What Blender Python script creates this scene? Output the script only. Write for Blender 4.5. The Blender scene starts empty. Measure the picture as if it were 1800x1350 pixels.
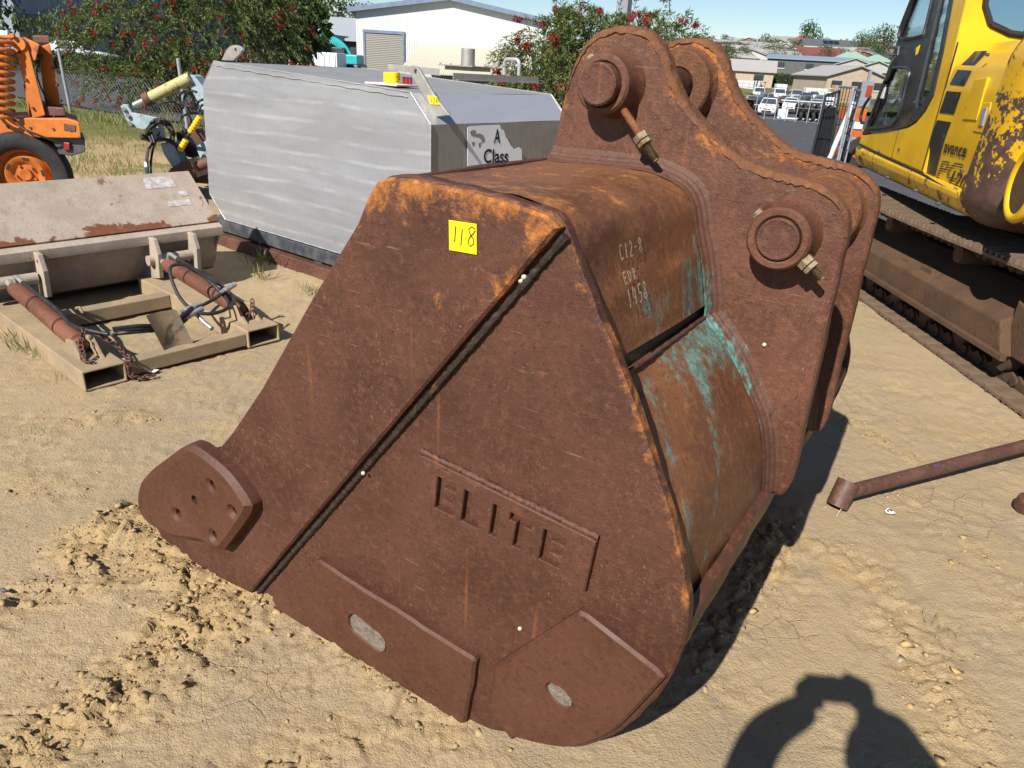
import bpy, bmesh, math, random
import numpy as np
from mathutils import Vector, Matrix, kdtree
from mathutils.geometry import delaunay_2d_cdt

# ------------------------------------------------------------------ camera, sky, sun, exposure
SC = bpy.context.scene
COL = SC.collection
EYE = 1.6
FPX, PITCH, ROLL = 1260.0, math.radians(24.04), math.radians(3.456)   # focal length in px of an 1800 px wide frame
_F = Vector((0, math.cos(PITCH), -math.sin(PITCH)))
_r0 = Vector((1, 0, 0)); _u0 = _r0.cross(_F)
_R = _r0 * math.cos(ROLL) + _u0 * math.sin(ROLL)
_U = -_r0 * math.sin(ROLL) + _u0 * math.cos(ROLL)
cam_d = bpy.data.cameras.new('camera'); cam = bpy.data.objects.new('camera', cam_d); COL.objects.link(cam)
mw = Matrix((( _R.x, _U.x, -_F.x, 0), (_R.y, _U.y, -_F.y, 0), (_R.z, _U.z, -_F.z, EYE), (0, 0, 0, 1)))
cam.matrix_world = mw
cam_d.sensor_fit = 'HORIZONTAL'; cam_d.sensor_width = 36.0; cam_d.lens = FPX / 1800 * 36
cam_d.clip_start = 0.03; cam_d.clip_end = 6000
SC.camera = cam

SUN_EL, SUN_AZ = math.radians(41.0), math.radians(210.3)    # azimuth clockwise from +Y, towards the sun
wd = bpy.data.worlds.new('World'); SC.world = wd; wd.use_nodes = True
_nt = wd.node_tree; _bg = _nt.nodes['Background']
_sky = _nt.nodes.new('ShaderNodeTexSky'); _sky.sky_type = 'NISHITA'; _sky.sun_disc = False
_sky.sun_elevation = SUN_EL; _sky.sun_rotation = SUN_AZ
_sky.altitude = 300; _sky.air_density = 1.0; _sky.dust_density = 0.0; _sky.ozone_density = 4.0
_nt.links.new(_sky.outputs[0], _bg.inputs[0]); _bg.inputs[1].default_value = 0.066
sd = bpy.data.lights.new('sun', 'SUN'); sd.energy = 5.0; sd.angle = math.radians(0.53); sd.color = (1.0, 0.95, 0.87)
sun = bpy.data.objects.new('sun', sd); COL.objects.link(sun)
_to = Vector((math.sin(SUN_AZ) * math.cos(SUN_EL), math.cos(SUN_AZ) * math.cos(SUN_EL), math.sin(SUN_EL)))
sun.rotation_euler = _to.to_track_quat('Z', 'Y').to_euler(); sun.location = _to * 50
SC.view_settings.view_transform = 'Standard'; SC.view_settings.look = 'None'
SC.view_settings.gamma = 1.0; SC.view_settings.exposure = 0.68
SC.render.engine = 'CYCLES'
SC.cycles.max_bounces = 6; SC.cycles.transparent_max_bounces = 6

# ------------------------------------------------------------------ placing helpers: photograph pixel -> ray -> world point
CAMP = Vector((0, 0, EYE))
def ray(x, y): return (_F * FPX + _R * (x - 900) - _U * (y - 675)).normalized()
def on_z(x, y, z=0.0):
    d = ray(x, y); return CAMP + d * ((z - EYE) / d.z)
def on_y(x, y, Y):
    d = ray(x, y); return CAMP + d * (Y / d.y)
def terrain(x, y):
    """height of the land: level yard, falling to the right behind it, then a hill with a town"""
    d = math.hypot(x, y)
    if y <= 1: return 0.0
    r = x / y
    t = min(1, max(0, (r - 0.02) / 0.2)); t = t * t * (3 - 2 * t)
    down = -0.028 * max(0.0, min(d, 85) - 16)
    up = max(0.0, d - 125)
    up = 0.066 * up if up < 330 else 0.066 * 330 + 0.01 * (up - 330)
    q = min(1, max(0, (r + 0.15) / 0.3)); up *= 0.12 + 0.88 * q * q * (3 - 2 * q)
    return t * down + up * 0.95
def on_land(x, y, lo=6.0, hi=900.0):
    d = ray(x, y); h = math.hypot(d.x, d.y); s = lo
    while s < hi:
        p = CAMP + d * (s / h)
        if p.z <= terrain(p.x, p.y): return p
        s *= 1.01
    return CAMP + d * (hi / h)

# ------------------------------------------------------------------ object helpers
def mesh_np(name, V, F):
    V = np.asarray(V, np.float32); F = np.asarray(F, np.int32)
    me = bpy.data.meshes.new(name); n, k = F.shape
    me.vertices.add(len(V)); me.vertices.foreach_set('co', V.ravel())
    me.loops.add(n * k); me.loops.foreach_set('vertex_index', F.ravel())
    me.polygons.add(n); me.polygons.foreach_set('loop_start', np.arange(0, n * k, k, dtype=np.int32))
    me.update(calc_edges=True); me.validate(); return me
def link(name, data, mat=None, parent=None, loc=None, smooth=False):
    o = bpy.data.objects.new(name, data); COL.objects.link(o)
    if parent is not None: o.parent = parent
    if loc is not None: o.location = loc
    if data is not None and mat is not None and hasattr(data, 'materials') and not len(data.materials): data.materials.append(mat)
    if smooth and data is not None: data.polygons.foreach_set('use_smooth', [True] * len(data.polygons))
    return o
def tag(o, label=None, cat=None, group=None, kind=None):
    if label: o['label'] = label
    if cat: o['category'] = cat
    if group: o['group'] = group
    if kind: o['kind'] = kind
    return o
def empty(name, loc=(0, 0, 0), rz=0.0, label=None, cat=None, group=None):
    o = bpy.data.objects.new(name, None); COL.objects.link(o)
    o.location = loc; o.rotation_euler = (0, 0, rz); o.empty_display_size = .1
    return tag(o, label, cat, group)
def copy_tree(o, parent=None):
    kids = [c for c in ALLOBJ() if c.parent == o]
    c = o.copy(); COL.objects.link(c); c.parent = parent
    for k in kids: copy_tree(k, c)
    return c
def ALLOBJ(): return list(bpy.data.objects)
def smooth_angle(o, deg=40):
    me = o.data; me.polygons.foreach_set('use_smooth', [True] * len(me.polygons))
    me.set_sharp_from_angle(angle=math.radians(deg)); return o
def bevel(o, w=.004, seg=2):
    m = o.modifiers.new('bevel', 'BEVEL'); m.width = w; m.segments = seg; m.limit_method = 'ANGLE'; m.angle_limit = math.radians(35)
    m.harden_normals = False; return o

class MB:
    """collects simple solids; build() links them as ONE mesh object"""
    def __init__(s): s.v = []; s.f = []
    def add(s, V, F):
        b = len(s.v); s.v += [tuple(p) for p in V]; s.f += [tuple(i + b for i in f) for f in F]; return s
    def box(s, c, size, R=None):
        c = Vector(c); V = []
        for dz in (-.5, .5):
            for dx, dy in ((-.5, -.5), (.5, -.5), (.5, .5), (-.5, .5)):
                d = Vector((dx * size[0], dy * size[1], dz * size[2]))
                V.append(c + (R @ d if R else d))
        return s.add(V, [(3, 2, 1, 0), (4, 5, 6, 7), (0, 1, 5, 4), (1, 2, 6, 5), (2, 3, 7, 6), (3, 0, 4, 7)])
    def bar(s, p, q, w, h, up=(0, 0, 1)):
        p, q = Vector(p), Vector(q); d = (q - p); L = d.length; d.normalize()
        up = Vector(up); sd_ = d.cross(up)
        if sd_.length < 1e-4: sd_ = d.cross(Vector((1, 0, 0)))
        sd_.normalize(); up = sd_.cross(d)
        R = Matrix((d, sd_, up)).transposed()
        return s.box((p + q) / 2, (L, w, h), R)
    def hexa(s, P):   # 8 points: bottom ring of 4, top ring of 4
        return s.add(P, [(3, 2, 1, 0), (4, 5, 6, 7), (0, 1, 5, 4), (1, 2, 6, 5), (2, 3, 7, 6), (3, 0, 4, 7)])
    def cyl(s, p, q, r, r2=None, n=20, caps=True):
        p, q = Vector(p), Vector(q); r2 = r if r2 is None else r2
        a = (q - p).normalized(); x = a.orthogonal().normalized(); y = a.cross(x)
        V = []
        for c, rr in ((p, r), (q, r2)):
            for i in range(n):
                t = 2 * math.pi * i / n; V.append(c + (x * math.cos(t) + y * math.sin(t)) * rr)
        F = [(i, (i + 1) % n, n + (i + 1) % n, n + i) for i in range(n)]
        if caps: F += [tuple(range(n - 1, -1, -1)), tuple(range(n, 2 * n))]
        return s.add(V, F)
    def lathe(s, prof, p, axis, n=28):
        """profile of (radius, height) along the axis from p"""
        p = Vector(p); a = Vector(axis).normalized(); x = a.orthogonal().normalized(); y = a.cross(x)
        V = []; k = len(prof)
        for r, h in prof:
            for i in range(n):
                t = 2 * math.pi * i / n; V.append(p + a * h + (x * math.cos(t) + y * math.sin(t)) * r)
        F = [(j * n + i, j * n + (i + 1) % n, (j + 1) * n + (i + 1) % n, (j + 1) * n + i) for j in range(k - 1) for i in range(n)]
        return s.add(V, F)
    def tube(s, pts, r, n=8, caps=True):
        pts = [Vector(p) for p in pts]; k = len(pts)
        rr = r if isinstance(r, (list, tuple)) else [r] * k
        t0 = (pts[1] - pts[0]).normalized(); nx = t0.orthogonal().normalized(); V = []
        for i, p in enumerate(pts):
            t = (pts[min(i + 1, k - 1)] - pts[max(i - 1, 0)]).normalized()
            nx = (nx - t * nx.dot(t)); nx = nx.normalized() if nx.length > 1e-6 else t.orthogonal().normalized(); ny = t.cross(nx)
            for j in range(n):
                a = 2 * math.pi * j / n; V.append(p + (nx * math.cos(a) + ny * math.sin(a)) * rr[i])
        F = [(i * n + j, i * n + (j + 1) % n, (i + 1) * n + (j + 1) % n, (i + 1) * n + j) for i in range(k - 1) for j in range(n)]
        if caps: F += [tuple(range(n - 1, -1, -1)), tuple(range((k - 1) * n, k * n))]
        return s.add(V, F)
    def prism(s, poly, fn, c0, c1):
        """polygon (a,b) extruded from c0 to c1; fn(a,b,c) -> point"""
        n = len(poly)
        V = [fn(a, b, c0) for a, b in poly] + [fn(a, b, c1) for a, b in poly]
        F = [tuple(range(n - 1, -1, -1)), tuple(range(n, 2 * n))] + [(i, (i + 1) % n, n + (i + 1) % n, n + i) for i in range(n)]
        return s.add(V, F)
    def build(s, name, mat, parent=None, smooth=None, bev=None, fix=True):
        me = bpy.data.meshes.new(name); me.from_pydata(s.v, [], s.f)
        if fix:
            bm = bmesh.new(); bm.from_mesh(me); bmesh.ops.recalc_face_normals(bm, faces=bm.faces); bm.to_mesh(me); bm.free()
        me.update(); o = link(name, me, mat, parent)
        if smooth: smooth_angle(o, smooth)
        if bev: bevel(o, bev)
        return o

def catmull(P, n=6, closed=False):
    P = [np.array(p, float) for p in P]; out = []; k = len(P)
    for i in range(k if closed else k - 1):
        p0 = P[(i - 1) % k] if closed or i > 0 else P[0]; p1 = P[i]; p2 = P[(i + 1) % k]
        p3 = P[(i + 2) % k] if closed or i + 2 < k else P[-1]
        for j in range(n):
            t = j / n
            out.append(.5 * ((2 * p1) + (-p0 + p2) * t + (2 * p0 - 5 * p1 + 4 * p2 - p3) * t * t + (-p0 + 3 * p1 - 3 * p2 + p3) * t ** 3))
    if not closed: out.append(P[-1])
    return out
def subdivide_poly(P, step, closed=True):
    out = []; k = len(P)
    for i in range(k if closed else k - 1):
        a = np.array(P[i], float); b = np.array(P[(i + 1) % k], float); m = max(1, int(math.ceil(np.linalg.norm(b - a) / step)))
        out += [a + (b - a) * j / m for j in range(m)]
    if not closed: out.append(np.array(P[-1], float))
    return np.array(out)
def area2(P): P = np.asarray(P); x, y = P[:, 0], P[:, 1]; return .5 * float(np.sum(x * np.roll(y, -1) - y * np.roll(x, -1)))
def inset(P, d):
    """offset a closed CCW polygon inwards"""
    P = np.asarray(P, float); a = P - np.roll(P, 1, 0); b = np.roll(P, -1, 0) - P
    na = np.stack([-a[:, 1], a[:, 0]], 1); na /= np.linalg.norm(na, axis=1)[:, None] + 1e-12
    nb = np.stack([-b[:, 1], b[:, 0]], 1); nb /= np.linalg.norm(nb, axis=1)[:, None] + 1e-12
    m = na + nb; m /= np.maximum(.6, (m * m).sum(1) / 2)[:, None]
    return P + m * d
def inside(Q, P):
    Q = np.asarray(Q); P = np.asarray(P); c = np.zeros(len(Q), bool); j = len(P) - 1
    for i in range(len(P)):
        yi, yj = P[i, 1], P[j, 1]
        if yi != yj:
            m = (yi > Q[:, 1]) != (yj > Q[:, 1]); xx = (P[j, 0] - P[i, 0]) * (Q[:, 1] - yi) / (yj - yi) + P[i, 0]
            c ^= m & (Q[:, 0] < xx)
        j = i
    return c
def dist_poly(Q, P, closed=True):
    Q = np.asarray(Q); P = np.asarray(P); A = P if closed else P[:-1]; Bq = np.roll(P, -1, 0) if closed else P[1:]
    best = np.full(len(Q), 1e9)
    for a, b in zip(A, Bq):
        d = b - a; L = d @ d
        t = np.clip(((Q - a) @ d) / (L + 1e-12), 0, 1)
        best = np.minimum(best, np.hypot(*(Q - (a + t[:, None] * d)).T))
    return best
def fill(outline, holes=(), step=None):
    """triangulate outline with holes, optional interior points; -> V2, F, index lists of the loops"""
    rings = [np.asarray(outline, float)] + [np.asarray(h, float) for h in holes]
    V = np.concatenate(rings); E = []; loops = []; b = 0
    for r in rings:
        n = len(r); loops.append(list(range(b, b + n))); E += [(b + i, b + (i + 1) % n) for i in range(n)]; b += n
    if step:
        lo, hi = rings[0].min(0), rings[0].max(0); rng = np.random.default_rng(3)
        gx, gy = np.meshgrid(np.arange(lo[0], hi[0], step), np.arange(lo[1], hi[1], step)); G = np.stack([gx.ravel(), gy.ravel()], 1)
        G += rng.uniform(-.25, .25, G.shape) * step
        k = inside(G, rings[0])
        for h in rings[1:]: k &= ~inside(G, h)
        G = G[k]; k = dist_poly(G, rings[0]) > step * .45
        for h in rings[1:]: k &= dist_poly(G, h) > step * .4
        V = np.concatenate([V, G[k]])
    vo, eo, fo, ov, oe, of = delaunay_2d_cdt([Vector(p) for p in V], E, [], 0, 1e-7)
    vo = np.array([(p.x, p.y) for p in vo]); F = np.array([f for f in fo if len(f) == 3])
    cen = vo[F].mean(1); k = inside(cen, rings[0])
    for h in rings[1:]: k &= ~inside(cen, h)
    mp = {}
    for i, l in enumerate(ov):
        for j in l: mp[j] = i
    return vo, F[k], [[mp[i] for i in l] for l in loops]
def plate(name, outline, mat, fn, t0, t1, holes=(), step=None, chamfer=.004, parent=None, edge=None, warp=None):
    """flat plate with holes: outline in (a,b), front face at depth t0, back at t1; fn(a,b,c)->point.
    Stores the vertex attribute 'edge' (1 at the outline, 0 beyond `edge` metres)."""
    outline = np.asarray(outline, float)
    if area2(outline) < 0: outline = outline[::-1]
    holes = [np.asarray(h, float) if area2(h) > 0 else np.asarray(h, float)[::-1] for h in holes]
    sgn = 1 if t1 > t0 else -1
    front = inset(outline, chamfer)
    V2, F, loops = fill(front, [inset(h, -chamfer * .6) for h in holes], step)
    n = len(V2); V = []; D = list(dist_poly(V2, outline))
    for a, b in V2: V.append(fn(a, b, t0 + (warp(a, b) if warp else 0)))
    faces = [tuple(f) for f in F]
    for li, (loop, ring) in enumerate(zip(loops, [outline] + holes)):
        k = len(loop); b1 = len(V)
        V += [fn(a, b, t0 + sgn * chamfer) for a, b in ring]; D += [0.0 if li == 0 else .02] * k
        b2 = len(V); V += [fn(a, b, t1) for a, b in ring]; D += [0.0 if li == 0 else .02] * k
        for i in range(k):
            j = (i + 1) % k
            faces += [(loop[i], loop[j], b1 + j, b1 + i), (b1 + i, b1 + j, b2 + j, b2 + i)]
        if li == 0: back0 = b2
    Vb, Fb, lb = fill(outline, holes)
    b3 = len(V); V += [fn(a, b, t1) for a, b in Vb]; D += [.05] * len(Vb)
    faces += [tuple(int(i) + b3 for i in f[::-1]) for f in Fb]
    me = bpy.data.meshes.new(name); me.from_pydata([tuple(p) for p in V], [], faces)
    bm = bmesh.new(); bm.from_mesh(me); bmesh.ops.recalc_face_normals(bm, faces=bm.faces); bm.to_mesh(me); bm.free()
    if edge:
        at = me.attributes.new('edge', 'FLOAT', 'POINT'); at.data.foreach_set('value', np.clip(1 - np.array(D) / edge, 0, 1).astype(np.float32))
    o = link(name, me, mat, parent); smooth_angle(o, 30); return o
def circle(cx, cy, r, n=20, ry=None, rot=0):
    ry = ry or r; c, s_ = math.cos(rot), math.sin(rot)
    return [(cx + c * r * math.cos(t) - s_ * ry * math.sin(t), cy + s_ * r * math.cos(t) + c * ry * math.sin(t)) for t in (2 * math.pi * i / n for i in range(n))]
def grid(name, fn, nu, nv, mat, parent=None, attrs=None, smooth=True):
    """grid surface fn(i/nu, j/nv)-> point"""
    U, Vv = np.meshgrid(np.linspace(0, 1, nu + 1), np.linspace(0, 1, nv + 1), indexing='ij')
    P = np.array([fn(a, b) for a, b in zip(U.ravel(), Vv.ravel())])
    i, j = np.meshgrid(np.arange(nu), np.arange(nv), indexing='ij'); b = (i * (nv + 1) + j).ravel()
    F = np.stack([b, b + nv + 1, b + nv + 2, b + 1], 1)
    me = mesh_np(name, P, F)
    if attrs:
        for k, f in attrs.items():
            at = me.attributes.new(k, 'FLOAT', 'POINT'); at.data.foreach_set('value', np.array([f(a, c) for a, c in zip(U.ravel(), Vv.ravel())], np.float32))
    return link(name, me, mat, parent, smooth=smooth)
def text_mesh(txt, size=1.0, shear=0.0, bold=0.0, extrude=0.0):
    cu = bpy.data.curves.new('t', 'FONT'); cu.body = txt; cu.size = size; cu.shear = shear; cu.offset = bold; cu.extrude = extrude
    cu.align_x = 'LEFT'; o = bpy.data.objects.new('t', cu); COL.objects.link(o)
    dg = bpy.context.evaluated_depsgraph_get(); me = bpy.data.meshes.new_from_object(o.evaluated_get(dg))
    bpy.data.objects.remove(o); bpy.data.curves.remove(cu); return me
def fit_text(name, txt, p0, ux, uy, w, h, mat, parent, shear=0., bold=0.):
    """lettering as a thin flat mesh: lower-left corner p0, unit vectors ux, uy, width w, height h"""
    me = text_mesh(txt, 1.0, shear, bold); n = len(me.vertices); co = np.zeros(n * 3, np.float32); me.vertices.foreach_get('co', co); co = co.reshape(-1, 3)
    lo, hi = co[:, :2].min(0), co[:, :2].max(0); q = (co[:, :2] - lo) / (hi - lo)
    P = np.array(p0)[None] + q[:, :1] * w * np.array(ux)[None] + q[:, 1:] * h * np.array(uy)[None]
    me.vertices.foreach_set('co', P.astype(np.float32).ravel()); me.update(); me.materials.clear()
    return link(name, me, mat, parent)
def ribbon(mb, pts, w, fn, c=0.0):
    """flat pen stroke along 2D points (part of flat print)"""
    pts = np.array(pts, float); n = len(pts); V = []
    for i in range(n):
        t = pts[min(i + 1, n - 1)] - pts[max(i - 1, 0)]; t /= np.linalg.norm(t) + 1e-9; nn = np.array([-t[1], t[0]]) * w / 2
        V += [fn(*(pts[i] + nn), c), fn(*(pts[i] - nn), c)]
    mb.add(V, [(2 * i, 2 * i + 1, 2 * i + 3, 2 * i + 2) for i in range(n - 1)])

# numpy noise
def vnoise(x, y, seed=0):
    xi = np.floor(x).astype(np.int64); yi = np.floor(y).astype(np.int64); fx = x - xi; fy = y - yi
    fx = fx * fx * fx * (fx * (fx * 6 - 15) + 10); fy = fy * fy * fy * (fy * (fy * 6 - 15) + 10)
    return (h2(xi, yi, seed) * (1 - fx) + h2(xi + 1, yi, seed) * fx) * (1 - fy) + (h2(xi, yi + 1, seed) * (1 - fx) + h2(xi + 1, yi + 1, seed) * fx) * fy
def h2(i, j, seed=0):
    n = (i * 374761393 + j * 668265263 + seed * 1442695041) & 0xffffffff
    n = ((n ^ (n >> 13)) * 1274126177) & 0xffffffff
    n = ((n ^ (n >> 16)) * 2246822519) & 0xffffffff
    return ((n ^ (n >> 15)) & 0xffffff) / float(0xffffff)
def fbm(x, y, o=4, seed=0, gain=.5):
    s = 0; a = 1; t = 0
    for k in range(o): s = s + a * vnoise(x * 2 ** k, y * 2 ** k, seed + k * 17); t += a; a *= gain
    return s / t
def worley(x, y, seed=0, jit=.9):
    xi = np.floor(x).astype(np.int64); yi = np.floor(y).astype(np.int64); f1 = np.full(x.shape, 9.); f2 = f1.copy(); cid = np.zeros(x.shape)
    for di in (-1, 0, 1):
        for dj in (-1, 0, 1):
            i, j = xi + di, yi + dj
            px = i + .5 + jit * (h2(i, j, seed) - .5); py = j + .5 + jit * (h2(i, j, seed + 5) - .5)
            d = np.hypot(px - x, py - y); m = d < f1
            f2 = np.where(m, f1, np.minimum(f2, d)); cid = np.where(m, h2(i, j, seed + 9), cid); f1 = np.where(m, d, f1)
    return f1, f2, cid

# ------------------------------------------------------------------ materials
class T:
    def __init__(s, name):
        s.m = bpy.data.materials.new(name); s.m.use_nodes = True; s.nt = s.m.node_tree; s.b = s.nt.nodes['Principled BSDF']
        s.co = s.nt.nodes.new('ShaderNodeTexCoord').outputs['Object']
    def n(s, t, **kw):
        nd = s.nt.nodes.new(t)
        for k, v in kw.items(): setattr(nd, k, v)
        return nd
    def put(s, sock, v):
        if isinstance(v, bpy.types.NodeSocket): s.nt.links.new(v, sock)
        elif isinstance(v, (tuple, list)): sock.default_value = (*v, 1.0) if len(v) == 3 and sock.type == 'RGBA' else v
        else: sock.default_value = v
    def noise(s, scale, detail=4, rough=.55, vec=None, dist=0.0):
        nd = s.n('ShaderNodeTexNoise'); s.put(nd.inputs['Vector'], vec or s.co)
        nd.inputs['Scale'].default_value = scale; nd.inputs['Detail'].default_value = detail; nd.inputs['Roughness'].default_value = rough; nd.inputs['Distortion'].default_value = dist
        return nd.outputs[0]
    def vor(s, scale, feature='F1', vec=None, rnd=1.0, out=0):
        nd = s.n('ShaderNodeTexVoronoi', feature=feature); s.put(nd.inputs['Vector'], vec or s.co); nd.inputs['Scale'].default_value = scale
        nd.inputs['Randomness'].default_value = rnd; return nd.outputs[out]
    def wave(s, scale, dist=0., vec=None, direction='X', profile='SIN'):
        nd = s.n('ShaderNodeTexWave', wave_type='BANDS', bands_direction=direction, wave_profile=profile); s.put(nd.inputs['Vector'], vec or s.co)
        nd.inputs['Scale'].default_value = scale; nd.inputs['Distortion'].default_value = dist; return nd.outputs[1]
    def map(s, scale=(1, 1, 1), rot=(0, 0, 0), loc=(0, 0, 0), vec=None):
        nd = s.n('ShaderNodeMapping'); s.put(nd.inputs['Vector'], vec or s.co); nd.inputs['Scale'].default_value = scale; nd.inputs['Rotation'].default_value = rot; nd.inputs['Location'].default_value = loc
        return nd.outputs[0]
    def ramp(s, f, stops):
        nd = s.n('ShaderNodeValToRGB'); s.put(nd.inputs[0], f); e = nd.color_ramp.elements
        while len(e) > 1: e.remove(e[-1])
        for i, (p, c) in enumerate(stops):
            k = e[0] if i == 0 else e.new(p)
            k.position = p; k.color = (*c, 1) if isinstance(c, (tuple, list)) else (c, c, c, 1)
        return nd.outputs[0]
    def mix(s, f, a, b, mode='MIX'):
        nd = s.n('ShaderNodeMix', data_type='RGBA', blend_type=mode); s.put(nd.inputs[0], f); s.put(nd.inputs[6], a); s.put(nd.inputs[7], b); return nd.outputs[2]
    def math(s, op, a, b=None, clamp=False):
        nd = s.n('ShaderNodeMath', operation=op, use_clamp=clamp); s.put(nd.inputs[0], a)
        if b is not None: s.put(nd.inputs[1], b)
        return nd.outputs[0]
    def step(s, v, lo, hi):
        nd = s.n('ShaderNodeMapRange', interpolation_type='SMOOTHSTEP'); s.put(nd.inputs[0], v); nd.inputs[1].default_value = lo; nd.inputs[2].default_value = hi; return nd.outputs[0]
    def attr(s, name): return s.n('ShaderNodeAttribute', attribute_name=name).outputs['Fac']
    def sep(s, vec=None):
        nd = s.n('ShaderNodeSeparateXYZ'); s.put(nd.inputs[0], vec or s.co); return nd.outputs
    def bump(s, h, strength=.4, dist=.01, normal=None):
        nd = s.n('ShaderNodeBump'); nd.inputs['Strength'].default_value = strength; nd.inputs['Distance'].default_value = dist; s.put(nd.inputs['Height'], h)
        if normal is not None: s.put(nd.inputs['Normal'], normal)
        return nd.outputs[0]
    def out(s, col=None, rough=None, metal=None, normal=None, spec=None, **kw):
        for k, v in (('Base Color', col), ('Roughness', rough), ('Metallic', metal), ('Normal', normal), ('Specular IOR Level', spec)):
            if v is not None: s.put(s.b.inputs[k], v)
        for k, v in kw.items(): s.put(s.b.inputs[k.replace('_', ' ')], v)
        return s.m
def pm(name, c1, c2=None, scale=6, rough=.6, metal=0.0, bump=.15, bscale=60, spec=.4, dirt=None, dscale=3, dthr=.55, obj_rnd=False):
    """plain weathered surface: two tones by noise, grain bump, optional dirt patches"""
    t = T(name); c2 = c2 or tuple(x * .8 for x in c1)
    vec = None
    if obj_rnd:
        oi = t.n('ShaderNodeObjectInfo').outputs['Random']; nd = t.n('ShaderNodeVectorMath', operation='ADD'); t.put(nd.inputs[0], t.co)
        cx = t.n('ShaderNodeCombineXYZ'); t.put(cx.inputs[0], t.math('MULTIPLY', oi, 37.0)); t.put(nd.inputs[1], cx.outputs[0]); vec = nd.outputs[0]
    col = t.mix(t.step(t.noise(scale, 6, .6, vec), .32, .68), c1, c2)
    if dirt is not None:
        col = t.mix(t.math('MULTIPLY', t.step(t.noise(dscale, 8, .68, vec, .4), dthr, dthr + .1), .85), col, dirt)
    r = t.ramp(t.noise(scale * 2.3, 5, .6, vec), [(.3, max(.05, rough - .1)), (.7, min(1, rough + .1))])
    return t.out(col, r, metal, t.bump(t.noise(bscale, 5, .6, vec), bump, .01) if bump else None, spec)
def rust(name, dark, mid, light, orange=(.30, .105, .022), o_base=.0, o_edge=1.0, pale=(.33, .2, .15), pale_amt=.35, bump=.5, paint=None, rough=.62, streak=True):
    t = T(name)
    big = t.noise(3.1, 4, .62); fine = t.noise(46, 5, .72); grit = t.noise(190, 3, .65)
    col = t.mix(t.step(big, .36, .64), dark, mid)
    col = t.mix(t.math('MULTIPLY', t.step(fine, .47, .68), .62), col, light)
    col = t.mix(t.math('MULTIPLY', t.math('SUBTRACT', 1.0, t.step(t.noise(70, 4, .7), .34, .46)), .55), col, tuple(x * .45 for x in dark))
    # pale scuffs: speckles and short scratches
    sp = t.noise(180, 4, .80, t.map((1, 1, .55))); cl = t.step(t.noise(4.2, 5, .7), .42, .70)
    col = t.mix(t.math('MULTIPLY', t.math('MULTIPLY', t.step(sp, .575, .67), cl), min(1, pale_amt * 1.5)), col, pale)
    scr = t.math('MAXIMUM', t.noise(9, 2, .5, t.map((1.0, 1, 26), (.0, .9, 0)), .8), t.noise(7, 2, .5, t.map((1.0, 1, 30), (.0, -.5, 0)), .8))
    col = t.mix(t.math('MULTIPLY', t.step(scr, .715, .755), pale_amt * .8), col, pale)
    run = t.noise(30, 2, .5, t.map((1, 1, .05)))
    col = t.mix(t.math('MULTIPLY', t.step(run, .66, .76), .26 if streak else 0.0), col, orange)
    # fresh orange rust, gathered along edges (attribute) and in blotches and runs
    e = t.attr('edge'); on = t.noise(13, 6, .78, dist=.5)
    f = t.math('ADD', t.math('MULTIPLY', e, o_edge), t.math('MULTIPLY', t.math('SUBTRACT', on, .5), 3.2))
    f = t.math('ADD', f, o_base - .62)
    if streak: f = t.math('ADD', f, t.math('MULTIPLY', t.step(t.noise(16, 3, .6, t.map((1, 1, .12))), .60, .74), .32))
    of = t.step(f, .0, .6)
    on2 = t.noise(55, 4, .7)
    oc = t.ramp(on2, [(.3, tuple(x * .42 for x in orange)), (.5, orange), (.72, tuple(min(1, x * 1.7) for x in orange))])
    col = t.mix(t.math('MULTIPLY', of, .9), col, oc)
    h = t.math('ADD', t.math('MULTIPLY', fine, .7), t.math('ADD', t.math('MULTIPLY', grit, .45), t.math('MULTIPLY', of, .5)))
    rr = t.ramp(big, [(.3, rough - .14), (.7, rough + .16)])
    rr = t.math('ADD', rr, t.math('MULTIPLY', of, .2), True)
    if paint:
        pa = t.attr('paint'); pn = t.noise(30, 5, .74, t.map((1, 1, .30))); pf = t.step(t.math('ADD', pa, t.math('MULTIPLY', t.math('SUBTRACT', pn, .5), 2.6)), .36, .98)
        pc = t.mix(t.step(on2, .35, .65), paint, tuple(x * .45 for x in paint))
        col = t.mix(t.math('MULTIPLY', pf, .72), col, pc); h = t.math('ADD', h, t.math('MULTIPLY', pf, .25))
    return t.out(col, rr, 0.0, t.bump(h, bump, .006), .45)

M = {}
M['rust_plate'] = rust('rusty_brown_plate', (.048, .0164, .0092), (.075, .0260, .0135), (.116, .0430, .0215), pale=(.31, .175, .11), pale_amt=.46, o_edge=.85)
M['rust_wear'] = rust('rusty_wear_plate', (.060, .0200, .0100), (.079, .0265, .0130), (.102, .0365, .0180), pale=(.25, .14, .09), pale_amt=.16, o_edge=.15, o_base=-.25, bump=.3, streak=False)
M['rust_shell'] = rust('rusty_orange_shell', (.105, .038, .0165), (.165, .064, .024), (.225, .092, .032), orange=(.29, .112, .026), o_base=.45, o_edge=.5, pale_amt=.25, paint=(.13, .31, .275), bump=.4, rough=.55)
M['rust_ear'] = rust('rusty_ear_plate', (.070, .0250, .0140), (.106, .039, .0205), (.155, .061, .0300), o_base=.10, o_edge=.75, pale=(.31, .18, .11), pale_amt=.42, paint=(.10, .34, .31), rough=.55)
M['rust_pin'] = rust('rusty_pin', (.05, .019, .013), (.085, .03, .018), (.14, .05, .024), o_base=.1, pale_amt=.25, bump=.9)
M['rust_crust'] = rust('flaking_orange_rust', (.10, .038, .016), (.15, .056, .019), (.22, .085, .026), orange=(.26, .088, .02), o_base=.45, pale_amt=.3, bump=1.0, rough=.8, streak=False)
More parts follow.
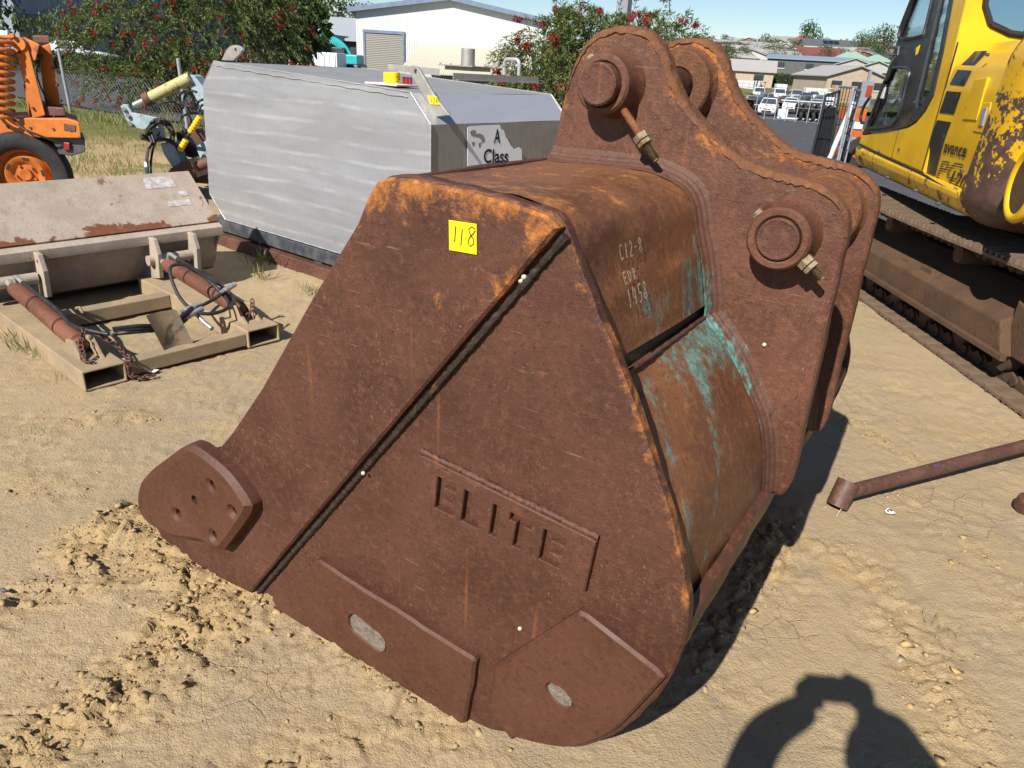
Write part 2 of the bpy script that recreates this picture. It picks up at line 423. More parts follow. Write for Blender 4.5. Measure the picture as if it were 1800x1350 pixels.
M['rust_weld'] = rust('rusty_weld_bead', (.060, .0235, .015), (.088, .035, .021), (.12, .050, .030), paint=(.12, .36, .32), pale=(.27, .16, .11), pale_amt=.30, bump=.5)
M['bolt'] = pm('dirty_zinc_bolt', (.30, .24, .15), (.18, .13, .08), 30, .5, .35, .5, 200, dirt=(.14, .05, .02), dscale=30)
M['rod'] = pm('rusty_bolt_shank', (.22, .085, .025), (.14, .05, .02), 40, .7, .1, .6, 160, dirt=(.28, .24, .2), dscale=18, dthr=.62)
M['yellow_tag'] = pm('yellow_sticker', (.85, .62, .01), (.82, .58, .01), 5, .45, 0, .05, 60)
M['ink'] = pm('black_marker', (.012, .012, .016), None, 20, .6, 0, 0)
M['chalk'] = pm('white_paint_marker', (.48, .42, .31), (.22, .15, .09), 110, .8, 0, .2, 200)
M['rock'] = None

# ------------------------------------------------------------------ the setting: ground
def dirt_material():
    t = T('sandy_clay'); co = t.co
    b = t.attr('band')
    big = t.noise(.9, 4, .6); mid = t.noise(5, 5, .65); fin = t.noise(42, 5, .72); grit = t.noise(260, 3, .7)
    c = t.mix(t.step(big, .35, .65), (.385, .290, .172), (.33, .255, .160))
    c = t.mix(t.math('MULTIPLY', t.step(mid, .45, .7), .6), c, (.41, .295, .152))
    c = t.mix(t.math('MULTIPLY', t.step(t.noise(2.3, 5, .7), .50, .68), .65), c, (.30, .235, .155)); c = t.mix(t.math('MULTIPLY', t.step(t.noise(1.4, 5, .7, dist=.6), .56, .68), .6), c, (.44, .285, .115))
    c = t.mix(t.math('MULTIPLY', t.step(fin, .55, .8), .5), c, (.22, .15, .08))
    c = t.mix(t.math('MULTIPLY', b, .45), c, (.40, .262, .105))
    c = t.mix(t.math('MULTIPLY', t.step(grit, .64, .74), .4), c, (.58, .50, .38))
    c = t.mix(t.math('MULTIPLY', t.step(t.noise(120, 3, .6), .68, .75), .4), c, (.16, .12, .08))
    h = t.math('ADD', t.math('MULTIPLY', fin, .5), t.math('ADD', t.math('MULTIPLY', grit, .3), t.math('MULTIPLY', t.noise(110, 3, .7), .45)))
    cr = t.vor(9, 'DISTANCE_TO_EDGE', t.map((1, 1, 1)))
    crm = t.math('MULTIPLY', t.math('SUBTRACT', 1.0, t.step(t.math('ADD', cr, t.math('MULTIPLY', t.math('SUBTRACT', fin, .5), .08)), .0, .025)), t.step(t.noise(1.7, 3, .5), .55, .68))
    h = t.math('SUBTRACT', h, t.math('MULTIPLY', crm, .3))
    c = t.mix(t.math('MULTIPLY', crm, .16), c, (.2, .14, .08))
    return t.out(c, .93, 0, t.bump(h, 1.0, .012), .2)
M['dirt'] = dirt_material()
def land_material():
    t = T('open_land'); x, y, z = t.sep(t.n('ShaderNodeNewGeometry').outputs['Position'])
    d = t.math('SQRT', t.math('ADD', t.math('MULTIPLY', x, x), t.math('MULTIPLY', y, y)))
    n1 = t.noise(.35, 4, .6); n2 = t.noise(6, 5, .7); n3 = t.noise(40, 4, .7)
    sand = t.mix(t.step(n2, .4, .65), (.42, .30, .15), (.36, .26, .15))
    sand = t.mix(t.math('MULTIPLY', t.step(n3, .55, .75), .5), sand, (.27, .19, .10))
    grass = t.mix(t.step(n2, .35, .65), (.10, .12, .035), (.19, .16, .06)); grass = t.mix(t.math('MULTIPLY', t.step(n3, .5, .7), .6), grass, (.06, .08, .02))
    f = t.step(t.math('ADD', d, t.math('MULTIPLY', t.math('SUBTRACT', n1, .5), 14.0)), 12.5, 16.5)
    g = t.math('MULTIPLY', t.step(t.noise(.8, 6, .65), .56, .66), t.step(d, 6.5, 9))
    f = t.math('MAXIMUM', f, t.math('MULTIPLY', g, .7))
    return t.out(t.mix(f, sand, grass), .95, 0, t.bump(t.math('ADD', n2, t.math('MULTIPLY', n3, .5)), .6, .05), .15)
M['land'] = land_material()

BANDS = [  # pixel polylines of churned, cloddy soil: points, half width (m), strength
    ([(-40, 1370), (90, 1290), (200, 1210), (300, 1120), (400, 1070)], .14, 1.0),
    ([(150, 970), (215, 905), (255, 930), (300, 985), (400, 1035), (470, 1055)], .10, 1.15),
    ([(-30, 1060), (60, 1040), (160, 1010), (250, 960)], .09, .7),
    ([(380, 1380), (560, 1330), (720, 1270), (800, 1300)], .07, .6),
    ([(1450, 960), (1530, 1010), (1600, 1120), (1660, 1230), (1720, 1360)], .09, .55),
    ([(1600, 880), (1700, 960), (1790, 1080)], .12, .35),
    ([(1405, 900), (1340, 990), (1260, 1110), (1235, 1180)], .055, .95),
    ([(1490, 730), (1540, 770), (1600, 800)], .09, .5),
    ([(0, 730), (130, 735), (230, 735)], .10, .45),
    ([(520, 1090), (640, 1170), (760, 1260), (880, 1330)], .05, .5),
    ([(0, 840), (150, 860)], .1, .3),
]
_bands = [(np.array([tuple(on_z(*p)[:2]) for p in P]), w, s) for P, w, s in BANDS]
def band(x, y):
    Q = np.stack([x.ravel(), y.ravel()], 1); r = np.zeros(len(Q))
    wob = (fbm(Q[:, 0] * 4, Q[:, 1] * 4, 3, 71) - .5) * .16
    for P, w, s in _bands: r = np.maximum(r, s * np.exp(-((np.maximum(dist_poly(Q, P, False) + wob, 0)) / w) ** 2))
    return np.clip(r, 0, 1.2).reshape(x.shape)
_tip = on_z(215, 925); _BA = on_z(450, 1035); _BB = on_z(860, 1283)
def ground_h(x, y, bnd=None):
    b = band(x, y) if bnd is None else bnd
    h = (fbm(x * .9, y * .9, 3, 3) - .5) * .035 + (fbm(x * 4, y * 4, 4, 8) - .5) * .010
    # old wheel tracks run from lower left to upper right
    a = math.radians(52); s_ = x * math.cos(a) + y * math.sin(a); t_ = -x * math.sin(a) + y * math.cos(a)
    h = h + .0015 * np.sin(t_ * 15 + 2.5 * fbm(x * 1.5, y * 1.5, 2, 33)) * (fbm(x * 1.1, y * 1.1, 2, 21) > .42)
    h = h - .006 * (fbm(s_ * 6, t_ * 20, 2, 50) > .62) * (fbm(x * .8, y * .8, 2, 60) > .5)
    f1, f2, cid = worley(x * 13 + 3 * fbm(x * 3, y * 3, 2, 5), y * 13, 4)
    g1, g2, gid = worley(x * 34, y * 34, 14)
    cr = np.clip((f2 - f1) / .16, 0, 1)
    h = h + b * (.034 * (cid - .25) * (.4 + .6 * cr) - .018 * (1 - cr) + .022 * (gid - .3) * np.clip((g2 - g1) / .22, 0, 1) - .006 * (1 - np.clip((g2 - g1) / .22, 0, 1)))
    # thin dried plates with cracks elsewhere
    m = np.clip((fbm(x * 2.2, y * 2.2, 3, 91) - .44) * 7, 0, 1) * (1 - np.clip(b, 0, 1))
    h = h - .008 * m * (1 - np.clip((f2 - f1) / .06, 0, 1)) + .003 * m * (cid - .3) + .0015 * m * (gid - .4)
    rg = np.clip((fbm(x * 2.6, y * 2.6, 3, 44) - .35) * 4, .25, 1)
    h = h + rg * ((fbm(x * 26, y * 26, 3, 40) - .5) * .0032 + np.clip(fbm(x * 62, y * 62, 2, 47) - .62, 0, 1) * .020)
    k1, k2, kid = worley(x * 21 + 2 * fbm(x * 7, y * 7, 2, 51), y * 21, 64)
    flk = np.clip((fbm(x * 3.1, y * 3.1, 3, 15) - .47) * 9, 0, 1)
    h = h + flk * (.0045 * (kid > .55) * (np.clip((k2 - k1) / .10, 0, 1)) - .004 * (1 - np.clip((k2 - k1) / .08, 0, 1)))
    # soil pushed up at the bucket's lip
    d = np.hypot(x - _tip.x, y - _tip.y); h = h + .05 * np.exp(-(d / .13) ** 2)
    # keep level under the things that stand here
    return h * .9 - .006
def graded(lo, hi, c, fine, k):
    a = [c]
    while a[-1] < hi: a.append(a[-1] + fine + k * max(0, a[-1] - c))
    bq = [c]
    while bq[-1] > lo: bq.append(bq[-1] - fine - k * max(0, c - bq[-1]))
    return np.array(bq[:0:-1] + a)
xs = graded(-5.2, 5.2, 0.0, .0068, .0042); ys = np.concatenate([np.arange(.1, 1.0, .03), graded(1.0, 8.4, 1.0, .0068, .0052)[1:]])
GX, GY = np.meshgrid(xs, ys, indexing='ij'); BN = band(GX, GY); GZ = ground_h(GX, GY, BN)
ed = np.minimum.reduce([(GX - xs[0]), (xs[-1] - GX), (GY - ys[0]) + .5, (ys[-1] - GY)]); k = np.clip(ed / .6, 0, 1)
GZ = GZ * k - (1 - k) * .035
nx, ny = len(xs), len(ys); ii, jj = np.meshgrid(np.arange(nx - 1), np.arange(ny - 1), indexing='ij'); bb = (ii * ny + jj).ravel()
me = mesh_np('ground', np.stack([GX.ravel(), GY.ravel(), GZ.ravel()], 1), np.stack([bb, bb + ny, bb + ny + 1, bb + 1], 1))
at = me.attributes.new('band', 'FLOAT', 'POINT'); at.data.foreach_set('value', BN.ravel().astype(np.float32))
tag(link('ground', me, M['dirt'], smooth=True), kind='structure')

# land beyond: one sheet out to the horizon
rad = np.concatenate([[0.01, 3, 6, 8, 9, 10.5], np.geomspace(12, 3500, 90)]); ang = np.linspace(0, 2 * np.pi, 241)[:-1]
RR, AA = np.meshgrid(rad, ang, indexing='ij'); LX = RR * np.sin(AA); LY = RR * np.cos(AA)
LZ = np.array([terrain(a, b) for a, b in zip(LX.ravel(), LY.ravel())]).reshape(LX.shape) - .03
LZ += np.where((RR > 8) & (RR < 40), (fbm(LX * .5, LY * .5, 3, 7) - .5) * .05, 0)
n1, n2 = RR.shape; ii, jj = np.meshgrid(np.arange(n1 - 1), np.arange(n2), indexing='ij'); a0 = (ii * n2 + jj).ravel(); a1 = (ii * n2 + (jj + 1) % n2).ravel()
me = mesh_np('terrain', np.stack([LX.ravel(), LY.ravel(), LZ.ravel()], 1), np.stack([a0, a1, a1 + n2, a0 + n2], 1))
tag(link('terrain', me, M['land'], smooth=True), kind='structure')

# loose clods and gravel
def rock_shapes(sub, n, seed):
    """angular lumps: convex hulls of a few random points"""
    out = []; rng = np.random.default_rng(seed)
    for i in range(n):
        bm = bmesh.new(); m = 8 if sub == 1 else 10
        for q in range(m):
            d = rng.normal(size=3); d /= np.linalg.norm(d); bm.verts.new(d * rng.uniform(.7, 1.0) * np.array([1, rng.uniform(.5, 1), .46]))
        r = bmesh.ops.convex_hull(bm, input=bm.verts[:]); bmesh.ops.delete(bm, geom=[g for g in r['geom_interior'] if isinstance(g, bmesh.types.BMVert)], context='VERTS')
        bm.verts.index_update(); V = np.array([v.co for v in bm.verts]); F = np.array([[v.index for v in f.verts] for f in bm.faces if len(f.verts) == 3]); bm.free(); out.append((V, F))
    return out
def scatter_rocks(name, n, shapes, smin, smax, power, mat, weight, region, label, seed):
    rng = np.random.default_rng(seed); P = []
    tries = 0
    while len(P) < n and tries < 400:
        tries += 1
        x = rng.uniform(region[0], region[1], 6000); y = rng.uniform(region[2], region[3], 6000)
        k = rng.uniform(0, 1, 6000) < weight(x, y); P += list(zip(x[k], y[k]))
    P = np.array(P[:n]); H = ground_h(P[:, 0], P[:, 1]); Vs = []; Fs = []; b = 0
    sz = smin * (smax / smin) ** (rng.uniform(0, 1, len(P)) ** power)
    for (x, y), h, s_ in zip(P, H, sz):
        V, F = shapes[rng.integers(len(shapes))]; a = rng.uniform(0, 6.28); c, sn = math.cos(a), math.sin(a)
        Q = V * s_; Q = np.stack([Q[:, 0] * c - Q[:, 1] * sn, Q[:, 0] * sn + Q[:, 1] * c, Q[:, 2]], 1) + (x, y, h - s_ * .02)
        Vs.append(Q); Fs.append(F + b); b += len(Q)
    me = mesh_np(name, np.concatenate(Vs), np.concatenate(Fs)); o = link(name, me, mat); return tag(o, label, 'soil' if 'clod' in name else 'gravel', kind='stuff')
def rock_mat():
    t = T('dry_clod'); r = t.n('ShaderNodeNewGeometry').outputs['Random Per Island']
    c = t.ramp(r, [(0, (.38, .255, .11)), (.3, (.40, .28, .14)), (.6, (.34, .24, .13)), (.9, (.40, .30, .17)), (.98, (.28, .225, .16)), (1, (.45, .37, .26))])
    return t.out(t.mix(t.math('MULTIPLY', t.step(t.noise(70, 6, .7), .45, .75), .5), c, (.28, .19, .10)), .95, 0, t.bump(t.noise(130, 6, .7), .6, .006), .15)
M['rock'] = rock_mat()
wb = lambda x, y: np.clip(band(x, y), 0, 1) ** 1.3
scatter_rocks('soil_clods', 2600, rock_shapes(2, 24, 1), .004, .024, 3.0, M['rock'], wb, (-2.2, 2.6, 1.0, 4.2), 'dry yellow clods of clay churned up around the bucket', 11)
scatter_rocks('gravel', 34000, rock_shapes(1, 12, 2), .0016, .0075, 2.4, M['rock'], lambda x, y: .14 + .86 * wb(x, y), (-2.6, 3.0, 1.0, 4.6), 'fine loose grit and crumbs on the sandy yard', 12)

# ------------------------------------------------------------------ the rusty excavator bucket
# local frame: x along the side plate (towards the heel), y across the width (away), z up
BK = empty('excavator_bucket', (-.005, 1.35, 0), math.radians(-31.7), 'huge rust-brown digging bucket with ELITE on its side and a 118 sticker', 'bucket')
WID = 1.80; E1, E2, ET = .65, 1.115, .052
side_pts = [(-1.40, .0), (-1.2, -.022), (-1.068, -.018), (-.922, -.004), (-.5, -.012), (-.074, -.012), (.069, .028), (.16, .062), (.244, .108), (.31, .178), (.36, .255), (.42, .398), (.448, .541), (.440, .655), (.390, .797), (.312, .958),
            (.243, 1.089), (.183, 1.185), (.119, 1.298), (.100, 1.335), (.07, 1.358), (.0, 1.368), (-.12, 1.378), (-.237, 1.382), (-.305, 1.378), (-.338, 1.365), (-.361, 1.335), (-.396, 1.269), (-.552, 1.068), (-.772, .765), (-.92, .585), (-1.0, .50), (-1.15, .42), (-1.33, .27), (-1.42, .12), (-1.425, .04)]
def wobble(P, amp, f, seed):
    P = np.asarray(P); n = len(P); t = np.cumsum(np.r_[0, np.hypot(*np.diff(P, axis=0).T)]); return P + np.stack([vnoise(t * f, t * 0 + 1, seed) - .5, vnoise(t * f, t * 0 + 9, seed + 3) - .5], 1) * amp
side_out = wobble(subdivide_poly(catmull(side_pts, 7, True), .018), .004, 22, 4)
fside = lambda a, b, c: (a, c, b)
dent = lambda a, b: .004 * (float(fbm(np.array([a * 3.]), np.array([b * 3.]), 3, 6)[0]) - .5) + .0022 * (float(fbm(np.array([a * 15.]), np.array([b * 15.]), 2, 16)[0]) - .5)
sp = plate('side_plate', side_out, M['rust_plate'], fside, 0.0, .030, step=.026, chamfer=.006, parent=BK, edge=.05, warp=dent)
plate('side_plate', side_out, M['rust_plate'], fside, WID, WID - .03, step=.08, chamfer=.006, parent=BK, edge=.075)
# thick overlay plate on the opening side: its cut edge makes the dark diagonal step
ov = [(.098, 1.338), (.07, 1.356), (.0, 1.366), (-.12, 1.376), (-.237, 1.380), (-.303, 1.376), (-.336, 1.362), (-.359, 1.333), (-.394, 1.267), (-.55, 1.066), (-.77, .763), (-.918, .583), (-.998, .498), (-1.15, .41), (-1.33, .26), (-1.41, .12), (-1.415, .04), (-1.39, .002), (-1.2, -.02), (-1.068, -.016), (-.922, -.002)]
ov_out = subdivide_poly(ov, .02)
# the edge mask is strongest at the top and fades downwards, as on the photograph
op = plate('overlay_plate', ov_out, M['rust_plate'], fside, -.026, .001, step=.022, chamfer=.006, parent=BK, edge=.12, warp=dent)
def reweight(o, fn):
    me = o.data; n = len(me.vertices); co = np.zeros(n * 3, np.float32); me.vertices.foreach_get('co', co); co = co.reshape(-1, 3)
    a = me.attributes['edge']; e = np.zeros(n, np.float32); a.data.foreach_get('value', e); a.data.foreach_set('value', np.asarray(fn(co, e), np.float32))
def ew_overlay(co, e):
    top = np.clip((co[:, 2] - .95) / .4, 0, 1) ** 1.2; d = dist_poly(co[:, [0, 2]], np.array([(-.30, 1.36), (-.235, 1.24), (-.178, 1.16), (-.15, 1.07), (-.14, 1.02), (-.08, .985), (-.02, 1.03)]), False)
    run = np.clip(1 - d / .016, 0, 1) * .95
    return np.maximum(np.clip(e * (.30 + .55 * top) + .36 * top ** 2 * (.5 + .5 * e), 0, 1.2), run)
reweight(op, ew_overlay)
def ew_side(co, e):
    back = np.clip((co[:, 0] + .05) / .3, 0, 1) * np.clip((co[:, 2] - .45) / .35, 0, 1); low = np.clip(1 - co[:, 2] / .12, 0, 1)
    return np.clip(e * (.25 + .85 * back + .3 * low), 0, 1.2)
reweight(sp, ew_side)
# weld run in the step of the overlay
mb = MB(); p, q = np.array((.100, 1.326)), np.array((-.905, .006)); L = np.linalg.norm(q - p); rng = random.Random(5)
pts = []; rr = []
for i in range(220):
    s_ = i / 219; a = p + (q - p) * s_ + np.array((.005, -.004)); pts.append((a[0], -.006 + rng.uniform(-.002, .001), a[1])); rr.append(.0080 + rng.uniform(-.0016, .0016))
M['weld_shade'] = rust('shade_dark_weld', (.014, .010, .008), (.024, .015, .011), (.05, .028, .018), pale_amt=.3, o_base=-.3)  # near-black base colour paints in the shade of the plate steps
mb.tube(pts, rr, 7); mb.build('weld_seam', M['weld_shade'], BK, smooth=50)

# wear plates and name plate
wear = wobble(subdivide_poly([(-.602, .275), (-.585, .282), (-.045, .236), (-.038, .228), (-.063, .0), (-.075, -.014), (-.50, -.012), (-.80, -.006), (-.822, .030)], .03), .005, 20, 8)
slot = [(-.450 + .03 * math.cos(t) - .0, .124 + .034 * math.sin(t)) for t in np.linspace(math.pi / 2, 3 * math.pi / 2, 9)] + [(-.372 + .03 * math.cos(t), .106 + .034 * math.sin(t)) for t in np.linspace(-math.pi / 2, math.pi / 2, 9)]
plate('wear_plate', wear, M['rust_wear'], fside, -.022, .001, holes=[slot], step=.045, chamfer=.007, parent=BK, edge=.03)
_arc = np.array(catmull([(.448, .541), (.446, .47), (.42, .398), (.36, .255), (.31, .178), (.244, .108), (.16, .062), (.069, .028)], 8)); _t = np.gradient(_arc, axis=0); _t /= np.linalg.norm(_t, axis=1)[:, None]
_arc = _arc + np.stack([_t[:, 1], -_t[:, 0]], 1) * .016; _arc = _arc[(_arc[:, 1] < .47) & (_arc[:, 0] > .088)]
hexp = np.array([(.006, .12), (.015, .249), (.222, .53), (.240, .532), (.412, .478)] + [tuple(p) for p in _arc] + [(.080, .036), (.006, .094)])
plate('wear_plate', hexp, M['rust_wear'], fside, -.022, .001, holes=[circle(.199, .270, .036, 20, .022, math.radians(-20))], step=.045, chamfer=.007, parent=BK, edge=.03)
M['slag'] = pm('grey_weld_slag', (.22, .18, .15), (.13, .10, .08), 60, .7, .1, .7, 150)
mb = MB(); mb.prism([(x * .96, y) for x, y in slot], lambda a, b, c: (a - .016, c, b), -.0185, .0); mb.build('plug_weld', M['slag'], BK)
mb = MB(); mb.prism(circle(.199, .270, .034, 18, .021, math.radians(-20)), fside, -.0195, .0); mb.build('plug_weld', M['slag'], BK)
# ELITE: letters cut right through the name plate
x0, z0, x1, z1 = -.234, .604, .236, .588   # lower edge
def npq(s_, t_):  # name-plate coordinates 0..1 -> plane
    lo = np.array((-.241, .600)) * (1 - s_) + np.array((.228, .583)) * s_; hi = np.array((-.226, .757)) * (1 - s_) + np.array((.240, .720)) * s_
    return tuple(lo * (1 - t_) + hi * t_)
def glyph(ch, s0, w):
    st = .155  # stroke share of plate height handled below
    T0, T1 = .20, .78; m = (T0 + T1) / 2; b = .14; v = .042
    if ch == 'E': P = [(0, T0), (w, T0), (w, T0 + b), (v, T0 + b), (v, m - b / 2), (w * .85, m - b / 2), (w * .85, m + b / 2), (v, m + b / 2), (v, T1 - b), (w, T1 - b), (w, T1), (0, T1)]
    if ch == 'L': P = [(0, T0), (w, T0), (w, T0 + b), (v, T0 + b), (v, T1), (0, T1)]
    if ch == 'I': P = [(0, T0), (v, T0), (v, T1), (0, T1)]
    if ch == 'T': P = [(w / 2 - v / 2, T0), (w / 2 + v / 2, T0), (w / 2 + v / 2, T1 - b), (w, T1 - b), (w, T1), (0, T1), (0, T1 - b), (w / 2 - v / 2, T1 - b)]
    return [npq(s0 + a, bq) for a, bq in P]
gl = [glyph('E', .125, .115), glyph('L', .292, .10), glyph('I', .462, .05), glyph('T', .56, .12), glyph('E', .745, .115)]
npl = [npq(*p) for p in [(0, .03), (.02, 0), (.98, 0), (1, .02), (1, .97), (.985, 1), (.03, 1), (0, .97)]]
plate('name_plate', npl, M['rust_plate'], fside, -.017, .001, holes=gl, chamfer=.003, parent=BK)
mb = MB(); rng = random.Random(2); pts = []; rr = []
for i in range(90):
    a = npq(i / 89, 1.0); pts.append((a[0], -.005 + rng.uniform(-.002, .002), a[1] + .004)); rr.append(.007 + rng.uniform(-.0015, .0015))
mb.tube(pts, rr, 6); mb.build('weld_seam', M['rust_weld'], BK, smooth=60)

# bolt-on side cutter at the lip
cut = catmull([(-1.437, .149), (-1.396, .243), (-1.31, .33), (-1.223, .400), (-1.105, .491), (-1.055, .512), (-1.00, .508), (-.914, .486), (-.86, .455), (-.812, .408), (-.812, .385), (-.836, .346), (-.90, .262), (-.972, .172), (-.998, .160), (-1.03, .153), (-1.091, .149), (-1.229, .103), (-1.33, .088), (-1.416, .096)], 4, True)
ch = [circle(x, y, .016, 12) for x, y in [(-.985, .402), (-1.095, .303), (-1.195, .210), (-.888, .350), (-1.008, .208)]]
ctr = np.mean(cut, 0)
sc_ = plate('side_cutter', cut, M['rust_wear'], fside, -.078, -.024, holes=ch, step=.022, chamfer=.018, parent=BK, edge=.05,
            warp=lambda a, b: .022 * max(0, (-a - 1.18) / .25) ** 2 + .020 * math.exp(-((a + 1.12) ** 2 + (b - .33) ** 2 * 1.4) / .035))
for x, y in [(-.985, .402), (-1.095, .303), (-1.195, .210), (-.888, .350), (-1.008, .208)]: mb = MB(); mb.prism(circle(x, y, .0155, 10), fside, -.045, -.02); mb.build('bolt_plug', M['slag'], sc_)

# wrapper: outer skin profile (x, z), swept across the width
up = catmull([(-.322, 1.368), (-.27, 1.366), (-.128, 1.369), (-.022, 1.372), (.04, 1.361), (.091, 1.340), (.12, 1.305), (.142, 1.237), (.163, 1.184), (.182, 1.115), (.194, 1.066)], 5)
lowp = catmull([(.196, 1.034), (.222, 1.008), (.256, .976), (.299, .927), (.348, .853), (.386, .790), (.410, .713), (.424, .640), (.430, .575), (.428, .50), (.41, .40), (.37, .30), (.31, .20), (.235, .12), (.15, .065), (.06, .028), (-.08, .004), (-.5, .0), (-1.0, .0), (-1.36, .002)], 5)
gap = [np.array(p) for p in ((.190, 1.060), (.170, 1.058), (.168, 1.042))]
prof = np.array(up + gap + lowp); plen = np.r_[0, np.cumsum(np.hypot(*np.diff(prof, axis=0).T))]
nup = len(up)
def shell_grid(name, P, y0, y1, ny, mat, thick=.022, attr=True):
    P = np.array(P); n = len(P); T_ = np.gradient(P, axis=0); T_ /= np.linalg.norm(T_, axis=1)[:, None] + 1e-9; Nn = np.stack([T_[:, 1], -T_[:, 0]], 1)  # inward
    ysg = np.linspace(y0, y1, ny + 1); V = []; EA = []; PA = []
    for k, (a, nn) in enumerate(zip(P, Nn)):
        for y in ysg:
            r = .005 * (float(vnoise(np.array([k * .35]), np.array([y * 7]), 3)[0]) - .5) - .020 * max(0, 1 - (y - .03) / .40) * min(1, max(0, (1.33 - a[1]) / .1)) * min(1, max(0, (a[1] - .50) / .1))
            V.append((a[0] - nn[0] * r, y, a[1] - nn[1] * r))
    m = ny + 1; F = [(i * m + j, (i + 1) * m + j, (i + 1) * m + j + 1, i * m + j + 1) for i in range(n - 1) for j in range(ny)]
    b = len(V)
    for a, nn in zip(P, Nn):
        for y in ysg: V.append((a[0] + nn[0] * thick, y, a[1] + nn[1] * thick))
    F += [(b + i * m + j, b + i * m + j + 1, b + (i + 1) * m + j + 1, b + (i + 1) * m + j) for i in range(n - 1) for j in range(ny)]
    for i0 in (0, n - 1): F += [(i0 * m + j, i0 * m + j + 1, b + i0 * m + j + 1, b + i0 * m + j) for j in range(ny)]
    me = bpy.data.meshes.new(name); me.from_pydata(V, [], F); bm = bmesh.new(); bm.from_mesh(me); bmesh.ops.recalc_face_normals(bm, faces=bm.faces); bm.to_mesh(me); bm.free()
    co = np.array(V); x, y, z = co.T
    rimp = np.array([(.12, 1.32), (.142, 1.237), (.163, 1.184), (.196, 1.05), (.256, .976), (.348, .853), (.42, .70)])
    dz = np.interp(z, [.55, .72, .85, 1.0, 1.1, 1.2, 1.3], [0, .12, .5, 1, .95, .5, 0])
    near_ear = np.exp(-((E1 - y) / .06)) * dz * .75 * (y < E1)
    runs = np.exp(-((y - .50) / .05) ** 2) * ((z > 1.06) & (z < 1.2)) * .60 + np.exp(-((y - .585) / .02) ** 2) * ((z > 1.05) & (z < 1.25)) * .5
    ledge = np.exp(-((z - 1.0) / .07) ** 2) * np.clip((y - .12) / .3, 0, 1) * (z < 1.04) * .70
    diag = np.exp(-(((y - .42) + (z - .98) * -.62) / .022) ** 2) * ((z < 1.0) & (z > .62)) * .55 + np.exp(-(((y - .17) + (z - .95) * -.28) / .025) ** 2) * ((z < 1.0) & (z > .55)) * .48
    smear = np.exp(-((y - .30) / .10) ** 2 - ((z - 1.12) / .07) ** 2) * .55
    pa = np.clip(1.25 * near_ear + 1.1 * runs + 1.0 * ledge + 1.25 * diag + 1.2 * smear, 0, 1.0) * (y < E1)
    edg = np.clip(1 - (y - .03) / .12, 0, 1) * .8 + np.exp(-((z - 1.37) / .02) ** 2) * .35
    for nm, val in (('paint', pa), ('edge', np.clip(edg, 0, 1))):
        a_ = me.attributes.new(nm, 'FLOAT', 'POINT'); a_.data.foreach_set('value', val.astype(np.float32))
    o = link(name, me, mat, BK); smooth_angle(o, 50); return o
shell_grid('upper_shell', up, .028, WID - .028, 90, M['rust_shell'])
shell_grid('lower_shell', lowp, .028, WID - .028, 70, M['rust_shell'])
mb = MB(); mb.prism([(.192, 1.064), (.172, 1.066), (.168, 1.036), (.196, 1.030)], lambda a, b, c: (a - .012, c, b), .029, WID - .029); mb.build('joint_shade_strip', M['weld_shade'], BK)  # near-black strip added for the shade under the upper shell's cut edge
mb = MB(); pts = [(.197 + .0006 * math.sin(i * .37), .03 + (WID - .06) * i / 160, 1.032) for i in range(161)]
mb.tube(pts, [.006 + .0008 * math.sin(i * 1.3) for i in range(161)], 6); mb.build('weld_seam', M['rust_weld'], BK, smooth=60)
# heel wear strip across the back, just under the ears
strip = [(.426, .600), (.446, .590), (.450, .562), (.440, .505), (.428, .480), (.412, .49)]
nst = 80; V = []; rng2 = np.random.default_rng(4)
for i in range(nst + 1):
    y = .031 + (WID - .062) * i / nst; w_ = .0012 * math.sin(i * .7) + rng2.uniform(-.001, .001)
    V += [(a + w_, y, b + w_ * .5) for a, b in strip]
k6 = len(strip); F = [(i * k6 + j, i * k6 + (j + 1) % k6, (i + 1) * k6 + (j + 1) % k6, (i + 1) * k6 + j) for i in range(nst) for j in range(k6)] + [tuple(range(k6)), tuple(range(nst * k6, (nst + 1) * k6))]
mb = MB(); mb.add(V, F); mb.build('wear_strip', M['rust_ear'], BK, smooth=50)
# inner stiffening beam behind the top front edge, and the lip
mb = MB(); mb.prism([(-.335, 1.350), (-.318, 1.374), (-.300, 1.372), (-.31, 1.30)], lambda a, b, c: (a, c, b), .031, WID - .031); mb.build('front_rail', M['rust_plate'], BK, bev=.006)
mb = MB(); mb.prism([(-1.34, -.012), (-1.34, .03), (-1.46, .006), (-1.465, -.008)], lambda a, b, c: (a, c, b), .031, WID - .031); mb.build('cutting_edge', M['rust_wear'], BK, bev=.005)

# hinge ears
ear = [(-.34, 1.32), (-.335, 1.352), (-.328, 1.372), (-.309, 1.406), (-.296, 1.479), (-.282, 1.552), (-.260, 1.613), (-.240, 1.650), (-.213, 1.672), (-.180, 1.686), (-.140, 1.693), (-.099, 1.690), (-.070, 1.680), (-.047, 1.664), (-.029, 1.644), (-.013, 1.617), (.003, 1.590), (.019, 1.564), (.043, 1.535), (.073, 1.508), (.107, 1.481), (.159, 1.447), (.208, 1.416), (.257, 1.400), (.311, 1.393), (.358, 1.390), (.400, 1.380), (.437, 1.360), (.461, 1.336), (.474, 1.307), (.479, 1.27),
       (.480, 1.20), (.482, 1.085), (.486, .969), (.486, .845), (.487, .763), (.491, .674), (.487, .613), (.471, .582), (.436, .577), (.40, .58), (.38, .72), (.30, .88), (.17, 1.02), (.12, 1.2), (.05, 1.32), (-.05, 1.345)]
ear = wobble(subdivide_poly(catmull(ear, 3, True), .016), .003, 24, 12)
P1, P2 = (-.140, 1.566), (.345, 1.265)
ends = []
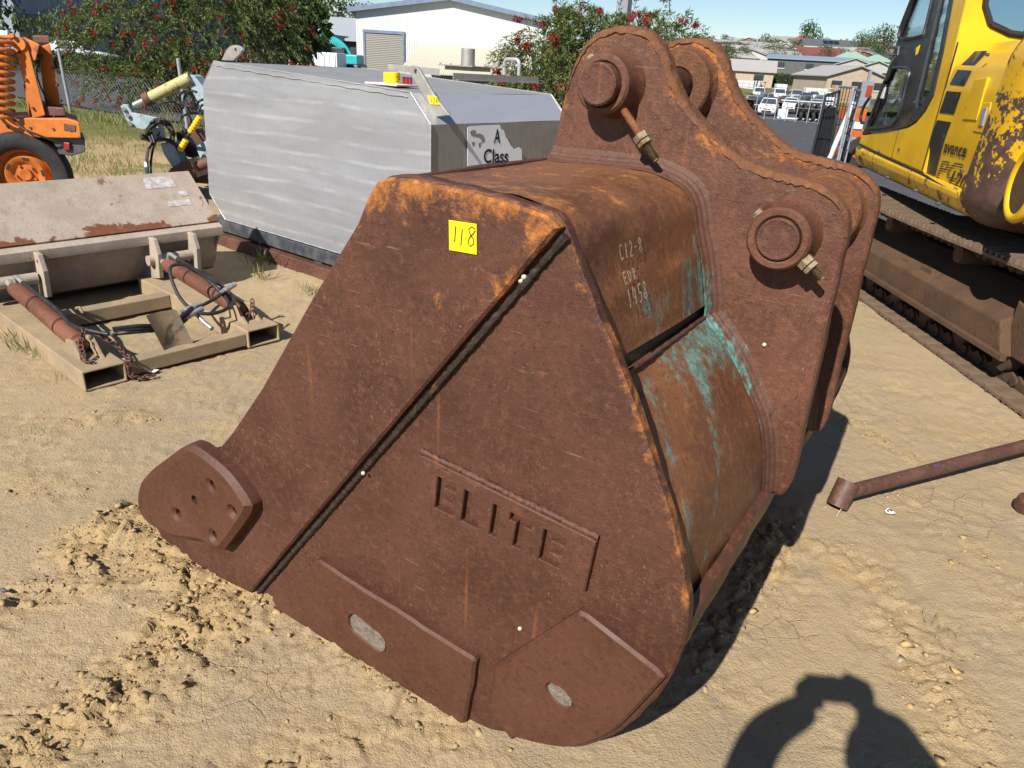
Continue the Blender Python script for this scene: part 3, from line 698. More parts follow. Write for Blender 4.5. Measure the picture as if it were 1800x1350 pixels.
for k, y0 in enumerate((E1, E2)):
    o = plate('hinge_ear', ear, M['rust_ear'], fside, y0, y0 + ET, holes=[circle(*P1, .050, 28), circle(*P2, .049, 28)], step=.026, chamfer=.006, parent=BK, edge=.06, warp=dent)
    reweight(o, lambda co, e: np.clip(e * np.interp(co[:, 0] + (co[:, 2] - 1.3) * .25, [-.3, -.1, .2, .45], [.7, 1.1, 1.0, .3]) * np.clip((co[:, 2] - .9) / .3, .15, 1) + (.35 if k else 0), 0, 1.2))
    ends.append(o)
# crust of scaling rust along the top edge of each ear
ridge = catmull([(-.285, 1.54), (-.258, 1.617), (-.215, 1.672), (-.140, 1.694), (-.070, 1.682), (-.029, 1.646), (.003, 1.590), (.043, 1.535), (.107, 1.481), (.208, 1.416), (.311, 1.394), (.400, 1.381), (.461, 1.337), (.478, 1.28)], 14)
ridge = subdivide_poly(ridge, .006, False)
for k, y0 in enumerate((E1, E2)):
    n = len(ridge); m = 10; V = []; tt = np.gradient(ridge, axis=0); tt /= np.linalg.norm(tt, axis=1)[:, None]
    sarr = np.arange(n) * .006
    fade = np.clip(np.minimum(np.arange(n), n - 1 - np.arange(n)) / 40, .15, 1)
    for i in range(n):
        nr = np.array([-tt[i, 1], tt[i, 0]])   # outwards (up)
        for j in range(m):
            f = j / (m - 1); y = -.0035 + f * (ET + .007)
            lift = .001 + fade[i] * (.008 * float(fbm(np.array([sarr[i] * 30]), np.array([f * 3.]), 4, 20 + k)[0]) + .004 * float(fbm(np.array([sarr[i] * 90]), np.array([f * 9.]), 2, 25 + k)[0]))
            drop = -.006 - .006 * fade[i] * float(vnoise(np.array([sarr[i] * 60]), np.array([j * 1. + k * 7]), 31)[0]) if j in (0, m - 1) else (lift if 1 < j < m - 2 else lift * .55)
            yy = y0 + y + (.004 * (float(vnoise(np.array([sarr[i] * 40]), np.array([j * .7]), 35)[0]) - .5))
            V.append((ridge[i, 0] + nr[0] * drop, yy, ridge[i, 1] + nr[1] * drop))
    F = [(i * m + j, i * m + j + 1, (i + 1) * m + j + 1, (i + 1) * m + j) for i in range(n - 1) for j in range(m - 1)]
    mb = MB(); mb.add(V, F); o = mb.build('scale_crust', M['rust_crust'], ends[k], fix=False); smooth_angle(o, 60)

# bosses and pins
def boss(x, z, y_face, y_end, r, mat, name='boss', hole=.0515, parent=BK, outward=-1):
    d = 1 if y_end > y_face else -1
    L_ = abs(y_end - y_face)
    mb = MB(); mb.lathe([(hole, L_), (hole, .004), (hole + .004, 0), (r - .006, 0), (r, .007), (r, L_ * .55), (r + .003, L_ * .8), (r + .012, L_ + .001)], (x, y_face, z), (0, d, 0), 40)
    return mb.build(name, mat, parent, smooth=35)
for k, (P_, yf, r) in enumerate(((P1, .568, .071), (P2, .572, .073))):
    boss(*P_, yf, E1 + .001, r, M['rust_ear'])
    boss(*P_, 2 * ((E1 + E2 + ET) / 2) - yf, E2 + ET - .001, r, M['rust_ear'])
    # inner bosses facing the gap
    boss(*P_, E1 + ET + .05, E1 + ET - .001, .098, M['rust_ear'])
    boss(*P_, E2 - .055, E2 + .001, .102, M['rust_crust'])
    ya = yf - .026 if k == 0 else yf - .006; yb = (E1 + E2 + ET) - ya
    pr = .0500 if k == 0 else .0495
    mb = MB(); mb.lathe([(0.0005, .002), (.02, .0015), (pr - .012, .003), (pr - .005, .001), (pr - .001, .004), (pr, .010), (pr, yb - ya - .01), (pr - .004, yb - ya), (.0005, yb - ya)], (P_[0], ya, P_[1]), (0, 1, 0), 40)
    mb.build('hinge_pin', M['rust_pin'], BK, smooth=40)
def hexnut(mb, c, d, r, h):
    mb.cyl(Vector(c), Vector(c) + Vector(d) * h, r, n=6)
def bolt(P_, y, d, r0, L0, L1, nut_at, thread, rsh=.0095):
    d = Vector(d).normalized(); c = Vector((P_[0], y, P_[1])); root = empty('retaining_bolt'); root.parent = BK
    mb = MB(); mb.cyl(c + d * r0, c + d * (r0 + thread), rsh, n=16); mb.build('shank', M['rod'], root, smooth=40)
    mb = MB(); n = 40
    for i in range(n): 
        a = thread + (L1 - thread) * i / n
        mb.lathe([(rsh * .86, 0), (rsh * 1.06, (L1 - thread) / n * .5), (rsh * .86, (L1 - thread) / n)], c + d * (r0 + a), d, 12)
    mb.cyl(c + d * (r0 + L1 - .001), c + d * (r0 + L1 + .002), rsh * .85, n=12); mb.build('thread', M['bolt'], root, smooth=30)
    mb = MB(); hexnut(mb, c + d * (r0 + nut_at), d, .021, .017); hexnut(mb, c + d * (r0 + nut_at + .019), d, .020, .011); mb.build('nut', M['bolt'], root, bev=.0015)
    mb = MB(); hexnut(mb, c - d * (.062 + .022), d, .015, .02); mb.build('head', M['bolt'], root, bev=.0015)
bolt(P1, .600, (.70, -.06, -.71), .060, .13, .168, .092, .115)
bolt(P2, .605, (.83, -.10, -.55), .062, .03, .072, .012, .030, .0085)

# multi-run fillet welds where the ears meet the shell
wl = np.array(up[2:] + gap[:0] + lowp[:46]); wl = wl[(wl[:, 1] > .585)]
wl = subdivide_poly(wl, .008, False); tt = np.gradient(wl, axis=0); tt /= np.linalg.norm(tt, axis=1)[:, None] + 1e-9
nn = np.stack([-tt[:, 1], tt[:, 0]], 1)
cross = []   # (away from ear along the shell, out from the shell)
for i in range(17):
    f = i / 16; wv = .0022 * abs(math.sin(f * math.pi * 4)); cross.append(((1 - f) ** 1.5 * .044, f ** 1.5 * .034 + wv * .8, wv))
for s_, y0 in ((-1, E1), (1, E2 + ET), (1, E1 + ET), (-1, E2)):
    V = []; n = len(wl); m = len(cross)
    for i in range(n):
        for j, (da, dn, wv) in enumerate(cross):
            rp = 1 + .02 * math.sin(i * 1.25 + abs(j % 4 - 2) * .9) + .03 * float(vnoise(np.array([i * .11]), np.array([j * .5]), 41)[0])
            V.append((wl[i, 0] + nn[i, 0] * (dn * rp + .001), y0 + s_ * (da + wv * .6 * rp + .0005), wl[i, 1] + nn[i, 1] * (dn * rp + .001)))
    F = [(i * m + j, i * m + j + 1, (i + 1) * m + j + 1, (i + 1) * m + j) for i in range(n - 1) for j in range(m - 1)]
    mb = MB(); mb.add(V, F); o = mb.build('weld_seam', M['rust_weld'], BK, fix=False); smooth_angle(o, 70)
    if s_ < 0 and y0 == E1:
        z = np.array([v[2] for v in V]); jj_ = np.tile(np.arange(m), n); pa = np.interp(z, [.7, .85, .95, 1.05, 1.15, 1.25], [0, .55, .95, 1.05, .6, 0]) * np.interp(jj_, [0, 3, 9, 16], [1, .9, .35, .1])
        a_ = o.data.attributes.new('paint', 'FLOAT', 'POINT'); a_.data.foreach_set('value', pa.astype(np.float32))

# sticker with the lot number, handwriting, snail shells
st = MB(); st.prism([(-.143, 1.316), (-.077, 1.3185), (-.074, 1.2600), (-.1405, 1.2575)], fside, -.0292, -.0278); stk = st.build('lot_sticker', M['yellow_tag'], BK)
mk = MB(); f3 = lambda a, b, c: (a, -.0296, b)
ribbon(mk, [(-.1255, 1.3065), (-.1265, 1.29), (-.1275, 1.275)], .0026, f3); ribbon(mk, [(-.1095, 1.3035), (-.1110, 1.287), (-.1120, 1.271)], .0026, f3)
ribbon(mk, [(-.079, 1.3085), (-.088, 1.3115), (-.0945, 1.3055), (-.090, 1.2965), (-.083, 1.289), (-.082, 1.279), (-.089, 1.2735), (-.095, 1.2785), (-.0925, 1.289), (-.083, 1.299), (-.0785, 1.3065)], .0026, f3)
mk.build('numeral', M['ink'], stk)
def shell_xy(s_, y):   # point on the upper shell by arc share
    k = np.interp(s_, np.linspace(0, 1, len(up)), np.arange(len(up))); i = int(min(k, len(up) - 2)); f = k - i; a = up[i] * (1 - f) + up[i + 1] * f
    t_ = up[i + 1] - up[i]; t_ = t_ / np.linalg.norm(t_); return (a[0] - t_[1] * .0025, y, a[1] + t_[0] * .0025)
def shz(y, z):
    zs = np.array([p[1] for p in up[30:]]); xs_ = np.array([p[0] for p in up[30:]]); x = float(np.interp(-z, -zs, xs_)); return (x + .0045, y, z + .001)
fw = lambda a, b, c: shz(a, b)
def strokes(glyphs, y0, z0, w, h, gap_, pen):
    G = {'1': [[(.5, 1), (.45, 0)]], '2': [[(.1, .8), (.5, 1), (.9, .75), (.1, 0), (.95, 0)]], '4': [[(.3, 1), (.05, .4), (.9, .45)], [(.7, .9), (.65, 0)]], '5': [[(.9, 1), (.3, .95), (.25, .55), (.8, .5), (.8, .1), (.2, 0)]],
         '8': [[(.5, .5), (.15, .8), (.5, 1), (.85, .8), (.5, .5), (.1, .2), (.5, 0), (.9, .2), (.5, .5)]], '-': [[(.1, .5), (.8, .5)]], 'E': [[(.9, 1), (.2, .95), (.2, 0), (.9, .05)], [(.2, .5), (.8, .5)]], 'R': [[(.2, 0), (.2, 1), (.8, .8), (.2, .5), (.9, 0)]], 'C': [[(.9, .9), (.3, 1), (.1, .5), (.3, 0), (.9, .1)]], 'D': [[(.2, 0), (.2, 1), (.8, .7), (.8, .3), (.2, 0)]]}
    y = y0
    for ch_ in glyphs:
        mbx = MB(); [ribbon(mbx, [(y + a * w, z0 + b * h) for a, b in subdivide_poly(np.array(P_), .25, False)], pen, fw) for P_ in G.get(ch_, [])]; mbx.build('paint_marking', M['chalk'], BK, fix=False)
        y += w + gap_
strokes('C12-8', .165, 1.252, .016, .029, .007, .0034); strokes('EDR', .160, 1.207, .016, .022, .007, .003); strokes('1458', .160, 1.160, .018, .036, .008, .0036)
M['snail'] = pm('snail_shell', (.62, .54, .42), (.5, .42, .3), 80, .5, 0, .2, 300)
for a, y, b in ((-.402, -.022, .643), (.026, -.012, 1.232), (.018, -.009, 1.222), (.070, -.0015, .385), (.35, E1 - .002, .985)):
    mb = MB(); mb.lathe([(.0003, -.004), (.004, -.003), (.0055, 0), (.0045, .004), (.0003, .006)], (a, y, b), (.2, -1, .3), 10); mb.build('snail_shell', M['snail'], BK, smooth=60)

# ------------------------------------------------------------------ aluminium tank on a steel skid
def alu(name, c1, c2, rough, dirt_amt=.35, metal=.8, painted_glints=False):
    t = T(name); z = t.sep()[2]
    br = t.noise(9, 3, .6, t.map((14, 14, .6))); big = t.noise(2.2, 4, .6)
    c = t.mix(t.step(br, .35, .65), c1, c2)
    c = t.mix(t.math('MULTIPLY', t.step(big, .5, .7), dirt_amt), c, (.40, .36, .28))
    c = t.mix(t.math('MULTIPLY', t.step(t.noise(7, 3, .5, t.map((3, 3, .25))), .62, .72), dirt_amt), c, (.30, .27, .21))
    c = t.mix(t.math('MULTIPLY', t.step(t.noise(40, 4, .7), .68, .74), .4), c, (.16, .15, .14))
    r = t.ramp(t.noise(5, 4, .6, t.map((1, 1, 3))), [(.3, rough - .07), (.7, rough + .12)])
    if painted_glints:   # highlights painted into the colour: brighter, smoother bands wandering across the panel
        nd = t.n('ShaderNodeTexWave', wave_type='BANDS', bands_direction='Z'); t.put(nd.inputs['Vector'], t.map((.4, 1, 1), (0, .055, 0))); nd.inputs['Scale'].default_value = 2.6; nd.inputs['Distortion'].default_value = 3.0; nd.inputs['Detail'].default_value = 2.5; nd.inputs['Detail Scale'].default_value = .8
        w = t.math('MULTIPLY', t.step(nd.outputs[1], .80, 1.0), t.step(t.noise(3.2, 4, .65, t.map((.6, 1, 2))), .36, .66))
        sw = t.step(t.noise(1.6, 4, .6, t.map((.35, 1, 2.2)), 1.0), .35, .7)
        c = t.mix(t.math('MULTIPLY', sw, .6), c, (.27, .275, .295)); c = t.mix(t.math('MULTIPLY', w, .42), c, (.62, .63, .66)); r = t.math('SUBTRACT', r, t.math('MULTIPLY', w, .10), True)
    return t.out(c, r, metal, t.bump(t.math('ADD', t.math('MULTIPLY', br, .3), t.noise(160, 2, .6)), .07, .004), .5)
M['alu'] = alu('brushed_aluminium', (.47, .48, .51), (.44, .45, .48), .34, .08, .45)
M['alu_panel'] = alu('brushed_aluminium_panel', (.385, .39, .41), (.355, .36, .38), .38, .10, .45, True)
M['alu_dull'] = alu('dull_aluminium', (.42, .40, .37), (.34, .33, .31), .52, .6, .6)
M['alu_grey'] = pm('oxidised_lug', (.33, .31, .28), (.26, .25, .23), 12, .6, .3, .2, 120)
M['black_steel'] = pm('worn_black_steel', (.035, .04, .05), (.10, .105, .11), 9, .55, .2, .3, 60, dirt=(.24, .19, .12), dscale=5, dthr=.58)
M['rust_beam'] = rust('rusty_beam', (.07, .03, .022), (.12, .05, .033), (.18, .08, .05), o_base=.0, pale_amt=.2, bump=.4)
M['white_vinyl'] = pm('white_vinyl', (.88, .88, .89), (.84, .84, .86), 8, .5, 0, .03, 80)
TK = empty('fuel_tank', on_z(570, 488), math.atan2(-.606, .796), 'silver aluminium tank on a black skid with an A Class sign', 'tank')
_to_ = Vector(TK.location); _te = Vector((.796, -.606, 0)); _ts = Vector((.606, .796, 0))
def tl(p): d = p - _to_; return Vector((d.dot(_te), d.dot(_ts), d.z))          # world -> tank frame
def hit(x, y, P, n):
    d = ray(x, y); return CAMP + d * ((P - CAMP).dot(n) / d.dot(n))
def tk_s(x, y, s_): return tl(hit(x, y, _to_ + _ts * s_, _ts))
def tk_e(x, y, e_): return tl(hit(x, y, _to_ + _te * e_, _te))
_tn = (_te * .0391 + Vector((0, 0, 1))).normalized()          # top sheet falls slightly to the right
_tp = _to_ + _te * .96 + Vector((0, 0, 1.403))
def tk_top(x, y): return tl(hit(x, y, _tp, _tn))
TLEN = 1.52
oct_ = [(-1.26, 1.49), (.96, 1.403), (1.142, 1.227), (1.145, .45), (.95, .232), (-1.34, .228), (-1.545, .42), (-1.46, 1.30)]
ft = lambda a, b, c: (a, c, b)
def ripple(a, b):
    w = float(fbm(np.array([a * 1.3]), np.array([b * .9]), 2, 3)[0]) - .5; k = .35 + 1.3 * float(fbm(np.array([a * 1.9 + 4]), np.array([b * 2.2]), 2, 9)[0])
    ph = (b + .05 * a + .10 * w) / .118; return .0016 * k * (abs(math.sin(ph * math.pi)) ** .55 - .6) + .007 * (float(fbm(np.array([a * 2.]), np.array([b * 5.]), 2, 13)[0]) - .5)
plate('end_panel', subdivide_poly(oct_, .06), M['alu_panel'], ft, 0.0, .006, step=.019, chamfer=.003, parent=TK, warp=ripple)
plate('end_panel', subdivide_poly(oct_, .2), M['alu_dull'], ft, TLEN, TLEN - .006, step=None, chamfer=.003, parent=TK)
names = ['top_sheet', 'chamfer_sheet', 'side_sheet', 'lower_sheet', 'floor_sheet', 'lower_sheet', 'side_sheet', 'chamfer_sheet']
ins = inset(np.array(oct_[::-1]), .006)[::-1]
for i in range(8):
    a, b = ins[i], ins[(i + 1) % 8]
    grid(names[i], lambda f, g, a=a, b=b: (a[0] * (1 - f) + b[0] * f, .006 + g * (TLEN - .012), a[1] * (1 - f) + b[1] * f + .0015 * math.sin(f * 9 + g * 7)), 10, 10, M['alu_dull'] if i in (0, 2) else M['alu'], TK)
mb = MB()
for i in range(8):
    a, b = oct_[i], oct_[(i + 1) % 8]; n = 40
    mb.tube([(a[0] + (b[0] - a[0]) * j / n, .001, a[1] + (b[1] - a[1]) * j / n) for j in range(n + 1)], [.004 + .0012 * math.sin(j * 2.3) for j in range(n + 1)], 6)
mb.build('weld_seam', M['alu'], TK, smooth=60)
mb = MB(); n = 60   # flange line of the top sheet folded down over the end panel
pts = [(-1.22 + 2.16 * j / n, -.003, 1.468 - .0391 * 2.16 * j / n * 1.0 - .012 + .003 * math.sin(j * 1.1)) for j in range(n + 1)]; mb.tube(pts, .0035, 5); mb.build('sheet_edge', M['alu_dull'], TK, smooth=60)
# skid frame
mb = MB(); mb.bar((-1.62, .04, .168), (1.2, .04, .168), .09, .10); mb.build('rail', M['black_steel'], TK, bev=.006)
mb = MB(); mb.bar((-1.62, TLEN - .06, .168), (1.2, TLEN - .06, .168), .09, .10); mb.build('rail', M['black_steel'], TK, bev=.006)
for e_ in (-1.58, -.1, 1.16):
    mb = MB(); mb.bar((e_, .088, .165), (e_, TLEN - .108, .165), .08, .09); mb.build('cross_rail', M['black_steel'], TK, bev=.005)
for e_ in (-.08, .0 + 1.05):
    for s_ in (.04, TLEN - .06):
        mb = MB(); mb.box((e_, s_, .063), (.085, .07, .108)); mb.build('foot', M['black_steel'], TK, bev=.004)
mb = MB(); mb.bar((-1.60, -.02, .18), (-1.60, -.02, .36), .03, .05, (0, 1, 0)); mb.build('tie_strap', M['black_steel'], TK, bev=.004)
for s_ in (.03, TLEN - .05):
    bm_ = MB(); bm_.hexa([(-1.62, s_ - .08, .0), (1.9, s_ - .08, .0), (1.9, s_ + .08, .0), (-1.45, s_ + .08, .0), (-1.62, s_ - .08, .10), (1.9, s_ - .08, .10), (1.9, s_ + .08, .10), (-1.45, s_ + .08, .10)])
    o = bm_.build('bearer', M['rust_beam'], None, bev=.008); o.matrix_world = Matrix.Translation(_to_ + Vector((0, 0, -.004))) @ Matrix.Rotation(math.atan2(-.606, .796), 4, 'Z')
    tag(o, 'rusty steel bearer beam under the front of the silver tank' if s_ < .1 else 'rusty steel bearer beam under the back of the silver tank', 'beam')
# sign
torn = [(822, 224), (828, 222), (858, 220), (879, 219.5), (881, 227), (886, 229), (889, 240), (893, 246), (898, 256), (905, 263), (913, 259), (917, 262), (918, 281), (900, 283), (862, 287), (822, 292)]
T3 = [tk_e(x, y, 1.1485) for x, y in torn]
mb = MB(); mb.prism([(p.y, p.z) for p in T3], lambda a, b, c: (c, a, b), 1.1452, 1.1475); sg = mb.build('sign', M['white_vinyl'], TK)
for px in ([(826, 232), (831, 228), (836, 229), (838, 236), (843, 234), (850, 238), (853, 248), (847, 252), (846, 245), (840, 241), (832, 240), (828, 237)], [(829, 250), (834, 249), (835, 254), (831, 258)], [(841, 252), (846, 250), (845, 258), (842, 260)]):
    q_ = [tk_e(x, y, 1.1485) for x, y in px]; mb = MB(); mb.prism([(p.y, p.z) for p in q_], lambda a, b, c: (c, a, b), 1.1470, 1.1484); mb.build('torn_patch', M['alu_dull'], sg)
def on_side(txt, x0, y0, x1, y1):
    p0 = tk_e(x0, y1, 1.1485); p1 = tk_e(x1, y1 - (x1 - x0) * .02, 1.1485); p2 = tk_e(x0, y0, 1.1485)
    u_ = (p1 - p0); v_ = Vector((0, 0, 1)); fit_text('lettering', txt, tuple(p0), tuple(u_.normalized()), tuple(v_), u_.length, (p2 - p0).z, M['ink'], sg, bold=.018)
on_side('A', 868, 227, 879, 252); on_side('Class', 850, 262, 893, 287)
# lifting lugs
def lug(pix, s_, t_, hole=None, lab=None):
    P_ = [tk_s(x, y, s_) for x, y in pix]; o = plate('lifting_lug', subdivide_poly([(p.x, p.z) for p in P_], .03), M['alu_grey'], ft, s_, s_ + t_, holes=[circle(*[getattr(tk_s(*hole, s_), k_) for k_ in 'xz'], .018, 14)] if hole else [], chamfer=.004, parent=TK); return o
lg = lug([(716, 122), (718, 117), (724, 115), (731, 117), (737, 123), (763, 168), (790, 203), (763, 206), (748, 175), (728, 142)], .10, .022, (731, 127))
mb = MB(); q_ = [tk_s(x, y, .097) for x, y in [(751, 168), (767, 169), (773, 184), (757, 183)]]; mb.prism([(p.x, p.z) for p in q_], ft, .094, .099); ls = mb.build('lot_sticker', M['yellow_tag'], lg)
def hand(parent, glyphs, p0, ux, uz, w, h, name='numeral', pen=.004):
    G = {'1': [[(.5, 1), (.4, 0)]], '2': [[(.1, .8), (.5, 1), (.9, .75), (.1, 0), (.95, .02)]], '4': [[(.35, 1), (.05, .4), (.95, .42)], [(.75, .9), (.65, 0)]], 'A': [[(.1, 0), (.5, 1), (.9, 0)], [(.25, .4), (.8, .4)]], 'B': [[(.15, 0), (.15, 1), (.75, .85), (.15, .5), (.85, .25), (.15, 0)]]}
    x = 0.0
    for c in glyphs:
        mb = MB()
        for S in G.get(c, []): ribbon(mb, [((x + a * .75) * w, b * h) for a, b in S], pen, lambda a, b, c_: tuple(Vector(p0) + Vector(ux) * a + Vector(uz) * b))
        x += 1; mb.build(name, M['ink'], parent)
a_, b_, c_ = tk_s(757, 181, .0932), tk_s(771, 182, .0932), tk_s(756, 171, .0932)
hand(ls, '12A', a_, (b_ - a_).normalized(), (c_ - a_).normalized(), (b_ - a_).length / 3, (c_ - a_).length, pen=.005)
lug([(389, 106), (397, 88), (404, 81), (414, 79), (423, 82), (426, 88), (422, 95), (409, 107)], .55, .025, (414, 88))
lug([(862, 118), (868, 112), (873, 110), (876, 112), (875, 117), (868, 121)], 1.40, .02)
# filler neck, flange, breather, angles
def topc(x, y): p = tk_top(x, y); return p
fl = topc(822, 124); fl = Vector((.42, .86, 1.403 + (.96 - .42) * .0391)) if False else fl
mb = MB(); mb.box((fl.x, fl.y, fl.z + .045), (.52, .44, .012)); mb.build('flange_plate', M['alu_grey'], TK, bev=.003)
mb = MB(); mb.box((fl.x, fl.y, fl.z + .018), (.40, .34, .040)); mb.build('flange_box', M['alu_dull'], TK)
for dx in (-.24, -.08, .08, .24):
    for dy in (-.2, .2):
        mb = MB(); mb.cyl((fl.x + dx, fl.y + dy, fl.z + .045), (fl.x + dx, fl.y + dy, fl.z + .066), .011, n=6); mb.build('flange_bolt', M['alu_grey'], TK)
mb = MB(); mb.lathe([(.078, .0), (.078, .176), (.074, .180), (.070, .176), (.070, .02)], (fl.x, fl.y, fl.z + .05), (0, 0, 1), 32); mb.build('filler_neck', M['alu_dull'], TK, smooth=35)
br = topc(886, 131); mb = MB(); R_ = .05
pts = [(br.x, br.y, br.z - .01), (br.x, br.y, br.z + .11)] + [(br.x + .05 - .05 * math.cos(t), br.y, br.z + .11 + .05 * math.sin(t)) for t in np.linspace(.2, math.pi / 2, 7)] + [(br.x + .16 + .05 * math.sin(t), br.y, br.z + .11 + .05 * math.cos(t)) for t in np.linspace(0, math.pi / 2, 7)] + [(br.x + .21, br.y, br.z - .0)]
mb.tube(pts, .021, 14); mb.build('breather_pipe', M['alu'], TK, smooth=50)
mb = MB(); mb.lathe([(.034, 0), (.034, .03), (.026, .05), (.026, .085), (.033, .087), (.033, .10), (.022, .102)], (br.x, br.y, br.z - .004), (0, 0, 1), 18); mb.build('pipe_fitting', M['alu_grey'], TK, smooth=35)
for (xa, ya, xb, yb) in ((682, 124, 772, 133), (796, 141, 946, 147)):
    a_, b_ = topc(xa, ya), topc(xb, yb); b_ = Vector((a_.x + (b_.x - a_.x), b_.y, b_.z)); mb = MB(); d_ = (b_ - a_)
    mb.bar(a_ + Vector((0, 0, .03)), b_ + Vector((0, 0, .03)), .006, .056); mb.bar(a_ + Vector((0, .03, .004)), b_ + Vector((0, .03, .004)), .06, .006); mb.build('angle_bar', M['alu_grey'], TK)
# things lying on the tank
def wtk(p): return _to_ + _te * p.x + _ts * p.y + Vector((0, 0, p.z))
nb = wtk(topc(688, 150)); NB = empty('notebook', nb, math.radians(-34), 'white notebook under the yellow tape roll on the silver tank', 'notebook')
M['paper'] = pm('white_paper', (.74, .73, .72), None, 10, .7, 0, 0); M['cardboard'] = pm('notebook_back', (.35, .16, .10), None, 10, .7, 0, .1)
mb = MB(); mb.box((0, 0, .008), (.30, .21, .010)); mb.build('page_block', M['paper'], NB, bev=.003)
mb = MB(); mb.box((0, 0, .0015), (.305, .215, .003)); mb.build('cover', M['cardboard'], NB)
TR = empty('tape_roll', nb + Vector((.0, .02, .013)), 0, 'roll of yellow tape with black numbers on the silver tank', 'tape')
mb = MB(); mb.lathe([(.038, 0), (.056, 0), (.056, .068), (.038, .068), (.038, 0)], (0, 0, 0), (0, 0, 1), 36); tr = mb.build('roll', M['yellow_tag'], TR, smooth=35)
for i, c in enumerate('2B 124'):
    mb = MB()
    a0 = math.radians(-90 - 48 + i * 22)
    G = {'1': [[(.5, 1), (.4, 0)]], '2': [[(.1, .8), (.5, 1), (.9, .75), (.1, 0), (.95, .02)]], '4': [[(.35, 1), (.05, .4), (.95, .42)], [(.75, .9), (.65, 0)]], 'B': [[(.15, 0), (.15, 1), (.75, .85), (.15, .5), (.85, .25), (.15, 0)]]}
    for S in G.get(c, []): ribbon(mb, [(a * .3, b * .034 + .014) for a, b in S], .006, lambda a, b, c_, a0=a0: (.0566 * math.cos(a0 + a), .0566 * math.sin(a0 + a), b))
    if c != ' ': mb.build('numeral', M['ink'], tr)
M['red_wrap'] = pm('red_plastic', (.30, .02, .02), (.2, .015, .015), 20, .4, 0, 0); M['dark_plastic'] = pm('dark_plastic', (.02, .02, .022), None, 20, .45, 0, .05)
for i in range(3):
    o = empty('battery', nb + Vector((.085 + i * .026, -.005 - i * .018, .013)), 0, ['red battery nearest the yellow tape roll', 'middle red battery of the three beside the tape roll', 'red battery nearest the lifting lug on the silver tank'][i], 'battery', 'red batteries on the notebook')
    mb = MB(); mb.cyl((0, 0, 0), (0, 0, .036), .011, n=14); mb.build('sleeve', M['red_wrap'], o, smooth=40); mb = MB(); mb.cyl((0, 0, .036), (0, 0, .044), .0112, n=14); mb.build('cap', M['dark_plastic'], o, smooth=40)

# ------------------------------------------------------------------ loader bucket with hydraulic fork frame, left
LD = empty('loader_attachment', (-2.105, 3.171, 0), math.radians(50.43), 'dusty grey loader bucket with fork frame, cylinders and hoses', 'loader bucket')
def dusty(name, c1, c2, rustc=(.16, .06, .03), thr=.62):
    t = T(name); n = t.noise(5, 5, .65); g = t.noise(70, 4, .7)
    c = t.mix(t.step(n, .35, .65), c1, c2); c = t.mix(t.math('MULTIPLY', t.step(g, .5, .72), .5), c, tuple(x * .55 for x in c1))
    c = t.mix(t.step(t.math('ADD', t.noise(8, 6, .7, dist=.5), t.math('MULTIPLY', t.attr('edge'), .4)), thr, thr + .08), c, rustc)
    c = t.mix(t.math('MULTIPLY', t.step(t.noise(12, 3, .5, t.map((1, 1, .2))), .6, .7), .35), c, (.2, .17, .13))
    return t.out(c, .82, 0, t.bump(t.math('ADD', g, t.noise(200, 3, .7)), .45, .006), .25)
M['dust_grey'] = dusty('dusty_grey_paint', (.33, .27, .22), (.40, .33, .26))
M['dust_tan'] = dusty('dusty_tan_steel', (.34, .25, .15), (.26, .20, .13), (.12, .06, .03), .66)
M['cyl_rust'] = rust('rusty_cylinder', (.11, .042, .025), (.16, .058, .032), (.2, .075, .04), o_base=.15, pale_amt=.12, bump=.25, rough=.6)
M['rubber'] = pm('black_hose', (.012, .012, .013), (.03, .029, .028), 30, .5, 0, .15, 200)
M['zinc'] = pm('zinc_fitting', (.5, .49, .47), (.38, .36, .33), 30, .4, .6, .2, 150)
M['chain'] = rust('rusty_chain', (.07, .03, .02), (.11, .045, .028), (.15, .065, .04), pale_amt=.2, o_base=.1)
M['white_flake'] = pm('peeling_decal', (.5, .5, .52), (.36, .32, .28), 26, .7, 0, .2, 100, dirt=(.33, .27, .22), dscale=14, dthr=.5)
mb = MB()
def pocket(q0, q1, p0, p1, h):   # rectangular tube, open at the front end
    V = []; t_ = .012
    for p in (p0, p1):
        V += [(q0, p, 0), (q1, p, 0), (q1, p, h), (q0, p, h), (q0 + t_, p, t_), (q1 - t_, p, t_), (q1 - t_, p, h - t_), (q0 + t_, p, h - t_)]
    F = [(i, (i + 1) % 4, 8 + (i + 1) % 4, 8 + i) for i in range(4)] + [(4 + i, 12 + i, 12 + (i + 1) % 4, 4 + (i + 1) % 4) for i in range(4)] + [(i, 4 + i, 4 + (i + 1) % 4, (i + 1) % 4) for i in range(4)] + [(8 + i, 8 + (i + 1) % 4, 12 + (i + 1) % 4, 12 + i) for i in range(4)]
    m_ = MB(); m_.add(V, F); return m_.build('fork_pocket', M['dust_tan'], LD, bev=.006)
pocket(0, .208, 0, 1.42, .108); pocket(.893, 1.10, .01, 1.42, .108)
mb = MB(); mb.box((.55, .07, .05), (.685, .085, .075)); mb.build('front_bar', M['dust_tan'], LD, bev=.006)
mb = MB(); mb.box((.55, 1.0, .055), (.685, .10, .085)); mb.build('rear_bar', M['dust_tan'], LD, bev=.006)
mb = MB(); mb.tube([(.33, .955, .09), (.33, .94, .13), (.345, .93, .135), (.35, .915, .10)], .008, 8); mb.build('hook', M['dust_tan'], LD, smooth=50)
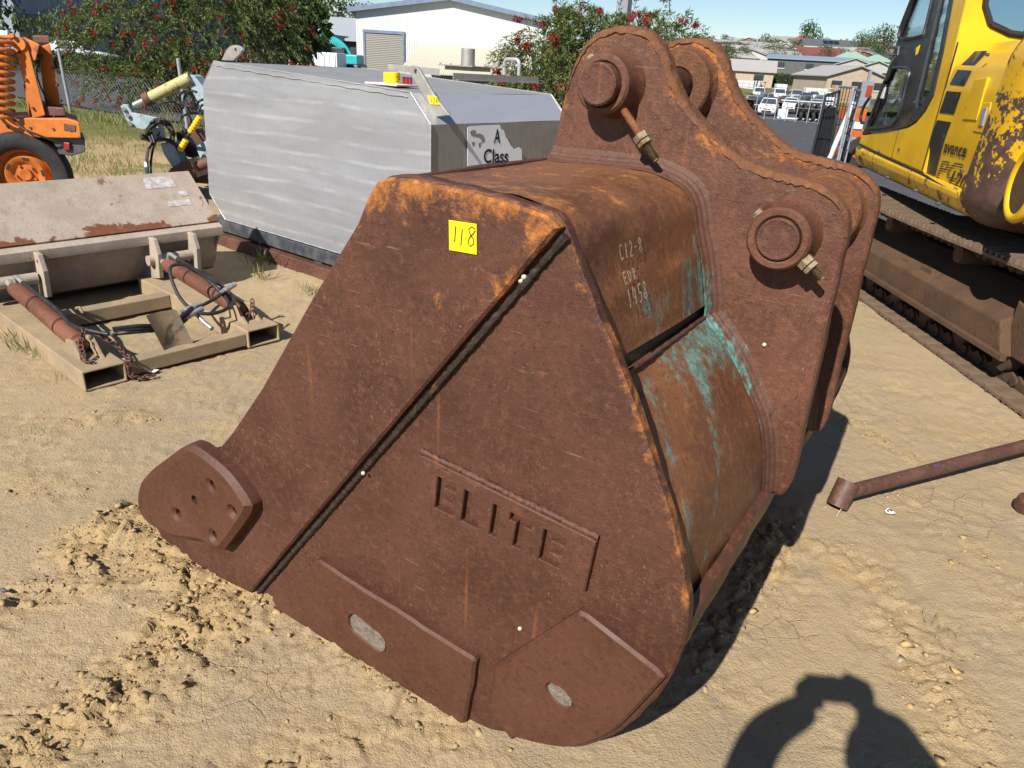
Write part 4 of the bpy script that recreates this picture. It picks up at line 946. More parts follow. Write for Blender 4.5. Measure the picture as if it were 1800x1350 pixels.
# bucket body: lip, sloping upper panel, back, floor
Q0, Q1 = -1.0, 1.50
def sheet(name, prof_, th=.014, mat=M['dust_grey'], nq=30, edge=None):
    P = np.array(prof_, float); n = len(P); V = []; A = []
    t_ = np.gradient(P, axis=0); t_ /= np.linalg.norm(t_, axis=1)[:, None]; nr = np.stack([-t_[:, 1], t_[:, 0]], 1)
    for k_ in range(2):
        for i in range(n):
            for j in range(nq + 1): V.append((Q0 + (Q1 - Q0) * j / nq, P[i, 0] + nr[i, 0] * th * k_, P[i, 1] + nr[i, 1] * th * k_)); A.append(edge(i / (n - 1), j / nq) if edge else 0)
    m = nq + 1; b = n * m
    F = [(i * m + j, i * m + j + 1, (i + 1) * m + j + 1, (i + 1) * m + j) for i in range(n - 1) for j in range(nq)] + [(b + i * m + j, b + (i + 1) * m + j, b + (i + 1) * m + j + 1, b + i * m + j + 1) for i in range(n - 1) for j in range(nq)]
    F += [(j, b + j, b + j + 1, j + 1) for j in range(nq)] + [((n - 1) * m + j, (n - 1) * m + j + 1, b + (n - 1) * m + j + 1, b + (n - 1) * m + j) for j in range(nq)]
    F += [(i * m, (i + 1) * m, b + (i + 1) * m, b + i * m) for i in range(n - 1)] + [(i * m + nq, b + i * m + nq, b + (i + 1) * m + nq, (i + 1) * m + nq) for i in range(n - 1)]
    mb_ = MB(); mb_.add(V, F); o = mb_.build(name, mat, LD); a_ = o.data.attributes.new('edge', 'FLOAT', 'POINT'); a_.data.foreach_set('value', np.array(A, np.float32)); smooth_angle(o, 35); return o
nf = 30
sheet('upper_panel', [(1.385 + .36 * i / nf, .428 + .305 * i / nf) for i in range(nf + 1)], edge=lambda f, g: max(0, 1 - f / .22) * (.35 + .75 * (math.sin(g * 19) > -.15)) * .9)
sheet('lip', [(1.40, .432), (1.345, .418), (1.32, .405), (1.318, .37), (1.322, .345)], .02)
sheet('back_panel', [(1.40, .36), (1.43, .25), (1.47, .15), (1.52, .07), (1.62, .03)], .014)
sheet('floor_panel', [(1.62, .03), (2.0, .02), (2.35, .02)], .014)
for q in (Q0, Q1 - .018):
    mb = MB(); mb.prism([(1.345, .345), (1.40, .43), (1.745, .735), (1.80, .70), (2.35, .03), (1.62, .025), (1.52, .062), (1.43, .24)], lambda a, b, c: (c, a, b), q + (.002 if q < 0 else -.0), q + .018); mb.build('end_plate', M['dust_grey'], LD, bev=.004)
for q in (.275, .965, 1.235):
    mb = MB(); mb.prism([(1.25, .395), (1.33, .40), (1.345, .34), (1.44, .22), (1.51, .07), (1.34, .11), (1.24, .13), (1.215, .30)], lambda a, b, c: (c, a, b), q, q + .03); mb.build('gusset', M['dust_grey'], LD, bev=.004)
for q in (.10, 1.09):
    mb = MB(); mb.cyl((q - .16, 1.30, .245), (q + .16, 1.30, .245), .035, n=18); mb.build('pivot_tube', M['dust_grey'], LD, smooth=40)
def plq(name, q, p, z, w, h, mat):    # decal remains on the sloping panel
    s_ = Vector((0, .36, .305)).normalized(); a0 = Vector((q, 1.385, .428)) + s_ * p + Vector((0, -.0165 * .65, .0165 * .76)); V = [a0, a0 + Vector((w, 0, 0)), a0 + Vector((w * .97, 0, 0)) + s_ * h, a0 + Vector((.02, 0, 0)) + s_ * h]
    m_ = MB(); m_.add(V, [(0, 1, 2, 3)]); return m_.build(name, mat, LD)
plq('decal', 1.13, .335, 0, .22, .10, M['white_flake']); plq('decal', 1.21, .165, 0, .18, .05, M['white_flake']); plq('decal', 1.32, .25, 0, .08, .045, M['white_flake'])
# hydraulic cylinders with pads, hoses, chain
for k, q in enumerate((.105, 1.0)):
    a, b = Vector((q, 1.17, .238)), Vector((q, .27, .155)); d = (b - a).normalized(); C_ = empty('cylinder'); C_.parent = LD
    mb = MB(); mb.lathe([(.005, 0), (.042, 0), (.047, .012), (.047, .86), (.043, .88), (.005, .90)], a, d, 26); mb.build('barrel', M['cyl_rust'], C_, smooth=40)
    mb = MB(); mb.cyl(a - d * .14, a, .022, n=16); mb.build('rod', M['zinc'], C_, smooth=40)
    mb = MB(); mb.cyl(b - d * .03, b + d * .03, .03, n=16); mb.build('eye', M['cyl_rust'], C_, smooth=40)
    for dq in (-.045, .045):
        mb = MB(); mb.prism([(.10, .100), (.36, .100), (.30, .185), (.22, .195), (.14, .125)], lambda x, y, c: (c, x, y), q + dq - .01, q + dq + .01); mb.build('pad_eye', M['dust_tan'], LD, bev=.004)
    mb = MB(); mb.cyl(a + Vector((0, -.03, .045)), a + Vector((0, -.05, .085)), .013, n=10); mb.tube([a + Vector((0, -.05, .075)), a + Vector((0, -.08, .085)), a + Vector((0, -.16, .07))], .013, 10); mb.build('hose_fitting', M['zinc'], LD, smooth=40)
    hp = catmull([a + Vector((0, -.15, .073)), a + Vector((.01, -.35, .045)), a + Vector((.015, -.6, .02)), b + Vector((.01, .12, .07)), b + Vector((.03 if k == 0 else -.04, -.02, .075)), b + Vector((.10 if k == 0 else -.12, -.12, .06))], 8)
    mb = MB(); mb.tube(hp, .011, 8); mb.build('hose', M['rubber'], LD, smooth=60)
    for f in (.35, .75):
        c0 = a + d * .9 * f; mb = MB(); mb.tube([c0 + Vector((.049 * math.cos(t), 0, .05 * math.sin(t) + .006)) for t in np.linspace(0, 6.28, 18)], .003, 5); mb.build('cable_tie', M['rubber'], LD)
for j in range(3):
    pts = catmull([(.24, .18, .20 + .014 * j), (.36, .16, .19 + .016 * j), (.52, .17, .165 + .012 * j), (.62, .2, .175 + .02 * j), (.70, .25, .21 + .01 * j)], 8); mb = MB(); mb.tube(pts, .0105, 8); mb.build('hose', M['rubber'], LD, smooth=60)
for j, hh in enumerate((.40, .33)):
    pts = catmull([(.70, .25, .21 + .02 * j), (.69, .38, .28), (.73, .52, hh), (.84, .50, hh - .01), (.93, .38, .27), (.92, .24, .20), (.80, .19, .19 + .02 * j), (.72, .22, .20 + .015 * j)] if j == 0 else [(.74, .26, .22), (.83, .27, .24), (.92, .32, .25), (.97, .33, .27)], 8); mb = MB(); mb.tube(pts, .0105, 8); mb.build('hose', M['rubber'], LD, smooth=60)
for c0, d0, L_ in (((.66, .22, .195), (.10, .03, .015), 1), ((.67, .27, .215), (.1, .02, .01), 1), ((.26, .18, .205), (.09, -.01, 0), 1), ((.95, .33, .265), (.08, .02, .02), 1)):
    mb = MB(); c0 = Vector(c0); d0 = Vector(d0); mb.cyl(c0, c0 + d0, .0165, n=12); mb.cyl(c0 - d0 * .35, c0, .013, n=6); mb.build('hose_fitting', M['zinc'], LD, smooth=30)
mb = MB(); mb.tube([(.72, .26, .19), (.735, .20, .15), (.745, .13, .125)], [.012, .013, .015], 10); mb.build('spigot', M['zinc'], LD, smooth=40)
M['guard'] = pm('scraped_guard_plate', (.30, .23, .15), (.2, .16, .11), 8, .5, .2, .3, 90, dirt=(.06, .05, .04), dscale=7)
V = []
for i in range(9):
    for j in range(5):
        f, g = i / 8, j / 4 - .5; V.append((.525 + g * .16 - .05 * f, .06 + .05 * f + .03 * math.cos(g * 2.6), .07 + .21 * f))
nV = len(V); V += [(a, b + .008, c) for a, b, c in V]; F = [(i * 5 + j, i * 5 + j + 1, i * 5 + j + 6, i * 5 + j + 5) for i in range(8) for j in range(4)]; F += [tuple(x + nV for x in f[::-1]) for f in F]
mb = MB(); mb.add(V, F); mb.build('guard_plate', M['guard'], LD, smooth=50, fix=False)
def chain_links(pts, r=.0042, L_=.034, w=.022, parent=LD):
    pts = subdivide_poly(np.array(pts), .004, False); d = np.r_[0, np.cumsum(np.linalg.norm(np.diff(pts, axis=0), axis=1))]; n = int(d[-1] / (L_ * .72))
    for i in range(n):
        c = Vector([np.interp((i + .5) * L_ * .72, d, pts[:, k_]) for k_ in range(3)]); e_ = Vector([np.interp((i + .9) * L_ * .72, d, pts[:, k_]) for k_ in range(3)])
        t_ = (e_ - c).normalized(); s_ = t_.cross(Vector((0, 0, 1)) if i % 2 else Vector((.3, 1, .2))).normalized()
        mb = MB(); mb.tube([c + t_ * (L_ / 2) * math.cos(a) + s_ * (w / 2) * math.sin(a) for a in np.linspace(0, 2 * math.pi, 13)], r, 6, False); mb.build('chain_link', M['chain'], parent, smooth=60)
chain_links([(.13, .25, .235), (.07, .16, .19), (.05, .09, .13), (.09, .05, .12)])
chain_links([(.16, .22, .22), (.24, .16, .14), (.235, .03, .115), (.215, -.012, .09), (.22, -.02, .02), (.27, -.03, .012), (.33, -.04, .012)])
chain_links([(1.05, .20, .22), (1.02, .16, .17), (.98, .17, .13)])

# ------------------------------------------------------------------ foliage
def leaf_material(name, stops, rough=.55, trans=True):
    t = T(name); r = t.n('ShaderNodeNewGeometry').outputs['Random Per Island']
    c = t.ramp(r, stops); t.out(c, rough, 0, None, .35)
    if trans:
        tb = t.n('ShaderNodeBsdfTranslucent'); t.put(tb.inputs[0], t.mix(.5, c, (.14, .2, .03))); mx = t.n('ShaderNodeMixShader'); mx.inputs[0].default_value = .25
        t.nt.links.new(t.b.outputs[0], mx.inputs[1]); t.nt.links.new(tb.outputs[0], mx.inputs[2]); t.nt.links.new(mx.outputs[0], t.nt.nodes['Material Output'].inputs[0])
    return t.m
M['leaf_bottle'] = leaf_material('bottlebrush_leaf', [(0, (.04, .062, .016)), (.4, (.07, .10, .026)), (.75, (.12, .145, .045)), (1, (.22, .21, .075))])
M['leaf_dark'] = leaf_material('dark_leaf', [(0, (.02, .045, .010)), (.5, (.045, .085, .018)), (1, (.085, .13, .03))])
M['leaf_mid'] = leaf_material('mid_leaf', [(0, (.035, .05, .016)), (.5, (.06, .08, .025)), (1, (.10, .115, .04))])
M['leaf_olive'] = leaf_material('olive_leaf', [(0, (.06, .06, .025)), (.5, (.10, .095, .04)), (1, (.15, .13, .06))])
M['leaf_pine'] = leaf_material('pine_leaf', [(0, (.016, .026, .014)), (.5, (.03, .045, .022)), (1, (.05, .065, .03))])
M['leaf_light'] = leaf_material('light_leaf', [(0, (.09, .13, .03)), (.5, (.14, .19, .045)), (1, (.2, .25, .07))])
M['flower'] = leaf_material('red_bottlebrush', [(0, (.16, .010, .012)), (.5, (.28, .018, .018)), (1, (.40, .04, .03))], .6, True)
M['bark'] = pm('bark', (.10, .075, .05), (.06, .045, .03), 8, .9, 0, .8, 30)
M['grass'] = leaf_material('grass_blade', [(0, (.07, .10, .02)), (.5, (.13, .16, .035)), (.8, (.26, .24, .08)), (1, (.40, .33, .15))])
def leaf_quads(P, D, L, W, rng):
    """pointed leaf quads at P along D"""
    n = len(P); D = D / (np.linalg.norm(D, axis=1)[:, None] + 1e-9); s = np.cross(D, rng.normal(size=(n, 3))); s /= np.linalg.norm(s, axis=1)[:, None] + 1e-9
    L = np.asarray(L).reshape(-1, 1) * np.ones((n, 1)); W = np.asarray(W).reshape(-1, 1) * np.ones((n, 1))
    V = np.stack([P, P + D * L * .45 + s * W / 2, P + D * L, P + D * L * .45 - s * W / 2], 1).reshape(-1, 3)
    return V, np.arange(4 * n).reshape(n, 4)
def bottlebrush(root, lobes, nb, seed, flowers=120, leafs=46, Ls=.12, Ws=.024):
    """lobes: list of (centre, radii); branchlets droop from the lobes' outer halves"""
    rng = np.random.default_rng(seed); LP = []; LD_ = []; FP = []; FD = []
    wts = np.array([l[1][0] * l[1][2] for l in lobes]); wts /= wts.sum(); tips = []
    for k in range(nb):
        c, r = lobes[rng.choice(len(lobes), p=wts)]; d = rng.normal(size=3); d /= np.linalg.norm(d); f = rng.uniform(.35, 1.0) ** .5
        p = np.array(c) + d * np.array(r) * f; dr = d * np.array([1, 1, .6]) + rng.normal(size=3) * .4 + np.array([0, 0, .15]); dr /= np.linalg.norm(dr)
        ln = rng.uniform(.35, .75); t = np.linspace(0, 1, leafs)[:, None]
        q = p + dr * ln * t + np.array([0, 0, -1]) * ln * .55 * t ** 2; LP.append(q); dd = dr + np.array([0, 0, -1.1]) * t + rng.normal(size=(leafs, 3)) * .75; LD_.append(dd); tips.append((q[-1], dd[-1], d, f))
    LP = np.concatenate(LP); LD_ = np.concatenate(LD_); V, F = leaf_quads(LP, LD_, Ls * rng.uniform(.6, 1.2, len(LP)), Ws, rng)
    link('crown', mesh_np('crown', V, F), M['leaf_bottle'], root)
    idx = [i for i in range(len(tips)) if tips[i][3] > .8]; rng.shuffle(idx)
    for i in idx[:flowers]:
        p, dd, d, f = tips[i]; ax = np.array(dd) / np.linalg.norm(dd); n = 70; t = rng.uniform(0, .16, n)[:, None]; rd = rng.normal(size=(n, 3)); rd -= (rd @ ax)[:, None] * ax; rd /= np.linalg.norm(rd, axis=1)[:, None]
        FP.append(p + ax * t); FD.append(rd + ax * .3)
    if FP:
        FP = np.concatenate(FP); FD = np.concatenate(FD); V, F = leaf_quads(FP, FD, .066, .017, rng); o = link('flower_spikes', mesh_np('flower_spikes', V, F), M['flower'], root); o['kind'] = 'stuff'
    return tips
def trunk(root, base, heads, r0, seed=0, mat=None):
    rng = random.Random(seed); mb = MB(); base = Vector(base)
    for h in heads:
        h = Vector(h); m1 = base.lerp(h, .35) + Vector((rng.uniform(-.2, .2), rng.uniform(-.2, .2), .3)) * min(1, (h - base).length * .3); pts = catmull([base, m1, base.lerp(h, .7) + Vector((0, 0, .1)), h], 5)
        mb.tube(pts, [r0 * (1 - .85 * i / (len(pts) - 1)) for i in range(len(pts))], 7)
    return mb.build('trunk', mat or M['bark'], root, smooth=60)
def crown_mesh(name, seed, kind='round', n=900, leaf=.34):
    """unit-height tree crown made of leaf clumps (base at z=0, height 1)"""
    rng = np.random.default_rng(seed); P = []; D = []
    ncl = 26
    for k in range(ncl):
        if kind == 'round': d = rng.normal(size=3); d /= np.linalg.norm(d); c = np.array([0, 0, .58]) + d * np.array([.40, .40, .36]) * rng.uniform(.45, 1.0); cr = rng.uniform(.10, .19)
        elif kind == 'wide': d = rng.normal(size=3); d /= np.linalg.norm(d); c = np.array([0, 0, .55]) + d * np.array([.75, .75, .34]) * rng.uniform(.4, 1.0); cr = rng.uniform(.12, .22)
        elif kind == 'pine': z = rng.uniform(.18, .97); rr = (1 - z) * .30 * rng.uniform(.5, 1.1); a = rng.uniform(0, 6.28); c = np.array([rr * math.cos(a), rr * math.sin(a), z]); cr = .07 + .06 * (1 - z)
        else: z = rng.uniform(.30, .95); a = rng.uniform(0, 6.28); rr = rng.uniform(.02, .16); c = np.array([rr * math.cos(a), rr * math.sin(a), z]); cr = rng.uniform(.05, .10)
        m = n // ncl; q = rng.normal(size=(m, 3)); q /= np.linalg.norm(q, axis=1)[:, None]; q *= rng.uniform(.4, 1, (m, 1)) ** .5 * cr; P.append(c + q); D.append(q + rng.normal(size=(m, 3)) * cr * .6 + np.array([0, 0, -.02]))
    P = np.concatenate(P); D = np.concatenate(D); V, F = leaf_quads(P, D, leaf * .16 * rng.uniform(.6, 1.4, len(P)), leaf * .09, rng); return mesh_np(name, V, F)
def trunk_mesh(name, h=.55, r=.035):
    mb = MB(); mb.tube([(0, 0, -.03), (.01, 0, .2), (0, .01, h)], [r, r * .75, r * .35], 6)
    for a in (0, 2.1, 4.2): mb.tube([(0, 0, .25), (.12 * math.cos(a), .12 * math.sin(a), .45), (.24 * math.cos(a), .24 * math.sin(a), .62)], [r * .5, r * .35, r * .15], 5)
    me = bpy.data.meshes.new(name); me.from_pydata(mb.v, [], mb.f); me.update(); me.materials.append(M['bark']); return me
class _Trees(dict):
    def __missing__(s, key):
        kind, mt = key; out = []
        for v in range(2):
            me_ = crown_mesh('crown', 40 + len(s) * 3 + v, kind, 1200); me_.materials.append(M[mt]); out.append(me_)
        s[key] = out; return out
TREE = _Trees()
TRUNK = trunk_mesh('trunk'); TREE_N = [0]
def tree(pos, h, key, label, group=None, name='tree', wide=1.0):
    TREE_N[0] += 1; rt = empty(name, pos, TREE_N[0] * 1.7, label, 'tree', group); rt.scale = (h * wide, h * wide, h)
    link('crown', TREE[key][TREE_N[0] % 2], None, rt); link('trunk', TRUNK, None, rt); return rt

# ------------------------------------------------------------------ left background: fence, road, bottlebrush, buildings
M['asphalt'] = pm('grey_asphalt', (.075, .075, .078), (.055, .055, .058), 3, .85, 0, .5, 90, .3, dirt=(.16, .15, .13), dscale=1.2, dthr=.6)
def strip_sheet(name, poly, mat, lift=.02, step=2.5, label=None):
    P = subdivide_poly(np.array(poly), step); V2, F, _ = fill(P, (), step); V = [(a, b, terrain(a, b) + lift) for a, b in V2]
    o = link(name, mesh_np(name, V, F), mat, smooth=True); tag(o, kind='structure'); return o
def gp(x, y): p = on_land(x, y); return (p.x, p.y)
strip_sheet('road', [(-60, 52), (-9.2, 17.6), (2, 10.8), (9, 22), (-6, 30), (-50, 62)], M['asphalt'], .02)
strip_sheet('driveway', [(-52, 66), (-6, 33), (14, 34), (40, 80), (20, 100), (-60, 100)], M['asphalt'], .02)
M['concrete'] = pm('pale_concrete', (.36, .33, .28), (.28, .26, .23), 4, .9, 0, .4, 40)
kb = MB(); kb.bar((-52, 64.3, .06), (-6, 31.6, .06), .45, .14); o = kb.build('kerb', M['concrete']); tag(o, kind='structure')
M['galv'] = pm('galvanised_steel', (.34, .36, .39), (.27, .29, .31), 12, .5, .4, .15, 80)
FN = empty('chain_link_fence', (-9.5, 16.6, 0), 0, 'low chain-link wire fence with round galvanised posts along the road', 'fence')
fa, fb = Vector((-15.5, 20.6, 0)), Vector((-3.2, 12.2, 0)); fd = (fb - fa); fL = fd.length; fd.normalize(); f0 = Vector((-9.5, 16.6, 0))
pp = on_z(138, 201); tpost = (pp - fa).dot(fd)
for k in range(-3, 4):
    t = tpost + k * 4.6
    if 0 <= t <= fL:
        a = fa + fd * t - f0; mb = MB(); mb.cyl(a + Vector((0, 0, -.05)), a + Vector((-.02, 0, 1.32)), .035, n=14); mb.lathe([(.037, 0), (.037, .02), (.02, .035), (.001, .04)], a + Vector((-.02, 0, 1.315)), (0, 0, 1), 14); mb.build('post', M['galv'], FN, smooth=40)
mb = MB(); hM = .92; pit = .12; n = int(fL / pit)
def wire(p, q, r=.0013): mb.tube([p, q], r, 3, False)
for i in range(-int(hM / pit), n):
    for s_ in (0, 1):
        t0, t1 = i * pit, i * pit + hM; z0, z1 = (0.0, hM) if s_ == 0 else (hM, 0.0)
        if t0 < 0: f = -t0 / (t1 - t0); z0 = z0 + (z1 - z0) * f; t0 = 0
        if t1 > fL: f = (fL - t0) / (t1 - t0); z1 = z0 + (z1 - z0) * f; t1 = fL
        wire(fa + fd * t0 - f0 + Vector((0, 0, z0)), fa + fd * t1 - f0 + Vector((0, 0, z1)))
wire(fa - f0 + Vector((0, 0, hM)), fb - f0 + Vector((0, 0, hM)), .004); M['wire'] = pm('dull_wire', (.13, .135, .14), None, 5, .6, .3, 0); o = mb.build('wire_mesh', M['wire'], FN, fix=False); o['kind'] = 'stuff'

B1 = empty('bottlebrush_tree', on_y(300, 190, 20), 0, 'large bottlebrush tree with red flower spikes behind the silver tank, left', 'tree', 'flowering bottlebrushes')
c0 = Vector(B1.location)
def lo(x, y, Y): return tuple(on_y(x, y, Y) - c0)
lobes = [(lo(330, 30, 20), (2.5, 2.0, 1.5)), (lo(230, 90, 19.3), (1.5, 1.3, 1.0)), (lo(420, 80, 20), (1.6, 1.6, 1.2)), (lo(190, 40, 19.7), (.75, .8, .45)), (lo(300, 140, 19.2), (1.4, 1.0, .55)), (lo(250, 150, 19.2), (.5, .5, .35)), (lo(340, -60, 20.5), (2.3, 2.0, 1.4)), (lo(420, -20, 20.5), (1.6, 1.6, 1.0))]
bottlebrush(B1, lobes, 1500, 5, 260)
trunk(B1, (0, 0, -.1), [lo(330, 30, 20), lo(230, 90, 19.5), lo(420, 80, 20), lo(300, 130, 19.6), lo(200, 50, 19.8), lo(340, -60, 20.5)], .16, 3)
B2 = empty('bottlebrush_tree', on_y(1040, 230, 13), 0, 'bottlebrush shrub with red flower spikes behind the bucket ears', 'tree', 'flowering bottlebrushes')
B2.location.z = 0; c0 = Vector(B2.location)
lobes = [(lo(1000, 105, 13), (.95, .8, .60)), (lo(1090, 95, 13), (1.0, .8, .62)), (lo(950, 125, 12.8), (.45, .5, .45)), (lo(1160, 85, 13.2), (.55, .5, .42)), (lo(1040, 62, 13), (.5, .5, .28)), (lo(1040, 180, 13), (1.1, .8, .8))]
bottlebrush(B2, lobes, 900, 9, 150, 40, .10, .018); trunk(B2, (0, 0, -.1), [lo(1000, 105, 13), lo(1090, 95, 13), lo(950, 125, 12.8), lo(1160, 90, 13.2)], .08, 4)
# taller whips above the shrub
rng = np.random.default_rng(8); WP = []; WD = []; mbw = MB()
for (xa, ya, xb, yb) in ((1030, 60, 1016, 8), (1060, 55, 1066, 28), (1040, 60, 1040, 20), (1150, 70, 1165, 35), (1120, 60, 1128, 30), (1175, 75, 1195, 45), (985, 62, 975, 40), (940, 100, 925, 85)):
    a, b = on_y(xa, ya, 13) - c0, on_y(xb, yb, 13) - c0; mbw.tube([a, b], [.008, .002], 4); t = rng.uniform(0, 1, (60, 1)); WP.append(np.array(a) + (np.array(b) - np.array(a)) * t); WD.append(np.array(b - a) * .8 + rng.normal(size=(60, 3)) * .35)
V, F = leaf_quads(np.concatenate(WP), np.concatenate(WD), .11, .016, rng); link('shoots', mesh_np('shoots', V, F), M['leaf_bottle'], B2)['kind'] = 'stuff'; mbw.build('twigs', M['bark'], B2)
# rounder dark tree right of the big bottlebrush, and shrubs by the grey building
p = on_y(505, 150, 27); p.z = 0
t_ = tree(p, 4.6, ('round', 'leaf_dark'), 'rounded glossy dark green tree beside the big bottlebrush', 'trees around the yard', wide=.72)
rt = t_; me_ = crown_mesh('crown', 77, 'round', 5200, .42); me_.materials.append(M['leaf_dark']); [setattr(c, 'data', me_) for c in ALLOBJ() if c.parent == rt and c.name.startswith('crown')]
p = on_y(0, 120, 34); p.z = 0; tree(p, 7.5, ('round', 'leaf_dark'), 'dark tree in shade at the top left corner by the grey building', 'trees around the yard', wide=.5)
p = on_y(120, 100, 44); p.z = 0; tree(p, 3.6, ('wide', 'leaf_mid'), 'dull green shrub against the grey building wall', 'trees around the yard', wide=.8)
hd = empty('clipped_hedge', on_y(150, 128, 36), 0, 'low dark clipped hedge along the road behind the orange machine', 'hedge'); hd.location.z = 0
rng = np.random.default_rng(6); n = 9000; P_ = rng.uniform(-1, 1, (n, 3)) * np.array([4.2, .5, .42]) + (0, 0, .5); V, F = leaf_quads(P_, rng.normal(size=(n, 3)), .12, .07, rng); link('foliage', mesh_np('foliage', V, F), M['leaf_dark'], hd)
mb = MB(); mb.box((0, 0, .42), (8.2, .8, .8)); M['hedge_core'] = pm('hedge_twigs', (.02, .028, .012), (.012, .016, .008), 9, .95, 0, .8, 20); mb.build('twigs', M['hedge_core'], hd)

# buildings on the left and centre
def clad(name, c1, c2, scale, direction='X', rough=.5, amt=.5):
    t = T(name); w = t.wave(scale, 0, None, direction); n = t.noise(1.2, 4, .6)
    c = t.mix(t.math('MULTIPLY', t.step(w, .75, .95), amt), c1, c2); c = t.mix(t.math('MULTIPLY', t.step(n, .5, .7), .25), c, tuple(x * .82 for x in c1))
    return t.out(c, rough, 0, t.bump(w, .5, .03), .4)
M['white_clad'] = clad('white_ribbed_steel', (.56, .56, .55), (.42, .43, .45), 2.4)
M['cream_clad'] = clad('cream_ribbed_roof', (.50, .46, .36), (.37, .34, .26), 2.2)
M['roller'] = clad('roller_door', (.24, .22, .19), (.15, .14, .12), 2.6, 'Z')
M['grey_wall'] = pm('blue_grey_wall', (.22, .24, .28), (.19, .21, .25), 1, .7, 0, .1, 10)
M['dark_clad'] = pm('charcoal_cladding', (.045, .05, .06), (.035, .04, .045), 1, .6, 0, .1, 10)
M['roof_grey'] = clad('grey_steel_roof', (.36, .38, .40), (.27, .29, .31), 1.2)
M['trim_blue'] = pm('blue_grey_trim', (.17, .22, .30), None, 2, .5, 0, 0)
M['glass'] = pm('window_glass', (.03, .04, .05), (.05, .06, .07), 3, .12, 0, 0, 10, .6)
SH = empty('white_shed', (0, 0, 0), 0, 'large white ribbed steel shed with a closed roller door', 'shed')
Ys = 58.0; pl_, pk, pr = on_y(625, 20, Ys), on_y(785, -2, Ys), on_y(955, 46, Ys); basez = 0.0
SH.location = (pl_.x, Ys, 0); w_ = pr.x - pl_.x; hl, hk, hr = pl_.z, pk.z, pr.z; hl = hr = (hl + hr) / 2 + .2; kx = w_ / 2; sl = (hk - hl)
mb = MB(); mb.prism([(0, 0), (w_, 0), (w_, hl), (kx, hk), (0, hl)], lambda a, b, c: (a, c, b), 0, 26); mb.build('wall', M['white_clad'], SH)
for s_ in (0, 1):
    mb = MB(); xe = -.5 if s_ == 0 else w_ + .5; ze = hl - .5 * sl / kx
    mb.hexa([(xe, -.4, ze + .04), (kx, -.4, hk + .04), (kx, 26.4, hk + .04), (xe, 26.4, ze + .04), (xe, -.4, ze + .2), (kx, -.4, hk + .2), (kx, 26.4, hk + .2), (xe, 26.4, ze + .2)]); rf = mb.build('roof', M['roof_grey'], SH)
    mb = MB(); mb.bar((xe, -.42, ze + .06), (kx, -.42, hk + .06), .06, .3, (0, 1, 0) if False else (0, 0, 1)); mb.build('barge_board', M['trim_blue'], rf)
    if s_ == 0:
        mb = MB(); mb.lathe([(.7, 0), (.7, .35), (.85, .45), (.5, .6), (.001, .65)], (kx * .47, 3, hl + (hk - hl) * .47 + .15), (0, 0, 1), 16); mb.build('roof_vent', M['roof_grey'], rf, smooth=40)
dl, dr = on_y(642, 57, Ys), on_y(708, 61, Ys); x0 = dl.x - pl_.x; x1 = dr.x - pl_.x; dh = dl.z
mb = MB(); mb.box(((x0 + x1) / 2, -.03, dh / 2), (x1 - x0, .1, dh)); dd = mb.build('roller_door', M['roller'], SH)
for xx in (x0 - .07, x1 + .07):
    mb = MB(); mb.box((xx, -.06, dh / 2), (.14, .16, dh)); mb.build('door_frame', M['trim_blue'], dd)
mb = MB(); mb.box(((x0 + x1) / 2, -.06, dh + .1), (x1 - x0 + .3, .18, .2)); mb.build('door_header', M['trim_blue'], dd)
LT = empty('lean_to_roof', (0, 0, 0), 0, 'cream corrugated lean-to roof in front of the white shed', 'roof'); a, b = on_y(738, 81, Ys - .2), on_y(935, 92, Ys - .2); c_, d_ = on_y(700, 128, Ys - 7), on_y(935, 140, Ys - 7); LT.location = (c_.x, Ys - 7, 0)
q_ = lambda p: tuple(p - LT.location)
mb = MB(); up_ = Vector((0, 0, .12)); mb.hexa([q_(c_), q_(d_), q_(b), q_(a), q_(c_ + up_), q_(d_ + up_), q_(b + up_), q_(a + up_)]); mb.build('roof_sheet', M['cream_clad'], LT)
for xx in (0.2, d_.x - c_.x - .2):
    mb = MB(); mb.bar((xx, .2, 0), (xx, .2, c_.z), .12, .12, (0, 1, 0)); mb.build('post', M['galv'], LT)
GB = empty('grey_building', (0, 0, 0), 0, 'plain blue-grey wall of a tall building at the top left', 'building'); a = on_y(38, 80, 46); GB.location = (a.x, 46, 0); GB.rotation_euler = (0, 0, math.atan2(.93, .37))
mb = MB(); mb.box((13, 4, 4.2), (26, 8, 8.4)); mb.build('wall', M['grey_wall'], GB)
for xx in (6.5, 13, 19.5):
    mb = MB(); mb.box((xx, -.02, 4.2), (.10, .06, 8.4)); mb.build('wall_joint', M['dark_clad'], GB)
mb = MB(); mb.box((1.2, -.03, 2.0), (2.0, .08, 1.4)); wn = mb.build('window', M['glass'], GB)
DB = empty('charcoal_building', (0, 0, 0), 0, 'low charcoal building with a grey roof behind the teal excavator', 'building'); a, b = on_y(545, 66, 75), on_y(640, 74, 75); DB.location = (a.x - 6, 75, 0); w_ = b.x - a.x + 8
mb = MB(); mb.box((w_ / 2, 5, b.z / 2), (w_, 10, b.z)); mb.build('wall', M['dark_clad'], DB); mb = MB(); mb.hexa([(-.5, -.5, b.z), (w_ + .5, -.5, b.z), (w_ + .5, 10, b.z + 2.2), (-.5, 10, b.z + 2.2), (-.5, -.5, b.z + .2), (w_ + .5, -.5, b.z + .2), (w_ + .5, 10, b.z + 2.4), (-.5, 10, b.z + 2.4)]); mb.build('roof', M['roof_grey'], DB)
for xx in (8, 11, 14):
    mb = MB(); mb.box((xx, -.05, 1.6), (1.6, .1, 1.2)); mb.build('window', M['glass'], DB)
